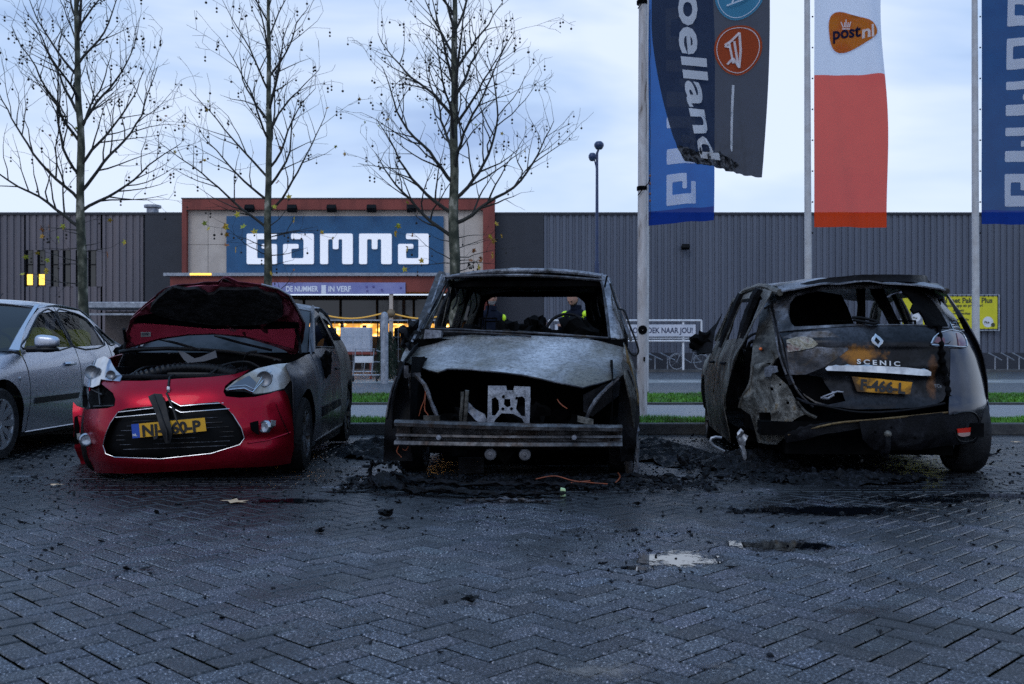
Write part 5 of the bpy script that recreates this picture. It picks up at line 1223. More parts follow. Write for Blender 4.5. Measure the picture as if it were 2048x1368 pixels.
# headlights
hr = c1([(985, 768), (1040, 722), (1100, 684), (1180, 645), (1280, 622), (1362, 614), (1378, 655), (1370, 725), (1335, 762), (1250, 785), (1160, 795), (1095, 772), (1000, 776)])
HLF = front_fn([(.4, .05), (.6, .10), (.75, .17), (.95, .33)], [(.4, .85), (.95, .82)], .5, 3.0)
hx = xz(T, HLF, hr); hl = face_panel(car, HLF, 'headlight', hx, M['lens_burnt'], off=-.012, step=.04, dfn=lambda x, z: -.02 * math.exp(-((z - .78) / .06) ** 2), label='heat yellowed headlight')
face_panel(hl, HLF, 'inner_chamber', xz(T, HLF, c1([(1000, 764), (1062, 722), (1130, 688), (1172, 728), (1150, 776), (1100, 760)])), mat('smoky_lens', (.07, .08, .1), rough=.12, metal=.6, coat=1), off=-.03, step=.03)
for (u, v, r) in ((1225, 705, .055),):
    x_, z_ = xz(T, HLF, c1([(u, v)]))[0]; Mx = Matrix.Translation((x_, HLF(x_, z_) - .05, z_)) @ Matrix.Rotation(R(90), 4, 'X')
    obj('reflector', MB().lathe([(.001, -.01), (r * .5, -.006), (r * .8, .002), (r, .012), (r * 1.08, .008)], 24).tf(Mx), M['steel'], hl)
obj('chrome_line', MB().tube(rail([(1020, 752), (1110, 744), (1160, 768), (1196, 712), (1238, 650)], HLF, -.036), .004, 6), M['chrome'], hl)
obj('surround', MB().tube(rail([(990, 778), (1100, 780), (1160, 800), (1250, 790), (1335, 768), (1375, 720)], HLF, -.018), .006, 6), M['plastic'], hl)
obj('chrome_line', MB().tube(rail([(1010, 770), (1100, 762), (1150, 785), (1200, 730), (1260, 660)], HLF, -.03), .006, 6), M['chrome'], hl)
hl_ = [(150, 722), (165, 645), (208, 602), (268, 573), (308, 590), (338, 655), (376, 690), (362, 722), (300, 716), (250, 708), (242, 742), (200, 758), (152, 742)]
HF_ = lambda x, z: HLF(x, z) - .0
hl2 = face_panel(car, HF_, 'headlight', xz(T, HF_, c1(hl_)), mat('clear_wet_lens', (.2, .22, .26), (.42, .45, .5), scale=9, rough=.06, rough2=.2, metal=.85, coat=1), off=-.02, step=.035, dfn=lambda x, z: -.008 * math.sin(x * 30))
for (u, v, r) in ((205, 665, .05), (318, 682, .032)):
    x_, z_ = xz(T, HF_, c1([(u, v)]))[0]; Mx = Matrix.Translation((x_, HF_(x_, z_) - .045, z_)) @ Matrix.Rotation(R(90), 4, 'X')
    obj('reflector', MB().lathe([(.001, -.01), (r * .5, -.006), (r * .8, .002), (r, .012), (r * 1.08, .008)], 24).tf(Mx), M['steel'], hl2)
# broken hole under the left headlight and brackets
HB = lambda x, z: F(x, z) + .06
face_panel(car, HB, 'corner_recess', xz(T, HB, c1([(140, 740), (330, 760), (345, 890), (190, 895), (135, 870)])), M['soot'], step=.08)
jk = MB()
for a, b_ in (((170, 760), (190, 880)), ((200, 770), (260, 800)), ((210, 870), (330, 866)), ((240, 760), (250, 860)), ((150, 745), (240, 775))): jk.tube(rail([a, b_], HB, -.03), .008, 5)
obj('bracket', jk, M['plastic'], car)
# the slam panel and engine bay
zc_ = MB(); eb = MB()
eb.bb(-.66, .66, .30, 1.2, .14, .5); obj('engine_floor', eb, M['soot'], car, smooth=False)
obj('slam_panel', crumple(MB().box((.02, .34, .735), (1.2, .1, .03)), .01, 6), M['b_black'], car, bevel=.008)
obj('inner_fender', MB().bb(-.70, -.66, .62, 1.15, .3, .80).bb(.64, .70, .62, 1.15, .3, .82), M['b_black'], car, smooth=False)
rn = random.Random(3)
for i in range(26):
    x_, y_ = rn.uniform(-.62, .62), rn.uniform(.42, 1.0); r_ = rn.uniform(.03, .09); k = MB().ico((x_, y_, .62 + .16 * (y_ - .4) + rn.uniform(0, .06)), r_, 2, jit=.5, sc=(rn.uniform(.7, 1.8), 1, rn.uniform(.5, .9)), seed=i); obj('engine_part', k, M['b_black'], car)
obj('engine_cover', crumple(MB().box((.0, .72, .73), (.46, .3, .07)), .012, 8), M['plastic'], car, bevel=.02)
ch = MB(); cp = spline([(-.45, .5, .72), (-.2, .62, .79), (.1, .6, .79), (.3, .55, .74)], 16, False); ch.tube(cp, [.034 + .008 * (k % 2) for k in range(len(cp))], 10); obj('corrugated_hose', ch, M['plastic'], car)
for pts in ([(.1, .5, .74), (.2, .6, .82), (.35, .7, .84), (.5, .55, .78)], [(-.5, .5, .72), (-.4, .6, .8), (-.3, .8, .8)], [(.28, .85, .8), (.33, .75, .9), (.42, .7, .92)], [(.55, .5, .74), (.62, .55, .83), (.6, .48, .86)]):
    obj('hose', MB().tube(spline(pts, 5, False), .009, 6), M['plastic'], car)
lt = lambda x, z: .9
bx_ = xz(T, lt, c1([(700, 540), (740, 548), (800, 585), (840, 575), (925, 538), (935, 580), (860, 602), (760, 612), (735, 590)])); face_panel(car, lt, 'broken_cover', bx_, mat('grey_plastic', (.1, .105, .12), rough=.5), step=.05, th=.01)
cw = rail([(352, 548), (420, 535), (640, 526), (850, 532), (1010, 545), (1200, 572), (1320, 600)], lambda x, z: 1.08 - .25 * (x / .75) ** 2, 0)
obj('cowl', MB().tube(cw, .016, 8), M['plastic'], car)
# side panels
RL = [(1.0, .92), (1.25, 1.0), (1.7, 1.2), (2.1, 1.31), (2.5, 1.335), (2.9, 1.31), (3.3, 1.22), (3.65, 1.06), (3.85, .95)]
g = side_fn([(.15, [(.3, .72), (.6, .77), (1.2, .79), (2.2, .795), (3.0, .78), (3.5, .74), (3.88, .60)]), (.45, [(.3, .76), (.6, .815), (1.2, .825), (2.2, .83), (3.0, .835), (3.5, .80), (3.88, .66)]),
             (.72, [(.3, .74), (.6, .805), (1.2, .815), (2.2, .82), (3.0, .825), (3.5, .79), (3.88, .66)]), ([(.3, .82), (1.2, .88), (2.2, .92), (3.2, .96), (3.88, .93)], [(.3, .66), (.7, .735), (1.2, .77), (2.2, .78), (3.0, .775), (3.5, .73), (3.88, .60)]),
             (RL, [(1.0, .72), (1.7, .63), (2.4, .60), (3.0, .58), (3.6, .56), (3.88, .55)])])
zb = [(.3, .80), (.7, .86), (1.15, .90), (2.2, .925), (3.2, .965), (3.88, .94)]
WF, WR_ = .68, 3.08
def bl_(y): return interp(y, zb)
fen = [(.36, .62), (.36, .78)] + [(y, bl_(y)) for y in (.45, .6, .8, 1.0, 1.14)] + [(1.16, .55), (1.14, .2)] + arc(WF, .30, .335, -8, 188, 16)[0:15]
fen = [(.34, .62), (.36, .76)] + [(y, bl_(y)) for y in (.45, .6, .8, 1.0, 1.14)] + [(1.17, .55), (1.14, .16), (1.02, .16)] + arc(WF, .30, .335, 0, 165, 14)
side_panel(car, g, 'front_fender', fen, M['b_dark'], sides=(1,), step=.06, rough=.006)
side_panel(car, g, 'front_fender', [(.60, .66), (.62, .80)] + [(y, bl_(y)) for y in (.7, .85, 1.0, 1.14)] + [(1.17, .55), (1.14, .16), (1.02, .16)] + arc(WF, .30, .335, 0, 105, 12), M['red'], sides=(-1,), step=.06, rough=.006)
door = [(1.16, .9), (1.19, .55), (1.16, .2), (2.36, .2), (2.42, .5), (2.44, .93), (2.36, 1.27), (2.2, 1.30), (2.0, 1.255), (1.72, 1.15), (1.4, 1.0), (1.25, .93)]
dw = [(1.42, .955), (1.74, 1.115), (2.02, 1.215), (2.26, 1.25), (2.33, 1.0), (2.34, .955)]
ds = side_panel(car, g, 'door', door, M['b_dark'], holes=[dw], step=.06, rough=.005, seed=3)
quart = [(2.46, .93), (2.44, .5), (2.38, .2), (2.74, .2)] + arc(WR_, .30, .345, 170, 10, 14) + [(3.46, .22), (3.8, .26), (3.85, .5), (3.84, .93), (3.7, 1.02), (3.4, 1.15), (3.1, 1.24), (2.8, 1.29), (2.5, 1.3), (2.40, 1.28)]
qw = [(2.5, 1.02), (2.44, 1.24), (2.8, 1.22), (3.05, 1.15), (3.3, 1.04)]
side_panel(car, g, 'rear_fender', quart, M['b_brown'], holes=[qw], step=.06, rough=.008, seed=5)
side_panel(car, g, 'side_skirt', [(1.1, .13), (1.1, .21), (2.7, .22), (2.7, .13)], M['b_black'], off=-.01)
side_panel(car, g, 'sill_strip', [(1.14, .19), (1.14, .2), (2.7, .225), (2.7, .21)], M['steel'], off=.006, step=.05)
for d_ in ds:
    s = 1 if d_ is ds[0] else -1
    x_ = s * (g(2.25, .76) + .015); obj('handle', MB().tube([(x_ - .012 * s, 2.15, .76), (x_, 2.19, .765), (x_, 2.31, .77), (x_ - .012 * s, 2.35, .77)], .012, 6), M['b_black'], d_)
    obj('rub_strip', patch(MB(), [(1.3, .38), (1.3, .46), (2.3, .48), (2.38, .42)], lambda y, z: (s * (g(y, z) + .012), y, z), .06), M['b_black'], d_, solid=.008)
    fr = [(s * (g(y, z) + .004), y, z) for y, z in dw + dw[:1]]; obj('window_frame', MB().tube(fr, .012, 6), M['b_black'], d_)
# melted mirror stump
obj('mirror_stump', crumple(MB().ico((.84, 1.5, .82), .06, 3, jit=.8, sc=(.7, 1.0, 1.6)), .02, 20), M['soot'], car)
obj('mirror_stump', crumple(MB().ico((-.86, 1.5, .9), .07, 3, jit=.8, sc=(1.0, 1.0, 1.0)), .02, 20), M['soot'], car)
ZC = [(1.6, 1.27), (2.0, 1.365), (2.5, 1.395), (3.0, 1.36), (3.45, 1.25)]
roof_panel(car, 'roof', ZC, RL, .61, 1.95, 3.4, M['b_roof'], rough=.008, c0=.12)
WS = lambda u, s_: ((.70 * (1 - s_) + .60 * s_) * u, (1.12 - .0) * (1 - s_) + 1.97 * s_ + (.22 * (1 - s_) + .12 * s_) * u * u, (.91 * (1 - s_) + 1.35 * s_) - (.0 * (1 - s_) + .06 * s_) * u * u + .03 * math.sin(PI * s_))
rows = [[WS(-1 + 2 * j / 20, i / 12) for j in range(21)] for i in range(13)]
obj('windscreen', MB().grid(rows), mat('sooty_windscreen', (.004, .005, .007), (.03, .034, .042), scale=5, rough=.15, rough2=.4, spec=.12), car, solid=.005, off=0)
for s in (-1, 1):
    strip(car, 'pillar', [(s * .72, 1.3, .91), (s * .68, 1.65, 1.12), (s * .61, 2.1, 1.32)], [(s * .775, 1.25, .91), (s * .70, 1.65, 1.15), (s * .625, 2.1, 1.34)], M['b_dark'], .02)
for a, b_ in (((-.45, 1.05, .94), (.22, 1.22, 1.03)), ((.0, 1.02, .95), (.58, 1.3, 1.0))):
    pass
for pts in ([(-.1, 1.04, .93), (-.3, 1.1, .985), (-.52, 1.22, 1.03)], [(.45, 1.12, .93), (.2, 1.1, .99), (-.02, 1.16, 1.05)]):
    obj('wiper', MB().tube(spline(pts, 4, False), [.012] * 9, 6), M['plastic'], car)
# back end
obj('tailgate', MB().grid([[(x * .95, 3.86 - .12 * x * x * 4 * .2, z) for x in [-.66 + 1.32 * j / 12 for j in range(13)]] for z in (.25, .5, .75, .95)]), M['b_dark'], car, solid=.01)
for s in (-1, 1): strip(car, 'rear_pillar', [(s * .55, 3.35, 1.2), (s * .56, 3.84, .95)], [(s * .45, 3.4, 1.24), (s * .5, 3.86, .95)], M['b_dark'], .02)
obj('floor_pan', MB().bb(-.72, .72, 1.15, 3.8, .16, .24).bb(-.7, .7, 3.3, 3.8, .24, .6).bb(-.72, .72, 1.1, 1.3, .3, .9), M['soot'], car, smooth=False)
for x_, y_ in ((-.36, 1.95), (.36, 1.95), (-.3, 2.9), (.3, 2.9)): seat(car, x_, y_ - .1, M['soot'], frame=False).scale = (1, 1, 1 if y_ < 2.5 else .68)
steering_wheel(car, .36, 1.55, .86, M['soot'])
for yy, s in ((WF, 1), (WF, -1), (WR_, 1), (WR_, -1)):
    wheel(car, (s * .715, yy, .285), .285, .18, s, M['b_frame'], M['black'], 7, False, flat=.02)
for q_ in (WF, WR_): obj('wheel_arch_liner', MB().bb(-.6, .6, q_ - .36, q_ + .36, .12, .66), M['soot'], car, smooth=False)
# raised bonnet
ZL, ZH, YL, YH = 1.44, .975, .40, 1.08
def HD(x, z): return YH - (z - ZH - .085 * (1 - (x / .72) ** 2)) * (YH - YL) / (ZL - ZH)
ho = c1([(378, 530), (395, 430), (420, 335), (500, 258), (620, 158), (730, 142), (850, 130), (930, 126), (962, 99), (992, 97), (1060, 128), (1200, 143), (1300, 168), (1368, 208), (1412, 282), (1455, 370), (1445, 470), (1400, 578), (1330, 535), (1250, 505), (1100, 462), (920, 442), (760, 447), (600, 470), (480, 502)])
hx = xz(T, HD, ho)
hood = face_panel(car, HD, 'bonnet', hx, M['red_dull'], off=.03, rough=.012, step=.04, th=.006, dfn=lambda x, z: .08 * noise.noise(Vector((x * 8, z * 6, 1))) * max(0, min(1, (z - 1.35) * 12)))
hin = c1([(378, 530), (395, 430), (425, 350), (510, 275), (625, 180), (740, 160), (850, 150), (940, 150), (972, 108), (1060, 150), (1200, 165), (1290, 188), (1350, 225), (1390, 290), (1440, 375), (1425, 470), (1400, 575), (1330, 533), (1250, 503), (1100, 460), (920, 440), (760, 445), (600, 468), (480, 500)])
face_panel(hood, HD, 'inner_panel', xz(T, HD, hin), M['hood_under'], off=-.0, step=.022, rough=.03, dfn=lambda x, z: -.015 * math.sin(x * 19) * math.sin(z * 24) * (1 if z > 1.12 else .15), seed=3)
low = c1([(400, 520), (420, 430), (445, 375), (600, 385), (900, 412), (1300, 412), (1400, 408), (1412, 430), (1400, 470), (1392, 525), (1250, 488), (1100, 450), (920, 434), (760, 440), (600, 462), (480, 496)])
face_panel(hood, HD, 'lower_edge_panel', xz(T, HD, low), mat('dull_inner_red', (.75, .07, .14), (.6, .05, .1), scale=5, rough=.5), off=-.012, step=.04, label='clean red lower edge of the bonnet underside')
ins = c1([(545, 300), (560, 262), (600, 215), (650, 178), (700, 160), (760, 172), (820, 165), (885, 200), (925, 195), (960, 170), (1060, 172), (1180, 168), (1225, 195), (1290, 205), (1325, 250), (1330, 330), (1290, 352), (1240, 372), (1100, 385), (900, 378), (700, 350), (600, 325)])
face_panel(hood, HD, 'insulation_mat', xz(T, HD, ins), mat('charred_felt', (.004, .004, .005), (.016, .016, .018), scale=14, rough=.8, bump=1.0, bscale=22, spec=.25), off=-.035, step=.025, th=.03, dfn=lambda x, z: .035 * noise.noise(Vector((x * 7, z * 12, 5))) + .012 * noise.noise(Vector((x * 20, z * 30, 5))))
face_panel(hood, HD, 'sooted_band', xz(T, HD, c1([(470, 335), (560, 318), (900, 372), (1250, 365), (1420, 372), (1425, 405), (1300, 408), (900, 408), (600, 380), (440, 370)])), M['soot'], off=-.02, step=.03, rough=.01)
lb_ = xz(T, HD, c1([(485, 430), (545, 428), (545, 455), (487, 457)])); face_panel(hood, HD, 'sticker', lb_, M['white'], off=-.022, step=.03, th=.001)
tk = xz(T, HD, c1([(492, 436), (532, 435), (532, 447), (493, 448)])); face_panel(hood, HD, 'sticker_print', tk, M['galv'], off=-.025, step=.03, th=.001)
obj('edge_seam', MB().tube([(x, HD(x, z) - .01, z) for x, z in xz(T, HD, c1([(1200, 145), (1300, 170), (1368, 210), (1410, 282), (1455, 370)]))], .008, 6), M['galv'], hood)
obj('hinge', MB().tube([(-.7, 1.0, .9), (-.69, 1.02, 1.0), (-.66, .9, 1.1)], .012, 6), M['b_black'], car); obj('hinge', MB().tube([(.7, 1.0, .9), (.69, 1.02, 1.0), (.68, .9, 1.1)], .012, 6), M['b_black'], car)
# ================================================================ SILVER PARKED CAR
LOC, RZ = (-5.17, 7.55, 0), 0.0
sc_ = empty('parked_car', LOC, RZ, label='undamaged silver four door car with wet paint at the left end of the row', cat='car')
RL = [(1.2, .96), (1.45, 1.12), (1.9, 1.33), (2.4, 1.385), (2.9, 1.37), (3.3, 1.27), (3.7, 1.1), (4.0, .98)]
g = side_fn([(.2, [(.0, .55), (.25, .72), (.8, .82), (1.3, .835), (2.6, .84), (3.3, .82), (3.9, .74), (4.15, .58)]), (.5, [(.0, .60), (.25, .77), (.8, .865), (1.3, .87), (2.6, .87), (3.3, .86), (3.9, .78), (4.15, .62)]),
             (.75, [(.0, .58), (.25, .74), (.8, .84), (1.3, .85), (2.6, .855), (3.3, .84), (3.9, .77), (4.15, .62)]), ([(.0, .72), (1.2, .895), (2.6, .945), (4.15, .97)], [(.0, .5), (.4, .69), (1.2, .79), (2.6, .80), (3.4, .78), (4.15, .6)]),
             (RL, [(1.2, .74), (1.9, .64), (2.6, .60), (3.3, .585), (4.0, .56)])])
zb = [(.0, .66), (.3, .76), (.8, .855), (1.25, .905), (2.6, .95), (3.5, .985), (4.15, .95)]
WF, WR_ = .89, 3.40
S = M['silver']
fen = [(.05, .55), (.06, .66)] + [(y, interp(y, zb)) for y in (.2, .45, .7, .95, 1.2)] + [(1.31, .88), (1.34, .6), (1.3, .21), (1.25, .21)] + arc(WF, .33, .355, -5, 180, 16) + [(.5, .3), (.2, .28), (.06, .3)]
side_panel(sc_, g, 'front_fender', fen, S)
fd = [(1.33, .9), (1.355, .6), (1.32, .21), (2.33, .21), (2.40, .5), (2.40, .93), (2.31, 1.36), (2.0, 1.335), (1.8, 1.26), (1.5, 1.08), (1.36, .96)]
fw = [(1.40, .945), (1.55, 1.05), (1.8, 1.205), (1.97, 1.285), (2.26, 1.315), (2.33, .965)]
rd = [(2.415, .93), (2.415, .5), (2.35, .21), (2.98, .21)] + arc(WR_, .33, .365, 165, 118, 5) + [(3.27, .8), (3.27, .98), (3.20, 1.26), (2.95, 1.345), (2.33, 1.36)]
rw = [(2.40, .965), (2.345, 1.315), (2.7, 1.325), (2.95, 1.29), (3.11, 1.22), (3.19, .99)]
qd = [(3.29, .98), (3.29, .75)] + arc(WR_, .33, .365, 108, -12, 10) + [(3.85, .22), (4.1, .25), (4.13, .6), (4.12, .95), (3.95, .99), (3.7, 1.085), (3.45, 1.19), (3.22, 1.27)]
qw = [(3.30, 1.0), (3.24, 1.19), (3.42, 1.12), (3.6, 1.025), (3.56, 1.005)]
GL = glass('tinted_window_glass', (.62, .68, .72), .02, .72)
for nm_, ol, hole in (('front_door', fd, fw), ('rear_door', rd, rw), ('rear_fender', qd, qw)):
    for i, d_ in enumerate(side_panel(sc_, g, nm_, ol, S, holes=[hole])):
        s = 1 if i == 0 else -1
        w_ = obj('window', patch(MB(), hole, lambda y, z: (s * (g(y, z) - .008), y, z), .12), GL, d_)
        obj('seal', MB().tube([(s * (g(y, z) + .003), y, z) for y, z in spline(hole, 3)] + [(s * (g(hole[0][0], hole[0][1]) + .003), hole[0][0], hole[0][1])], .009, 6), M['plastic'], d_)
        if 'door' in nm_:
            yh = 2.17 if nm_ == 'front_door' else 3.0; x_ = g(yh, .80)
            h_ = obj('handle', MB().tube([(s * (x_ + .005), yh - .1, .80), (s * (x_ + .032), yh - .07, .802), (s * (x_ + .034), yh + .06, .806), (s * (x_ + .005), yh + .1, .806)], .017, 8), S, d_)
            rs = [(1.40, .45), (1.42, .505), (2.33, .515), (2.30, .46)] if nm_ == 'front_door' else [(2.44, .46), (2.44, .515), (2.95, .52), (2.98, .47)]
            obj('rub_strip', patch(MB(), rs, lambda y, z: (s * (g(y, z) + .012), y, z), .08), M['plastic'], d_, solid=.014)
# black B pillar cover
for s in (1, -1):
    obj('pillar_cover', patch(MB(), [(2.335, .965), (2.262, 1.318), (2.345, 1.32), (2.40, .965)], lambda y, z: (s * (g(y, z) + .006), y, z), .05), M['plastic'], sc_, solid=.008)
    strip(sc_, 'pillar', [(s * .735, 1.22, .935), (s * .70, 1.5, 1.13), (s * .60, 1.98, 1.36)], [(s * .785, 1.30, .925), (s * .715, 1.55, 1.13), (s * .625, 2.02, 1.365)], S, .02)
    obj('indicator', MB().ico((s * .858, 1.17, .68), .022, 2, sc=(.5, 1.2, 1)), M['lens'], sc_)
    m_ = empty('mirror', (0, 0, 0)); m_.parent = sc_
    body = MB().ico((0, 0, 0), 1, 4); pw = lambda q: math.copysign(abs(q) ** .62, q); body.v = [(pw(x), y, pw(z)) for x, y, z in body.v]; body.v = [(x * .112, y * .05, (z * .045 if z < 0 else z * .062 * (1.1 - .18 * x))) for x, y, z in body.v]
    obj('housing', body.tf(Matrix.Translation((s * .99, 1.40, 1.0))), S, m_); bs = MB().ico((0, 0, 0), 1, 2); bs.v = [(x * .115, y * .05, z * .03) for x, y, z in bs.v]; bs.tf(Matrix.Translation((s * .985, 1.405, .94))); bs.tube([(s * .80, 1.42, .94), (s * .93, 1.41, .945)], .03, 8); obj('base', bs, M['plastic'], m_)
    obj('sill', patch(MB(), [(1.25, .17), (1.25, .215), (3.05, .215), (3.05, .17)], lambda y, z: (s * (g(y, z) - .012), y, z), .1), M['plastic'], sc_, solid=.01)
    obj('sill_highlight', MB().tube([(s * (g(y, .205) + .004), y, .205) for y in (1.3, 1.8, 2.4, 3.0)], .007, 6), S, sc_)
ZC = [(1.75, 1.36), (2.2, 1.43), (2.7, 1.435), (3.1, 1.38), (3.4, 1.29)]
roof_panel(sc_, 'roof', ZC, RL, [(1.8, .64), (2.6, .60), (3.4, .585)], 1.9, 3.38, S, c0=.1)
# bonnet, screens and nose
def hz_(x, y): return interp(y, [(.0, .66), (.15, .73), (.6, .84), (1.2, .945)]) - .06 * (abs(x) / .78) ** 3
rows = [[(u * interp(y, [(.0, .5), (.3, .66), (1.2, .78)]), y + .1 * u * u * (y > 1), hz_(u * .75, y)) for u in [-1 + j / 10 for j in range(21)]] for y in [.03 + i * 1.17 / 14 for i in range(15)]]
obj('bonnet', MB().grid(rows), S, sc_, solid=.008, off=0)
WS = lambda u, s_: ((.735 * (1 - s_) + .60 * s_) * u, 1.13 * (1 - s_) + 1.90 * s_ + .12 * u * u, (.94 * (1 - s_) + 1.375 * s_) - (.02 * (1 - s_) + .03 * s_) * u * u + .02 * math.sin(PI * s_))
obj('windscreen', MB().grid([[WS(-1 + j / 10, i / 12) for j in range(21)] for i in range(13)]), glass('misted_windscreen', (.42, .48, .52), .16, .35), sc_)
obj('windscreen_seal', MB().tube([WS(1, i / 12) for i in range(13)] + [WS(1 - j / 10, 1) for j in range(21)] + [WS(-1, 1 - i / 12) for i in range(13)], .012, 6), M['plastic'], sc_)
obj('roof_aerial', MB().tube([(-.1, 2.6, 1.43), (-.08, 2.72, 1.52)], .005, 5), M['plastic'], sc_)
FN = front_fn([(.15, .08), (.3, .0), (.5, .0), (.62, .03), (.72, .1)], .8, .4, 3.2)
gr_ = rounded([(-.5, .5), (-.52, .6), (.52, .6), (.5, .5)], .04); hls = [rounded([(s * .54, .52), (s * .54, .64), (s * .74, .66), (s * .76, .56)], .03) for s in (-1, 1)]
nose = face_panel(sc_, FN, 'front_bumper', rounded([(-.78, .18), (-.78, .68), (.78, .68), (.78, .18)], .06), S, [gr_] + hls, step=.06)
face_panel(nose, FN, 'grille', gr_, M['plastic'], off=.03)
for h in hls: face_panel(sc_, FN, 'headlight', h, M['lens'], off=-.004)
npl = face_panel(sc_, FN, 'number_plate', [(-.26, .33), (.26, .33), (.26, .44), (-.26, .44)], M['plate_y'], off=-.012); face_panel(npl, FN, 'blue_band', [(-.26, .33), (-.22, .33), (-.22, .44), (-.26, .44)], M['plate_b'], off=-.018, th=.001)
# rear
RF = lambda x, z: 4.14 - .3 * (abs(x) / .8) ** 3 - interp(z, [(.2, .05), (.5, 0), (.9, .06), (1.0, .12)])
obj('tailgate', patch(MB(), [(-.7, .22), (.7, .22), (.66, .98), (-.66, .98)], lambda x, z: (x, RF(x, z), z), .1), S, sc_, solid=.008)
obj('rear_window', MB().grid([[(u * (.60 * (1 - t) + .57 * t), 4.02 * (1 - t) + 3.36 * t - .06 * u * u, .98 * (1 - t) + 1.30 * t - .02 * u * u) for u in [-1 + j / 8 for j in range(17)]] for t in [i / 8 for i in range(9)]]), GL, sc_)
for s in (-1, 1): strip(sc_, 'rear_pillar', [(s * .56, 3.30, 1.28), (s * .58, 3.7, 1.10), (s * .60, 4.05, .98)], [(s * .60, 3.22, 1.28), (s * .61, 3.65, 1.09), (s * .66, 4.0, .97)], S, .02)
obj('floor_pan', MB().bb(-.74, .74, .2, 4.0, .18, .26).bb(-.7, .7, .9, 1.25, .26, .85), M['soot'], sc_, smooth=False)
obj('dashboard', MB().box((0, 1.42, .86), (1.36, .3, .14)), M['plastic'], sc_, bevel=.03)
for x_, y_ in ((-.36, 2.05), (.36, 2.05), (-.32, 2.95), (.32, 2.95)):
    s_ = seat(sc_, x_, y_, M['plastic'])
steering_wheel(sc_, .36, 1.68, .93, M['plastic'])
M['yellow_refl'] = mat('yellow_reflection_block', (.85, .75, .04), (.75, .6, .03), scale=9, rough=.6)  # yellow blocks added on the seats, standing in for reflections in the glass
for (yy, lab) in ((2.05, 'yellow block added for a reflection in the front side window of the silver car'), (2.95, 'yellow block added for a reflection in the rear side window of the silver car')):
    v_ = obj('added_yellow_reflection', crumple(MB().box((0, 0, 0), (.46, .2, .34), Matrix.Rotation(R(-12), 3, 'X')), .012, 9), M['yellow_refl'], bevel=.05); v_.location = (LOC[0] + .36, LOC[1] + yy + .26, .98); tag(v_, lab, 'added reflection')
for yy in (WF, WR_):
    for s in (1, -1): wheel(sc_, (s * .745, yy, .305), .31, .2, s, mat('alloy_rim', (.5, .51, .54), rough=.3, metal=.7), M['rubber'], 10, False, rr=.70)
for q_ in (WF, WR_): obj('wheel_arch_liner', MB().bb(-.63, .63, q_ - .37, q_ + .37, .2, .68), M['soot'], sc_, smooth=False)
# ================================================================ BURNT GREY VAN (front towards the camera)
LOC, RZ = (-.03, 6.9, 0), R(-5.0)
van = empty('burnt_van', LOC, RZ, label='completely burnt ash grey van with no windows, bumper or tyres in the middle', cat='van')
T = Tracer(LOC, RZ)
def c2(pts): return [(740 + u / 2.791, 520 + v / 2.791) for u, v in pts]
HH = front_fn([(.5, -.05), (.62, .12), (.70, .22), (.80, .48), (.90, .78), (1.0, 1.05), (1.06, 1.16), (1.2, 1.3)], [(.5, .95), (.7, .96), (1.1, .90)], .30, 4)
hd = xz(T, HH, c2([(172, 562), (185, 525), (205, 490), (240, 412), (300, 405), (700, 415), (1100, 432), (1385, 450), (1425, 462), (1440, 540), (1442, 615), (1400, 652), (1300, 682), (1235, 700), (1185, 712), (1140, 700), (1000, 672), (850, 640), (700, 622), (560, 608), (430, 606), (378, 628), (330, 615), (250, 588)]))
hood = face_panel(van, HH, 'bonnet', hd, M['b_grey'], step=.035, th=.005, dfn=lambda x, z: .035 * noise.noise(Vector((x * 3.2, z * 9, 3))) + .012 * noise.noise(Vector((x * 9, z * 22, 8))), label='warped ash grey bonnet with pale heat marks')
def rl(pts, f, off=0): return [(x, f(x, z) + off, z) for x, z in xz(T, f, c2(pts))]
obj('folded_edge', MB().tube(rl([(172, 566), (250, 592), (330, 618), (378, 630), (430, 610), (560, 611), (700, 625), (850, 643), (1000, 675), (1140, 703), (1185, 714), (1300, 684), (1400, 655), (1442, 618)], HH, .004), .007, 6), M['b_frame'], hood)
# windscreen aperture, pillars
WSF = lambda x, z: 1.17 + (z - 1.03) * 1.12 + .10 * (abs(x) / .7) ** 2.5
for nm_, o_, mt in (('pillar', [(242, 408), (300, 290), (372, 100), (392, 72), (425, 80), (418, 102), (378, 230), (322, 400), (300, 412)], M['b_frame']), ('pillar', [(1290, 85), (1330, 108), (1362, 220), (1410, 385), (1418, 450), (1340, 445), (1325, 300), (1296, 130)], M['b_roof'])):
    pp = face_panel(van, WSF, nm_, xz(T, WSF, c2(o_)), mt, step=.04, th=.05, rough=.006)
fr = rl([(322, 395), (372, 250), (420, 108), (440, 96), (860, 86), (1270, 112), (1296, 130), (1322, 300), (1338, 440)], WSF, -.02); obj('windscreen_frame', MB().tube(spline(fr, 4, False), .014, 6), M['b_frame'], van)
fr = rl([(300, 400), (350, 250), (405, 85)], WSF, -.035); obj('pillar_seam', MB().tube(spline(fr, 4, False), .012, 6), M['b_roof'], van)
fr = rl([(1410, 440), (1375, 280), (1336, 125), (1300, 90)], WSF, -.035); obj('pillar_seam', MB().tube(spline(fr, 4, False), .010, 6), M['galv'], van)
sill_ = face_panel(van, lambda x, z: 1.16 + .08 * x * x, 'cowl', xz(T, lambda x, z: 1.16 + .08 * x * x, c2([(290, 385), (340, 378), (800, 400), (1345, 432), (1345, 458), (800, 430), (290, 415)])), M['b_black'], step=.04, th=.05, rough=.02)
wb = MB()
for a, b_ in (((330, 385), (700, 400)), ((360, 398), (900, 425)), ((640, 395), (1330, 435))): wb.tube(rl([a, ((a[0] + b_[0]) / 2, (a[1] + b_[1]) / 2 - 5), b_], lambda x, z: 1.10, 0), .008, 5)
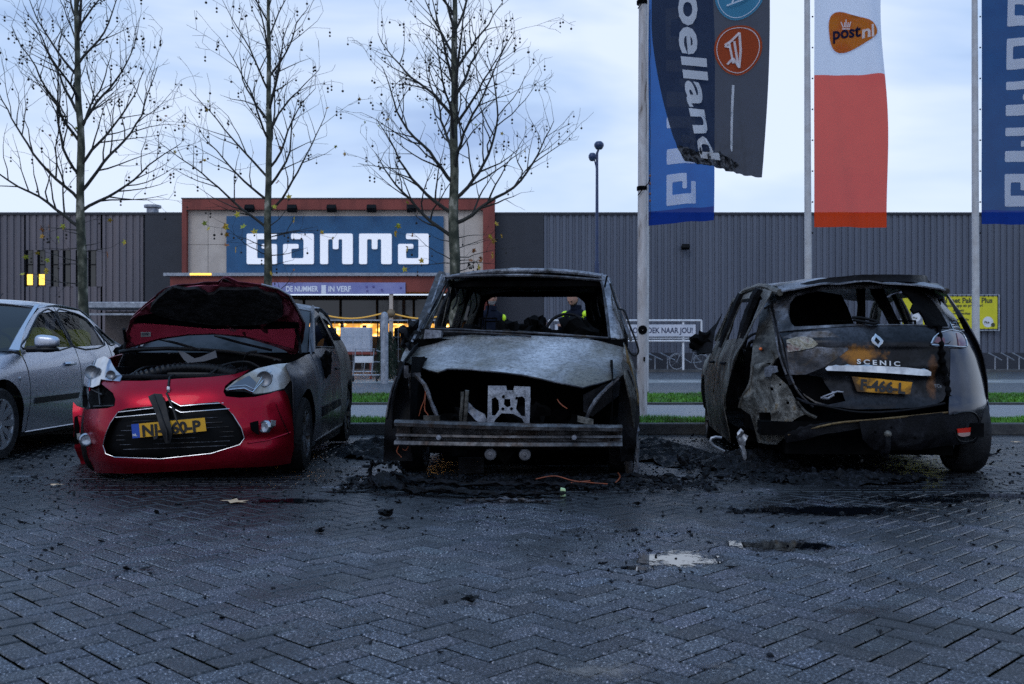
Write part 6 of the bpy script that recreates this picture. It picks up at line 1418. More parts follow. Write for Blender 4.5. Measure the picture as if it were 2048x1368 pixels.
obj('wiper_linkage', wb, M['b_frame'], van)
# roof
ZC = [(1.75, 1.60), (1.95, 1.652), (2.6, 1.675), (3.6, 1.66), (4.3, 1.58)]; ZR = [(1.75, 1.54), (1.95, 1.585), (2.6, 1.61), (3.6, 1.60), (4.3, 1.52)]
rf = roof_panel(van, 'roof', ZC, ZR, [(1.8, .715), (3, .72), (4.3, .68)], 1.88, 4.3, M['b_roof'], rough=.018, th=.01, c0=.12)
obj('roof_front_edge', MB().tube([(u * .715 - .02, 1.875 + .115 * u * u, interp(1.9, ZC) - .055 * abs(u) ** 2.4 - .012) for u in [-1 + j / 12 for j in range(25)]], .022, 8), M['b_roof'], van)
ln = MB()
for y_ in (2.5, 3.1, 3.7): ln.bb(-.62, .62, y_, y_ + .06, 1.57, 1.6)
ln.bb(-.66, .66, 1.98, 2.3, 1.50, 1.55)
obj('roof_bow', ln, M['soot'], van, smooth=False); obj('headliner', MB().grid([[(u * .66, y, 1.615 - .07 * u * u - .0 * y) for u in [-1 + j / 8 for j in range(17)]] for y in (1.95, 2.6, 3.3, 4.2)]), M['soot'], van, solid=.01)
rf.location.x = -.03
# sides
RL = [(1.1, 1.02), (1.4, 1.25), (1.75, 1.5), (1.95, 1.58), (2.6, 1.605), (3.6, 1.595), (4.3, 1.515)]
g = side_fn([(.12, [(.3, .86), (.8, .90), (2.5, .90), (4.0, .88), (4.4, .8)]), (.5, [(.2, .84), (.5, .92), (1, .94), (2.5, .935), (4.0, .91), (4.4, .82)]), (.8, [(.2, .78), (.5, .86), (1, .90), (2.5, .92), (4.0, .90), (4.4, .81)]),
             ([(.2, .86), (1.1, 1.0), (4.4, 1.02)], [(.2, .74), (.5, .79), (1.1, .83), (2.5, .86), (4.0, .86), (4.4, .78)]), (RL, [(1.1, .86), (1.75, .71), (2.6, .70), (4.3, .66)])])
WF, WR_ = .80, 3.55
fen = [(.30, .45), (.26, .72), (.36, .84), (.6, .90), (.9, .96), (1.16, 1.0), (1.22, .5), (1.18, .12)] + arc(WF, .22, .36, -10, 176, 14)
side_panel(van, g, 'front_fender', fen, M['b_black'], sides=(-1,), rough=.012, seed=4)
side_panel(van, g, 'front_fender', fen, M['b_brown'], sides=(1,), rough=.012, seed=4)
door = [(1.2, 1.0), (1.24, .5), (1.2, .12), (2.3, .12), (2.34, 1.0), (2.24, 1.575), (1.95, 1.56), (1.72, 1.45), (1.4, 1.2)]
dw = [(1.42, 1.08), (1.75, 1.38), (1.98, 1.5), (2.18, 1.51), (2.26, 1.06)]
side_panel(van, g, 'front_door', door, M['b_brown'], sides=(-1,), holes=[dw], rough=.01, seed=6); side_panel(van, g, 'front_door', door, M['b_brown'], sides=(1,), holes=[[(1.5, 1.1), (1.78, 1.36), (1.98, 1.44), (2.1, 1.1)]], rough=.01, seed=6)
rd = [(2.36, 1.0), (2.32, .12), (3.15, .12)] + arc(WR_, .22, .38, 180, 130, 4) + [(3.32, 1.0), (3.28, 1.575), (2.26, 1.58)]
side_panel(van, g, 'sliding_door', rd, M['b_brown'], holes=[[(2.52, 1.12), (2.46, 1.44), (2.85, 1.46), (2.95, 1.1)]], rough=.01, seed=7)
rq = [(3.34, 1.0), (3.34, .53)] + arc(WR_, .22, .38, 120, 0, 10) + [(4.3, .2), (4.36, .8), (4.36, 1.0), (4.28, 1.52), (3.3, 1.57)]
side_panel(van, g, 'rear_fender', rq, M['b_brown'], holes=[[(3.5, 1.15), (3.5, 1.4), (3.75, 1.4), (3.8, 1.15)]], rough=.01, seed=8)
for s in (-1, 1):
    strip(van, 'pillar', [(s * .885, 1.12, 1.0), (s * .80, 1.45, 1.27), (s * .72, 1.85, 1.55)], [(s * .89, 1.26, 1.02), (s * .81, 1.55, 1.28), (s * .715, 1.98, 1.57)], M['b_frame'], .02)
    for k in range(3):
        y_ = 2.3 + k * .98; pts = [(s * (.85 - .0), y_, .9), (s * .84, y_ + .03 * k, 1.2), (s * .68, y_ - .02, 1.56)]; obj('inner_pillar', crumple(MB().tube(spline(pts, 6, False), .045, 7), .02, 12, k), M['b_black'], van)
    for k in range(7):
        hang = MB()
        y_ = 1.7 + k * .33; x_ = s * (.70 - .02 * k); hang.tube(spline([(x_, y_, 1.57), (x_ - s * .03, y_ + .04, 1.4), (x_ + s * .01 * (k % 3), y_ + .02, 1.25 + .05 * (k % 3))], 4, False), .008, 4)
        obj('hanging_wire', hang, M['b_black'], van)
# rear frame with an open window
FR = lambda x, z: 4.36 - (z - .9) * .28 - .12 * (abs(x) / .8) ** 3
ro = [(-.84, .15), (-.86, .9), (-.72, 1.6), (.72, 1.6), (.86, .9), (.84, .15)]; rw_ = rounded(xz(T, FR, c2([(615, 415), (642, 235), (690, 206), (1160, 206), (1200, 240), (1215, 425)])), .03)
face_panel(van, FR, 'tailgate', ro, M['b_black'], [rw_], step=.07, rough=.01)
# interior: bare seat frames, dash bar, steering column
obj('dash_beam', crumple(MB().tube([(-.75, 1.42, .98), (-.3, 1.4, 1.0), (.2, 1.4, .98), (.75, 1.42, .97)], .05, 8), .03, 9), M['b_black'], van)
for (x_, z_, w_, h_, d_) in ((-.5, 1.03, .34, .1, .2), (-.1, 1.06, .22, .12, .2), (.12, 1.1, .16, .1, .15), (.40, 1.05, .34, .11, .2)):
    obj('dash_remains', crumple(MB().ico((x_, 1.45, z_), .12, 3, jit=1.1, sc=(w_ / .12 * .5, 1, h_ / .12), seed=x_ * 9), .03, 18), M['soot'], van)
steering_wheel(van, .36, 1.62, 1.08, M['b_black'])
for (x_, y_) in ((-.40, 2.0), (.40, 2.0), (-.45, 2.95), (.0, 3.0), (.45, 2.95)):
    st = seat(van, x_, y_, M['b_black'], frame=True); st.scale = (1, 1, 1.05)
obj('gear_lever', MB().tube([(.1, 1.6, .95), (.1, 1.55, 1.19)], .012, 6), M['b_black'], van)
obj('floor_pan', MB().bb(-.84, .84, 1.2, 4.25, .10, .3), M['soot'], van, smooth=False)
obj('firewall', crumple(MB().grid([[(x_ / 8 * .85, 1.12, z_) for x_ in range(-8, 9)] for z_ in (.1, .3, .5, .7, .9, 1.02)]), .02, 8), M['soot'], van)
obj('inner_wing', crumple(MB().grid([[(-.70, y_ / 10, z_) for y_ in range(1, 12)] for z_ in (.2, .45, .7, .88)]), .02, 6), M['soot'], van); obj('inner_wing', crumple(MB().grid([[(.72, y_ / 10, z_) for y_ in range(1, 12)] for z_ in (.2, .45, .7, .86)]), .02, 6), M['soot'], van)
# engine remains
rn = random.Random(9)
for i in range(22):
    obj('engine_remains', MB().ico((rn.uniform(-.6, .6), rn.uniform(.35, .95), rn.uniform(.18, .5)), rn.uniform(.06, .13), 2, jit=1.0, sc=(rn.uniform(.8, 1.8), 1, rn.uniform(.7, 1.2)), seed=i), M['soot'], van)
# front details: flat support plate with openings, crash bar, horns, struts
FP1 = lambda x, z: .10
po = c2([(660, 702), (760, 702), (765, 728), (800, 728), (806, 704), (895, 708), (893, 850), (890, 922), (866, 922), (850, 885), (800, 858), (735, 855), (700, 890), (684, 920), (655, 920), (658, 800)])
ph = [c2([(680, 775), (700, 764), (718, 785), (722, 835), (700, 868), (680, 866)]), c2([(826, 765), (850, 760), (866, 775), (866, 872), (845, 870), (815, 832)]), c2([(750, 775), (782, 775), (786, 815), (765, 822), (748, 808)])]
pn = face_panel(van, FP1, 'support_plate', xz(T, FP1, po), M['b_roof'], [xz(T, FP1, h) for h in ph], step=.03, th=.012, rough=.004)
for (u, v) in ((742, 830), (790, 830), (745, 762), (820, 770)):
    x_, z_ = xz(T, FP1, c2([(u, v)]))[0]; obj('bolt', MB().ico((x_, .09, z_), .012, 1), M['soot'], pn)
FB = lambda x, z: -.02 + .12 * (abs(x) / .78) ** 2.5
rows = []
for t_ in [i / 24 for i in range(25)]:
    u0 = 142 + (1408 - 142) * t_; col_ = []
    for (v, off) in ((893, .06), (893, -.02), (905, -.045), (922, -.04), (930, .05), (968, .06), (972, .02), (982, .015), (986, .06), (1004, .05), (1008, -.035), (1024, -.045), (1031, -.03), (1032, .06)):
        vv = v + 30 * t_ if v < 960 else v + 10 * t_ ; vv -= 0 if t_ > .02 else 0
        sag = 6 * math.sin(t_ * PI)
        x_, z_ = xz(T, FB, c2([(u0, vv + sag)]))[0]; col_.append((x_, FB(x_, z_) + off + .006 * noise.noise(Vector((x_ * 9, z_ * 9, 0))), z_))
    rows.append(col_)
bar = obj('crash_bar', MB().grid(rows), M['b_beam'], van, solid=.006, off=0, split=30)
for u in (385, 1140):
    x_, z_ = xz(T, FB, c2([(u, 990)]))[0]; obj('bolt', MB().lathe([(.001, -.02), (.017, -.018), (.02, 0)], 16).tf(Matrix.Translation((x_, FB(x_, z_), z_)) @ Matrix.Rotation(R(-90), 4, 'X')), M['b_roof'], bar)
for (u0, u1) in ((295, 385), (1158, 1245)):
    q = xz(T, FB, c2([(u0, 870), (u1, 870 + (u1 > 1000) * 20 - 0), (u1, 925), (u0, 905)])); br_ = face_panel(van, FB, 'bar_bracket', q, M['b_brown'], off=.04, th=.02)
M['hornmetal'] = mat('horn_metal', (.1, .1, .11), (.16, .16, .175), scale=30, rough=.6, metal=.3)
for (u, v) in ((672, 1085), (865, 1087)):
    fy = lambda x, z: .0; x_, z_ = xz(T, fy, c2([(u, v)]))[0]
    h_ = obj('horn', MB().lathe([(.001, -.024), (.008, -.022), (.010, -.012), (.024, -.008), (.026, -.012), (.036, -.008), (.041, -.002), (.041, .012), (.03, .03), (.001, .04)], 32, (x_, 0, z_), 'Y'), M['hornmetal'], van, label='round grey metal horn disc', split=20)
fn_ = MB()
for k in range(16):
    v = 1100 + k * 5.5; a, b_ = xz(T, FP1, c2([(500, v), (640, v)])); fn_.tube([(a[0], .05, a[1]), (b_[0], .05, b_[1])], .0022, 4)
obj('condenser_fins', fn_, M['b_black'], van)
def bars(name, lst, f, r, mt): 
    for i, pts in enumerate(lst): obj(name, crumple(MB().tube(spline(rl(pts, f), 5, False), r, 7), .006, 20, i), mt, van)
fq = lambda x, z: .15
bars('strut', [[(518, 735), (512, 830), (505, 915)], [(541, 728), (537, 830), (530, 915)]], fq, .014, M['b_brown']); bars('strut', [[(250, 640), (305, 700), (340, 790), (385, 905)], [(1390, 655), (1310, 730), (1250, 800), (1205, 890)]], fq, .015, M['b_frame'])
bars('wire', [[(310, 720), (300, 790), (270, 870)], [(312, 735), (305, 830), (325, 870)], [(1100, 830), (1060, 800), (1045, 780)], [(170, 1015), (150, 1070), (175, 1100)], [(225, 1020), (200, 1060), (180, 1050)]], fq, .004, M['copper'])
face_panel(van, fq, 'torn_shroud', xz(T, fq, c2([(545, 790), (580, 830), (640, 860), (655, 900), (640, 918), (585, 890), (545, 850)])), M['b_roof'], step=.02, th=.006, rough=.05)
face_panel(van, fq, 'side_bracket', xz(T, fq, c2([(190, 590), (215, 590), (215, 630), (280, 628), (285, 650), (220, 652), (205, 660), (190, 655)])), M['b_frame'], step=.03, th=.01)
face_panel(van, fq, 'light_bucket', xz(T, fq, c2([(1190, 755), (1300, 700), (1400, 680), (1390, 760), (1240, 880), (1190, 850)])), M['b_black'], off=.1, step=.04, rough=.02)
# what is left of the front wings beside the open nose
WN = lambda x, z: .40 + .03 * math.sin(z * 14)
for s_, pts in ((-1, [(172, 562), (205, 600), (222, 760), (235, 900), (240, 1120), (74, 1120), (80, 980), (92, 860), (112, 760), (145, 650)]), (1, [(1398, 655), (1442, 612), (1468, 680), (1492, 790), (1498, 900), (1484, 1010), (1470, 1120), (1400, 1120), (1385, 900), (1390, 760)])):
    face_panel(van, WN, 'front_wing', xz(T, WN, c2(pts)), M['b_black'], step=.04, th=.02, rough=.02, seed=s_)
for pts in ([(150, 650), (112, 770), (92, 880)], [(215, 610), (232, 760), (240, 890)]): obj('wing_edge', MB().tube(spline(rl(pts, WN, -.02), 4, False), .008, 6), M['b_frame'], van)
# peeled fender flap on the right
FF = lambda x, z: .42 + (z - .3) * .1
fl = face_panel(van, FF, 'peeled_fender_skin', xz(T, FF, c2([(1425, 470), (1445, 540), (1470, 640), (1500, 760), (1500, 800), (1485, 842), (1452, 808), (1430, 745), (1436, 650), (1438, 600)])), M['b_rust'], step=.025, th=.006, dfn=lambda x, z: .05 * noise.noise(Vector((x * 9, z * 4, 2))), label='ochre rusted peeling fender skin')
lf = face_panel(van, FF, 'peeled_fender_skin', xz(T, FF, c2([(168, 575), (190, 590), (165, 700), (140, 800), (115, 900), (100, 1000), (78, 1090), (82, 920), (100, 790), (135, 680)])), M['b_black'], step=.03, th=.008, rough=.01)
obj('damper_strut', crumple(MB().tube(spline([(.85, .52, .02), (.845, .5, .2), (.86, .5, .44)], 6, False), .03, 8), .012, 18), M['b_frame'], van); obj('brake_hose', crumple(MB().tube(spline([(.90, .42, .0), (.91, .40, .2), (.90, .42, .4)], 8, False), .014, 7), .016, 30), M['b_roof'], van)
for (x_, y_) in ((-.80, WF), (.80, WF), (-.80, WR_), (.80, WR_)): wheel(van, (x_, y_, .21), .22, .18, 1 if x_ > 0 else -1, M['b_frame'], M['b_black'], 5, False, rr=.85)
obj('burnt_mirror', crumple(MB().ico((-.92, 1.28, 1.05), .085, 4, jit=1.2, sc=(.75, .8, 1.15)), .035, 16), M['b_black'], van)
ml = crumple(MB().ico((-.88, 1.18, .93), .07, 3, jit=1, sc=(.6, .8, 1.5)), .03, 16); obj('melted_mirror_arm', ml, M['b_black'], van)
obj('glass_shard', crumple(MB().box((-.70, 1.1, 1.065), (.14, .08, .07)), .03, 20), M['b_roof'], van)
fl2 = lambda x, z: 1.3
obj('dangling_cable', MB().tube(spline(rl([(1340, 130), (1365, 215), (1388, 270), (1420, 285), (1450, 365), (1485, 455), (1498, 510), (1480, 533), (1455, 520), (1435, 490)], fl2, 0), 5, False), .009, 6), M['plastic'], van)
# ================================================================ BURNT MPV (rear towards the camera)
LOC, RZ = (2.61, 7.15, 0), R(-6.0)
mpv = empty('burnt_hatchback', LOC, RZ, label='dark grey family car seen from behind, its left side burnt out and tailgate heat stained', cat='car')
T = Tracer(LOC, RZ)
def c3(pts): return [(1360 + u / 2.792, 520 + v / 2.792) for u, v in pts]
WB = [(.1, .88), (.3, .94), (.6, .96), (.85, .93), (1.0, .88), (1.25, .75), (1.5, .62)]
F = front_fn([(.15, .10), (.32, .0), (.5, .0), (.6, .03), (.75, .05), (.95, .08), (1.04, .11), (1.2, .24), (1.45, .50)], WB, .5, 3.8)
def FX(pts): return xz(T, F, c3(pts))
def rl(pts, off=0, f=F): return [(x, f(x, z) + off, z) for x, z in xz(T, f, c3(pts))]
gate = FX([(556, 405), (572, 440), (588, 500), (600, 600), (640, 690), (700, 760), (760, 800), (830, 818), (1000, 835), (1300, 828), (1430, 812), (1478, 785), (1496, 700), (1503, 600), (1503, 480), (1500, 386), (1300, 369), (1000, 370), (800, 384), (640, 396)])
spot(M['gate'], (-.10, .08, .90), (.20, .5, .10), (.32, .13, .02)); spot(M['gate'], (.42, .08, .72), (.05, .5, .2), (.16, .07, .03), .7)
bh = FX([(612, 640), (700, 640), (800, 655), (815, 690), (850, 740), (910, 735), (930, 790), (830, 810), (760, 790), (690, 745), (640, 690)])
tg = face_panel(mpv, F, 'tailgate', gate, M['gate'], [bh], step=.035, dfn=lambda x, z: .006 * noise.noise(Vector((x * 6, z * 6, 1))) - .02 * math.exp(-((z - .985) / .03) ** 2) + .035 * max(0, min(1, (.80 - z) * 12)) * (1 if abs(x) < .5 else .3))
face_panel(mpv, F, 'scorched_panel', FX([(575, 430), (640, 405), (830, 395), (900, 440), (940, 500), (860, 560), (800, 600), (700, 640), (612, 640), (600, 560)]), M['b_frame'], off=-.008, step=.03, rough=.006, label='ash grey blistered corner of the tailgate')
face_panel(mpv, F, 'gate_lining', [(x * .98, z) for x, z in bh], M['soot'], off=.12)
fro = FX([(470, 272), (500, 208), (640, 158), (820, 130), (1240, 128), (1330, 140), (1400, 178), (1450, 262), (1500, 352), (1500, 386), (1300, 369), (1000, 370), (800, 384), (640, 396), (556, 405), (542, 330), (525, 245)])
frh = FX([(605, 300), (612, 235), (640, 200), (700, 182), (830, 160), (1000, 155), (1200, 153), (1270, 172), (1340, 240), (1400, 360), (1385, 366), (1100, 362), (960, 362), (700, 374), (640, 376), (618, 350)])
face_panel(mpv, F, 'rear_window_frame', fro, M['b_frame'], [frh], step=.035, th=.02, rough=.008)
spo = FX([(640, 152), (820, 104), (1000, 86), (1290, 90), (1370, 116), (1418, 168), (1440, 230), (1405, 178), (1330, 140), (1240, 130), (820, 134), (680, 162)])
face_panel(mpv, F, 'spoiler', spo, M['b_black'], off=-.07, step=.03, th=.03, rough=.012)
for sg_ in ([(530, 200), (640, 165), (820, 133)], [(500, 215), (640, 160), (820, 118)]): obj('roof_gutter', MB().tube(spline(rl(sg_, -.02), 4, False), .012, 6), M['b_roof'], mpv)
dr = FX([(1232, 150), (1290, 152), (1345, 185), (1400, 232), (1450, 300), (1490, 372), (1440, 376), (1372, 366), (1352, 320), (1330, 288), (1300, 300), (1280, 275), (1296, 240), (1262, 200), (1240, 190)])
face_panel(mpv, F, 'melted_trim', dr, M['soot'], off=-.02, step=.02, th=.02, rough=.03)
fl3 = rl([(1440, 370), (1448, 440), (1460, 520), (1470, 600), (1488, 690), (1498, 760)], -.02); obj('melted_drip', crumple(MB().tube(spline(fl3, 6, False), [.018 + .008 * math.sin(k * 1.7) for k in range(31)], 7), .008, 30), M['soot'], mpv)
obj('wiper', MB().tube(spline(rl([(955, 322), (1010, 325), (1090, 345), (1070, 355), (960, 335)], -.04), 4, False), .012, 6), M['b_black'], mpv)
rc = FX([(1640, 850), (1560, 853), (1500, 866), (1500, 760), (1506, 600), (1506, 480), (1500, 386)]); rc = [(interp(z_, WB) * .985, z_) for z_ in (1.06, .95, .8, .65, .5, .38)] + rc
face_panel(mpv, F, 'rear_corner', rc, M['flank'], step=.035, th=.01)
face_panel(mpv, F, 'rear_pillar', FX([(1405, 178), (1425, 170), (1470, 235), (1530, 318), (1566, 392), (1506, 390), (1500, 350), (1450, 262)]), M['b_dark'], step=.03, th=.012)
# what hangs and stands inside: charred lining, roof posts
IF = lambda x, z: 1.25
face_panel(mpv, IF, 'charred_lining', xz(T, IF, c3([(560, 140), (900, 195), (930, 260), (975, 365), (560, 385)])), M['soot'], step=.05, th=.02, rough=.03)
face_panel(mpv, IF, 'inner_post', xz(T, IF, c3([(985, 150), (1035, 150), (1030, 250), (1035, 365), (985, 365), (990, 250)])), M['b_black'], step=.04, th=.03, rough=.02)
face_panel(mpv, IF, 'inner_post', xz(T, IF, c3([(1050, 140), (1125, 150), (1240, 380), (1180, 375)])), M['b_black'], step=.04, th=.03, rough=.02)
# lights
tl = FX([(1392, 468), (1410, 428), (1442, 403), (1510, 386), (1560, 400), (1588, 440), (1598, 478), (1590, 492), (1520, 490), (1400, 480)])
rlens = face_panel(mpv, F, 'tail_light', tl, mat('dark_clear_lens', (.05, .045, .06), rough=.08, coat=1), off=-.02, step=.03)
face_panel(rlens, F, 'red_lens', FX([(1535, 408), (1560, 412), (1582, 445), (1590, 478), (1548, 480)]), mat('dark_red_lens', (.11, .008, .012), rough=.1, coat=1), off=-.028, step=.03)
face_panel(rlens, F, 'red_lens', FX([(1412, 460), (1425, 435), (1450, 425), (1470, 440), (1470, 468)]), bpy.data.materials['dark_red_lens'], off=-.028, step=.03)
for pts in ([(1396, 466), (1414, 430), (1444, 406), (1510, 390)], [(1398, 474), (1520, 482), (1592, 486)], [(1512, 392), (1562, 404), (1590, 442), (1596, 482)]): obj('chrome_line', MB().tube(spline(rl(pts, -.03), 4, False), .005, 6), M['chrome'], rlens)
for pts in ([(1502, 348), (1536, 346), (1556, 384), (1520, 388), (1502, 348)], [(1510, 362), (1545, 362)], [(1516, 376), (1552, 374)]): obj('chrome_line', MB().tube(rl(pts, -.02), .005, 6), M['chrome'], rlens)
ll = FX([(592, 448), (640, 432), (690, 428), (735, 438), (768, 470), (740, 490), (680, 502), (620, 512), (600, 515), (596, 480)])
face_panel(mpv, F, 'tail_light', ll, burnt('bubbled_lens', [(.34, (.12, .02, .02)), (.46, (.35, .32, .27)), (.56, (.24, .2, .13)), (.68, (.4, .38, .33))], scale=9, rough=.5, metal=0, bump=1), off=-.02, step=.02, rough=.02, label='burnt bubbled tail light with traces of red')
# emblem, lettering, strip, plate
Fs = lambda x, z: F(0, .9) 
dm_o = FX([(1085, 413), (1130, 453), (1104, 490), (1062, 452)]); dm_i = FX([(1088, 432), (1112, 456), (1100, 474), (1080, 452)])
face_panel(tg, F, 'diamond_emblem', dm_o, M['chrome'], [dm_i], off=-.022, th=.016, step=.02)
a_, b_ = FX([(985, 566)])[0], FX([(1226, 580)])[0]; wl_ = b_[0] - a_[0]; sl_ = (b_[1] - a_[1]) / wl_
def lfn(a, b, d): x = a_[0] + a; z = a_[1] - .016 + b + a * sl_; return (x, F(x, z) - .012 - d, z)
obj('lettering', text_mb('SCENIC', .047, lfn, width=wl_, bold=.0012, depth=.006, spacing=1.5), M['chrome'], tg, smooth=False)
q_ = FX([(1415, 712)])[0]; obj('lettering', text_mb('TCe', .034, lambda a, b, d: (q_[0] + a, F(q_[0] + a, q_[1]) - .01 - d, q_[1] + b), width=.058, bold=.001, depth=.004), M['steel'], tg, smooth=False)
st = FX([(806, 606), (822, 592), (950, 588), (1100, 592), (1250, 600), (1372, 614), (1392, 626), (1391, 646), (1340, 646), (1180, 634), (1000, 624), (815, 618)])
face_panel(tg, F, 'chrome_strip', st, M['chrome'], off=-.03, step=.025, th=.02, dfn=lambda x, z: 0)
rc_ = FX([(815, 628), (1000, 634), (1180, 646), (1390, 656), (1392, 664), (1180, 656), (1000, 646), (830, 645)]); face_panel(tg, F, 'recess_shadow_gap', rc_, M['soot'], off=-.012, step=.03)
pl = FX([(955, 650), (1292, 682), (1280, 750), (985, 734)])
pm = burnt('scorched_plate_yellow', [(.3, (.01, .008, .005)), (.43, (.08, .035, .005)), (.52, (.55, .24, .008)), (.7, (.62, .28, .01))], scale=1.6, rough=.5, metal=0, bump=.1, seed=3.3, speck=False)
npp = face_panel(mpv, F, 'number_plate', pl, pm, off=-.02, step=.03, rough=.002, label='yellow number plate scorched black at its left end')
pa = math.atan2(pl[1][1] - pl[0][1], pl[1][0] - pl[0][0]); pcx = sum(FX([(u, 705)])[0][0] for u in (1000, 1255)) / 2; pcz = (pl[0][1] + pl[1][1] + pl[2][1] + pl[3][1]) / 4
plate_text(npp, 'F-466-L', pcx, pcz, .075, FX([(1252, 710)])[0][0] - FX([(1002, 700)])[0][0], lambda x, z: F(x, z), pa, M['ink'], -.03)
for pts in ([(650, 770), (720, 800), (800, 815), (1000, 850), (1250, 840), (1480, 800)],): obj('gate_seal', MB().tube(spline(rl(pts, .0), 4, False), .009, 6), M['b_black'], mpv)
lt_ = MB(); lt_.tube(rl([(790, 770), (830, 775), (860, 755), (858, 735)], .03), .010, 6).tube(rl([(800, 765), (880, 735), (915, 738)], .02), .007, 6); obj('lock_remains', lt_, M['b_roof'], mpv)
# bumper beam, tow ball and the surviving right corner
fx2 = lambda x, z: F(x, z) + .05
bm_ = xz(T, fx2, c3([(590, 965), (700, 930), (850, 905), (1000, 892), (1250, 872), (1500, 846), (1520, 862), (1500, 890), (1250, 915), (1000, 940), (800, 975), (600, 1010)])); face_panel(mpv, fx2, 'rear_beam', bm_, M['b_black'], step=.035, th=.05, rough=.015)
obj('beam_edge', MB().tube(spline([(x, fx2(x, z) - .03, z) for x, z in xz(T, fx2, c3([(600, 975), (850, 912), (1100, 888), (1500, 848)]))], 4, False), .008, 6), M['b_rust'], mpv)
ub = xz(T, F, c3([(1000, 900), (1250, 885), (1500, 862), (1560, 852), (1630, 850)])) + [(interp(z_, WB) * .975, z_) for z_ in (.40, .3, .2, .15)] + xz(T, F, c3([(1640, 1014), (1450, 1040), (1330, 1060), (1200, 1062), (1080, 1060), (1020, 1000)]))
bmp = face_panel(mpv, F, 'rear_bumper', ub, M['b_black'], off=.0, step=.04, rough=.006)
obj('moulding_line', MB().tube(spline(rl([(1525, 862), (1580, 848), (1640, 852), (1668, 900), (1662, 960), (1630, 1005), (1560, 1010), (1530, 960)], -.008), 4, False), .006, 6), M['plastic'], bmp)
rf_ = face_panel(bmp, F, 'reflector', FX([(1545, 942), (1618, 934), (1620, 960), (1548, 964)]), mat('red_reflector', (.55, .02, .01), rough=.2), off=-.012, step=.03)
face_panel(bmp, F, 'reversing_lens', FX([(1548, 965), (1620, 961), (1612, 980), (1580, 986), (1552, 980)]), mat('pale_pink_lens', (.4, .25, .22), rough=.3), off=-.012, step=.03)
for (u, v) in ((1312, 990), (1090, 960), (1180, 935)):
    x_, z_ = FX([(u, v)])[0]; obj('clip_hole', MB().ico((x_, F(x_, z_) - .003, z_), .010, 1), M['soot'], bmp)
tbx, tbz = FX([(1148, 968)])[0]; obj('tow_ball', MB().ico((tbx, -.06, tbz), .027, 3), M['b_brown'], mpv); obj('tow_bar', MB().tube(spline([(tbx, -.06, tbz), (tbx, -.055, tbz - .1), (tbx, .02, tbz - .14), (tbx, .4, tbz - .13)], 4, False), .02, 8), M['b_black'], mpv)
# sides
RL = [(.30, 1.36), (.6, 1.43), (1.2, 1.465), (2.0, 1.48), (2.6, 1.42), (3.0, 1.28), (3.4, 1.06), (3.7, .96)]
g = side_fn([(.15, [(.0, .70), (.3, .86), (.8, .90), (2.4, .90), (3.8, .86), (4.3, .62)]), (.5, [(.0, .72), (.2, .86), (.5, .94), (1.0, .95), (2.4, .94), (3.7, .92), (4.1, .8), (4.34, .6)]), (.8, [(.0, .70), (.2, .84), (.5, .92), (1.0, .93), (2.4, .92), (3.7, .9), (4.1, .78), (4.34, .55)]),
             ([(.0, .98), (2.4, .96), (3.4, .93), (4.3, .72)], [(.0, .66), (.2, .80), (.5, .87), (2.4, .87), (3.5, .82), (4.3, .5)]), (RL, [(.3, .62), (1.2, .66), (2.4, .66), (3.0, .70), (3.6, .76)])])
WR_, WF = .72, 3.42
qo = [(.44, .40), (.44, .97), (.47, 1.15), (.52, 1.34), (.6, 1.41), (.95, 1.44), (.98, .99), (1.06, .8), (1.12, .6)] + arc(WR_, .31, .37, 20, 172, 14)
qh = [(.62, 1.02), (.60, 1.34), (.9, 1.38), (.93, 1.03)]
side_panel(mpv, g, 'rear_fender', qo, M['flank'], sides=(1,), holes=[qh], step=.05, rough=.004)
ql = [(.55, .98), (.50, 1.2), (.52, 1.39), (.95, 1.44), (.98, .99), (1.06, .8), (1.12, .6)] + arc(WR_, .31, .37, 20, 75, 6) + [(.7, .78)]
side_panel(mpv, g, 'rear_fender', ql, M['b_brown'], sides=(-1,), holes=[[(.66, 1.02), (.66, 1.34), (.9, 1.38), (.93, 1.03)]], step=.04, rough=.012, seed=2)
rdo = [(1.0, .99), (1.08, .8), (1.14, .6), (1.12, .16), (2.0, .16), (2.06, .5), (2.06, .97), (2.02, 1.44), (.98, 1.44)]
side_panel(mpv, g, 'rear_door', rdo, M['b_brown'], holes=[[(1.06, 1.03), (1.04, 1.37), (1.94, 1.40), (1.98, 1.02)]], step=.05, rough=.012, seed=3)
fdo = [(2.09, .97), (2.09, .5), (2.03, .16), (3.0, .16), (3.06, .5), (3.06, .97), (2.9, 1.3), (2.6, 1.39), (2.05, 1.44)]
side_panel(mpv, g, 'front_door', fdo, M['b_brown'], holes=[[(2.14, 1.02), (2.11, 1.39), (2.55, 1.34), (2.83, 1.22), (2.95, 1.02)]], step=.05, rough=.012, seed=5)
ffo = [(3.09, .95), (3.09, .5), (3.04, .16)] + arc(WF, .31, .37, 180, 0, 14) + [(4.0, .25), (4.25, .3), (4.28, .6), (4.2, .76), (3.8, .88), (3.4, .95)]
side_panel(mpv, g, 'front_fender', ffo, M['b_brown'], step=.06, rough=.01, seed=6)
for (y_, x_) in ((1.3, 1), (2.35, 1)):
    obj('handle', MB().tube([(-(g(y_, .82) + .004), y_ - .1, .82), (-(g(y_, .82) + .03), y_ - .06, .82), (-(g(y_, .82) + .03), y_ + .06, .82), (-(g(y_, .82) + .004), y_ + .1, .82)], .013, 6), M['b_black'], mpv)
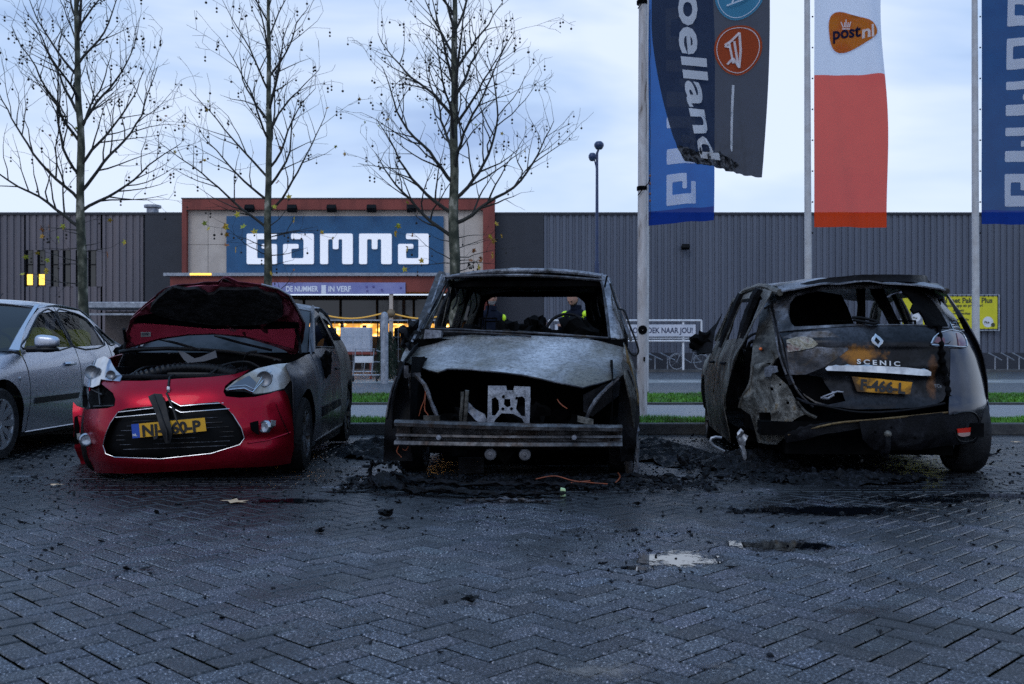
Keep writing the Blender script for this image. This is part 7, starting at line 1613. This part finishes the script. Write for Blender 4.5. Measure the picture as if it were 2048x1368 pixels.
for s in (-1, 1):
    for a, b_, r_ in (([(s * .61, .38, 1.37), (s * .65, 1.0, 1.46), (s * .67, 2.0, 1.478), (s * .67, 2.6, 1.415), (s * .72, 3.0, 1.27), (s * .79, 3.4, 1.05)], 0, .025),): obj('roof_rail', crumple(MB().tube(spline(a, 5, False), r_, 8), .008, 9), M['b_brown'], mpv)
ZC = [(.38, 1.44), (.8, 1.50), (1.6, 1.535), (2.3, 1.51), (2.7, 1.43)]
roof_panel(mpv, 'roof', ZC, RL, [(.4, .60), (1.4, .65), (2.7, .66)], .36, 2.65, M['b_roof'], rough=.02, th=.01)
obj('bonnet', MB().grid([[(u * interp(y, [(3.3, .80), (4.3, .5)]), y, interp(y, [(3.3, .98), (3.8, .92), (4.3, .74)]) - .04 * u * u) for u in [-1 + j / 8 for j in range(17)]] for y in [3.3 + i / 8 for i in range(9)]]), M['b_brown'], mpv, solid=.01)
obj('front_bumper', MB().grid([[(u * .85, 4.34 - .35 * abs(u) ** 3, z) for u in [-1 + j / 8 for j in range(17)]] for z in (.15, .4, .72)]), M['b_black'], mpv, solid=.01)
obj('burnt_mirror', crumple(MB().ico((-.98, 2.85, 1.02), .1, 3, jit=.8, sc=(1, .7, .9)), .02, 15), M['soot'], mpv)
mrr = [(-.86, 3.0, .94), (-.90, 2.95, 1.1), (-.84, 3.2, 1.05)]
obj('open_door_shell', MB().grid([[(-.90, 2.72, .9), (-.98, 2.75, .90), (-1.04, 2.8, .88)], [(-.86, 2.85, 1.12), (-.94, 2.85, 1.10), (-1.04, 2.88, .97)], [(-.78, 2.9, 1.3), (-.84, 2.9, 1.2), (-1.0, 2.92, 1.0)]]), M['b_black'], mpv, solid=.01)
# exposed structure at the left rear corner
FQ = front_fn([(.15, .16), (.5, .12), (.8, .14), (1.0, .2), (1.2, .32), (1.45, .5)], WB, .5, 3.8)
iq = [(402, 592), (432, 580), (470, 572), (505, 590), (535, 640), (600, 700), (650, 790), (700, 860), (640, 890), (595, 925), (590, 980), (545, 1030), (438, 1020), (420, 950), (395, 862), (330, 822), (345, 770), (388, 690)]
iqh = [[(440, 850), (505, 850), (512, 915), (445, 905)], [(505, 712), (522, 710), (524, 728), (508, 730)], [(595, 790), (612, 790), (612, 808), (596, 806)], [(555, 690), (570, 690), (568, 702), (556, 702)]]
face_panel(mpv, FQ, 'inner_quarter_panel', xz(T, FQ, c3(iq)), burnt('bare_heat_greyed_steel', [(.33, (.02, .018, .015)), (.45, (.09, .085, .075)), (.55, (.2, .195, .18)), (.64, (.16, .12, .07)), (.76, (.05, .045, .04))], scale=5, rough=.5, metal=.4, bump=.8), [xz(T, FQ, c3(h)) for h in iqh], step=.025, th=.008, dfn=lambda x, z: .03 * noise.noise(Vector((x * 11, z * 7, 2))))
for pts, r_ in (([(402, 592), (388, 690), (345, 770), (330, 822)], .012), ([(505, 590), (520, 560), (500, 500)], .01), ([(440, 930), (450, 1010), (540, 1022)], .012), ([(650, 790), (700, 850), (760, 880)], .014)): obj('panel_flange', MB().tube(spline(rl(pts, -.015, FQ), 4, False), r_, 6), M['b_brown'], mpv)
dp = [(455, 300), (480, 268), (524, 262), (545, 380), (560, 520), (530, 575), (440, 580), (400, 600), (415, 470), (440, 380)]
face_panel(mpv, FQ, 'corner_pillar', xz(T, FQ, c3(dp)), M['b_brown'], step=.03, th=.02, off=.02, rough=.015)
face_panel(mpv, FQ, 'corner_pillar', xz(T, FQ, c3([(500, 262), (526, 250), (560, 400), (590, 520), (640, 690), (610, 700), (560, 560), (530, 400)])), M['b_black'], step=.03, th=.02, off=-.01, rough=.008)
for pts in ([(520, 250), (552, 400), (575, 520), (612, 640), (660, 740), (740, 820)], [(500, 262), (530, 400), (548, 520), (590, 640)]): obj('aperture_seam', MB().tube(spline(rl(pts, -.03, FQ), 5, False), .008, 6), M['b_frame'], mpv)
face_panel(mpv, FQ, 'lamp_mount', xz(T, FQ, c3([(470, 600), (500, 590), (540, 592), (545, 625), (510, 635), (505, 655), (470, 650)])), M['b_roof'], off=-.03, step=.02, th=.008, rough=.01)
q_ = xz(T, FQ, c3([(448, 497)]))[0]; obj('amber_bulb', MB().ico((q_[0], FQ(*q_) - .02, q_[1]), .014, 2), mat('amber', (.6, .12, .02), rough=.3), mpv)
# underside, interior, wheels
obj('boot_floor', MB().bb(-.78, .80, .15, 1.2, .30, .40).bb(-.80, .80, 1.2, 4.1, .16, .26).bb(-.6, .6, .2, .9, .16, .3), M['soot'], mpv, smooth=False)
obj('boot_wall', crumple(MB().grid([[(x / 8 * .8, .9, z) for x in range(-8, 9)] for z in (.3, .5, .7, .92)]), .03, 5), M['soot'], mpv)
for (x_, y_) in ((-.5, 1.25), (0, 1.25), (.5, 1.25), (-.4, 2.4), (.4, 2.4)):
    st_ = seat(mpv, x_, -y_, M['b_black'], frame=True); st_.rotation_euler.z = PI; st_.location = (x_, y_ + .15, 0)
steering_wheel(mpv, -.38, 2.95, .95, M['b_black'])
for s in (-1, 1): obj('inner_pillar', crumple(MB().tube(spline([(s * .87, 2.06, .95), (s * .80, 2.05, 1.2), (s * .69, 2.05, 1.45)], 5, False), .04, 7), .012, 12), M['b_black'], mpv)
obj('inner_pillar', crumple(MB().tube(spline([(.84, .98, .95), (.78, .95, 1.2), (.69, .9, 1.43)], 5, False), .045, 7), .012, 12), M['b_black'], mpv); obj('inner_pillar', crumple(MB().tube(spline([(-.84, .98, .95), (-.78, .95, 1.2), (-.69, .9, 1.43)], 5, False), .045, 7), .012, 12), M['b_black'], mpv)
for s in (-1, 1): obj('windscreen_pillar', MB().tube([(s * .69, 2.6, 1.42), (s * .78, 3.4, .98)], .03, 7), M['b_brown'], mpv)
wheel(mpv, (.80, .60, .31), .315, .215, 1, M['b_frame'], M['rubber'], 5, False); wheel(mpv, (.80, WF, .31), .315, .215, 1, M['b_frame'], M['rubber'], 5, False)
wheel(mpv, (-.80, WF, .20), .21, .18, -1, M['b_frame'], M['b_black'], 5, False, rr=.85)
obj('wheel_arch_liner', MB().bb(-.60, .62, .35, 1.05, .18, .72), M['soot'], mpv, smooth=False)
tag(obj('bent_alloy_ring', MB().tube([Vector((x, 7.9, z)) for x, z in [(p.x, p.z) for p in [P(1360 + u / 2.792, 520 + v / 2.792, 7.9) for u, v in ((232, 992), (200, 988), (175, 995), (168, 1012), (185, 1035), (215, 1052), (248, 1068))]]], .012, 6), M['galv']), 'thin bent alloy rim ring lying under the burnt rear left wheel arch', 'wheel rim')
fr_ = MB(); pp_ = [P(1360 + u / 2.792, 520 + v / 2.792, 7.85) for u, v in ((340, 940), (355, 955), (372, 1000), (362, 1040), (374, 1090), (365, 1120), (350, 1112), (345, 1060), (322, 1010), (318, 965))]
patch(fr_, [(p.x, p.z) for p in pp_], lambda x, z: (x, 7.85 + .04 * noise.noise(Vector((x * 20, z * 20, 1))), z), .02); o_ = obj('rim_fragment', fr_, M['galv'], solid=.03); tag(o_, 'upright jagged alloy wheel fragment under the burnt rear left wheel arch', 'wheel fragment')
obj('silencer', crumple(MB().ico((.32, .35, .22), .13, 3, sc=(1.6, .8, .6)), .01, 8), M['b_black'], mpv); obj('axle_beam', MB().tube([(-.75, .62, .26), (.75, .62, .3)], .05, 8), M['b_black'], mpv)
# ================================================================ FIRE DEBRIS
M['char'] = burnt('wet_char', [(.34, (.001, .001, .0015)), (.54, (.0035, .004, .0055)), (.62, (.02, .023, .032)), (.72, (.002, .002, .0025))], scale=22, rough=.22, rough2=.8, metal=.1, spec=.18, bump=.9, seed=2)
def heap(cx, cy, rx, ry, h, seed, step=.022):
    pts = []
    for k in range(60):
        a = 2 * PI * k / 60; q = 1 + .25 * noise.noise(Vector((math.cos(a) * 2 + seed, math.sin(a) * 2, 0))) + .15 * noise.noise(Vector((math.cos(a) * 7 + seed, math.sin(a) * 7, 0))); pts.append((cx + rx * q * math.cos(a), cy + ry * q * math.sin(a)))
    def fn(x, y):
        e = max(0, 1 - ((x - cx) / rx) ** 2 - ((y - cy) / ry) ** 2) ** .5
        n = .55 + .9 * noise.noise(Vector((x * 5, y * 9, seed))) + .6 * abs(noise.noise(Vector((x * 14, y * 22, seed)))) + .35 * noise.noise(Vector((x * 40, y * 40, seed)))
        return (x, y, -.004 + h * e * max(-.1, n))
    return patch(MB(), pts, fn, step)
def shards(x0, x1, y0, y1, n, smin, smax, seed, zf=lambda x, y: 0, den=None):
    rn = random.Random(seed); mb = MB()
    for i in range(n):
        for _ in range(6):
            x, y = rn.uniform(x0, x1), rn.uniform(y0, y1)
            if den is None or rn.random() < den(x, y): break
        else: continue
        s = rn.uniform(smin, smax) * (rn.random() ** 2 * .8 + .2); el = rn.choice((1, 1, 1.4, 2.6)); Mx = Matrix.Translation((x, y, zf(x, y) + s * .28)) @ Matrix.Rotation(rn.uniform(0, 6.3), 4, 'Z') @ Matrix.Rotation(rn.gauss(0, .45), 4, 'X') @ Matrix.Rotation(rn.gauss(0, .35), 4, 'Y')
        b = len(mb.v)
        mb.ico((0, 0, 0), s * .5, 1, jit=1.3, sc=(el, 1, rn.uniform(.25, .7)), seed=rn.uniform(0, 99)); mb.tf(Mx, b)
    return mb
# small cinders strewn over the whole paving, denser towards the wrecks
def dn(x, y):
    q = noise.noise(Vector((x * .9, y * 1.6, 3))) + .5 * noise.noise(Vector((x * 3, y * 5, 8)))
    return min(1, .03 + .5 * max(0, (y - 4.4) / 2.6) ** 1.5 + 1.3 * max(0, q - .12) * max(0, min(1, (y - 3.7) / .9)))
tag(obj('cinders', shards(-4.5, 4.6, 3.0, 7.2, 6000, .005, .026, 21, den=dn), M['char'], smooth=False), 'countless small black cinders strewn over the paving', 'cinders', kind='stuff')
tag(obj('cinders', shards(-4.8, 4.8, 7.0, 10.9, 2600, .01, .045, 22), M['char'], smooth=False), 'countless black cinders under and between the parked cars', 'cinders', kind='stuff')
# the collapsed plastic front of the van: a crumpled ridge
hp = [(-.05, 6.72, 1.0, .17, .035, 1), (-.78, 6.78, .28, .17, .09, 2), (.85, 6.9, .4, .2, .04, 3), (.2, 7.05, .9, .2, .05, 4)]
lab = ['long low ridge of crumpled charred plastic before the crash bar', 'highest clump of charred debris at the left front corner of the van', 'charred debris spreading from the right front corner of the van', 'black char piled below the horns of the van']
for (a, l) in zip(hp, lab): tag(obj('charred_heap', heap(*a), M['char'], split=25), l, 'debris', 'charred debris heaps around the van', kind='stuff')
for (a, l) in (((1.95, 8.0, .5, .75, .10, 5), 'ash and char spread left of the burnt family car wheel arch'), ((2.35, 7.1, .6, .3, .07, 6), 'low char spill under the tail of the burnt family car'), ((-1.25, 9.2, .35, .8, .1, 7), 'char drift between the red car and the van'), ((1.35, 9.0, .4, 1.2, .08, 8), 'ash drift behind the scorched flagpole side of the van')):
    tag(obj('charred_heap', heap(*a, step=.035), M['char'], split=25), l, 'debris', kind='stuff')
tag(obj('char_fragments', shards(-1.15, 1.35, 6.45, 7.15, 1500, .012, .055, 31, zf=lambda x, y: .02), M['char'], smooth=False), 'jagged charred fragments in front of the van', 'debris', kind='stuff')
tag(obj('char_fragments', shards(1.3, 3.0, 6.9, 8.8, 1100, .015, .07, 32, zf=lambda x, y: .02), M['char'], smooth=False), 'jagged charred fragments beside the burnt family car', 'debris', kind='stuff')
def ribbon(name, pts, w, label, mt, seed, th=.006, cat='debris', wob=.03, grp=None):
    rn = random.Random(seed); c = spline([tuple(p) for p in pts], 9, False); rows = []
    for i, p in enumerate(c):
        p = Vector(p); t = i / (len(c) - 1); tw = 1.2 * noise.noise(Vector((t * 5, seed, 0))); ww = w * (.55 + .45 * math.sin(PI * min(1, t * 1.1 + .05))) * (1 + .4 * noise.noise(Vector((t * 9, seed, 3))))
        r = []
        for j in range(9):
            q = (j / 8 - .5) * ww; r.append((p.x + wob * noise.noise(Vector((t * 20, j * .6, seed))), p.y + q * math.cos(tw) + wob * noise.noise(Vector((t * 20, j * .6, seed + 4))), max(.002, p.z + abs(q * math.sin(tw)) + wob * 1.1 * noise.noise(Vector((t * 26, j * .8, seed + 9))))))
        rows.append(r)
    return tag(obj(name, MB().grid(rows), mt, solid=th, off=0, split=25), label, cat, grp)
def gp3(px, py, z): Y = (CAM_Z - z) * F_PX / (py - HOR); return ((px - 1024) / F_PX * Y, Y, z)
ribbon('melted_bumper_skin', [gp3(738, 955, .06), gp3(760, 972, .05), gp3(830, 982, .02), gp3(930, 985, .03), gp3(1040, 988, .02), gp3(1130, 985, .03)], .11, 'longest melted bumper skin lying nearest the camera before the van', M['char'], 1)
ribbon('melted_bumper_skin', [gp3(780, 945, .09), gp3(860, 966, .05), gp3(980, 970, .06), gp3(1090, 968, .05), gp3(1180, 975, .02)], .09, 'rumpled melted bumper strip just under the crash bar', M['b_black'], 2)
ribbon('melted_bumper_skin', [gp3(742, 960, .03), gp3(745, 930, .13), gp3(790, 928, .14), gp3(810, 950, .06)], .10, 'curled melted corner piece rising at the left end of the ridge', M['char'], 3)
ribbon('melted_bumper_skin', [gp3(1180, 960, .03), gp3(1260, 950, .04), gp3(1345, 962, .01)], .08, 'short melted strip pointing to the scorched flagpole', M['b_black'], 4)
ribbon('charred_strip', [gp3(930, 1002, .012), gp3(1010, 1000, .012), gp3(1100, 1003, .01)], .03, 'thin burnt strip on the paving before the ridge', M['b_frame'], 5)
tag(obj('copper_wire', MB().tube(spline([gp3(1072, 958, .08), gp3(1110, 952, .09), gp3(1150, 962, .06), gp3(1215, 968, .03)], 6, False), .004, 6), M['copper']), 'upper bare copper wire curving from the debris before the van', 'wire')
tag(obj('copper_wire', MB().tube(spline([gp3(1112, 975, .03), gp3(1140, 966, .04), gp3(1180, 962, .04)], 6, False), .005, 6), M['copper']), 'short lower bare copper wire in the debris before the van', 'wire')
tag(obj('copper_wire', MB().tube(spline([gp3(1228, 968, .02), gp3(1240, 955, .05), gp3(1236, 945, .06)], 6, False), .005, 6), M['copper']), 'tiny upright copper wire end right of the van horns', 'wire')
tag(obj('bright_chip', crumple(MB().box(gp3(1126, 985, .03), (.03, .03, .05)), .01, 40), mat('pale_green_chip', (.45, .6, .3), rough=.5)), 'pale green chip at the right end of the melted bumper skin', 'fragment')
chunks = [(775, 1035, .06, 'largest burnt lump on the paving before the melted corner piece'), (640, 1066, .035, 'burnt lump left on the paving below the red puddle'), (1275, 1012, .03, 'small burnt cube on the paving below the scorched pole'), (940, 1205, .034, 'elongated burnt lump in the middle foreground near the camera')]
for i, (px, py, r_, l) in enumerate(chunks):
    x, y, _ = gp3(px, py, 0); tag(obj('burnt_lump', crumple(MB().ico((x, y, r_ * .5), r_ * .42, 3, jit=1.2, sc=(1.5, 1.1, .6), seed=i), r_ * .25, 30, i), M['char'], split=25), l, 'debris', 'burnt lumps on the paving')
M['dryleaf'] = mat('dry_leaf', (.45, .28, .15), (.6, .42, .26), scale=30, rough=.7)
for (px, py, s, l, mt_) in ((467, 1002, .055, 'pale dry leaf on the paving before the red car number plate', 'dryleaf'), (1975, 876, .03, 'brown leaf against the kerb behind the right tyre', 'dryleaf'), (2032, 884, .03, 'brown leaf against the kerb at the right edge', 'dryleaf'), (112, 970, .03, 'pale leaf left of the red car', 'dryleaf')):
    x, y, _ = gp3(px, py, 0.01); rn = random.Random(px); mb = MB(); n = 12
    mb.add([(x, y, .012)] + [(x + s * (1.6 if k % 2 else .8) * math.cos(2 * PI * k / n) * 1.2, y + s * (1.3 if k % 2 else .6) * math.sin(2 * PI * k / n), .006 + .012 * rn.random()) for k in range(n)], [(0, k + 1, (k + 1) % n + 1) for k in range(n)])
    tag(obj('dry_leaf', mb, M[mt_], smooth=False), l, 'leaf')
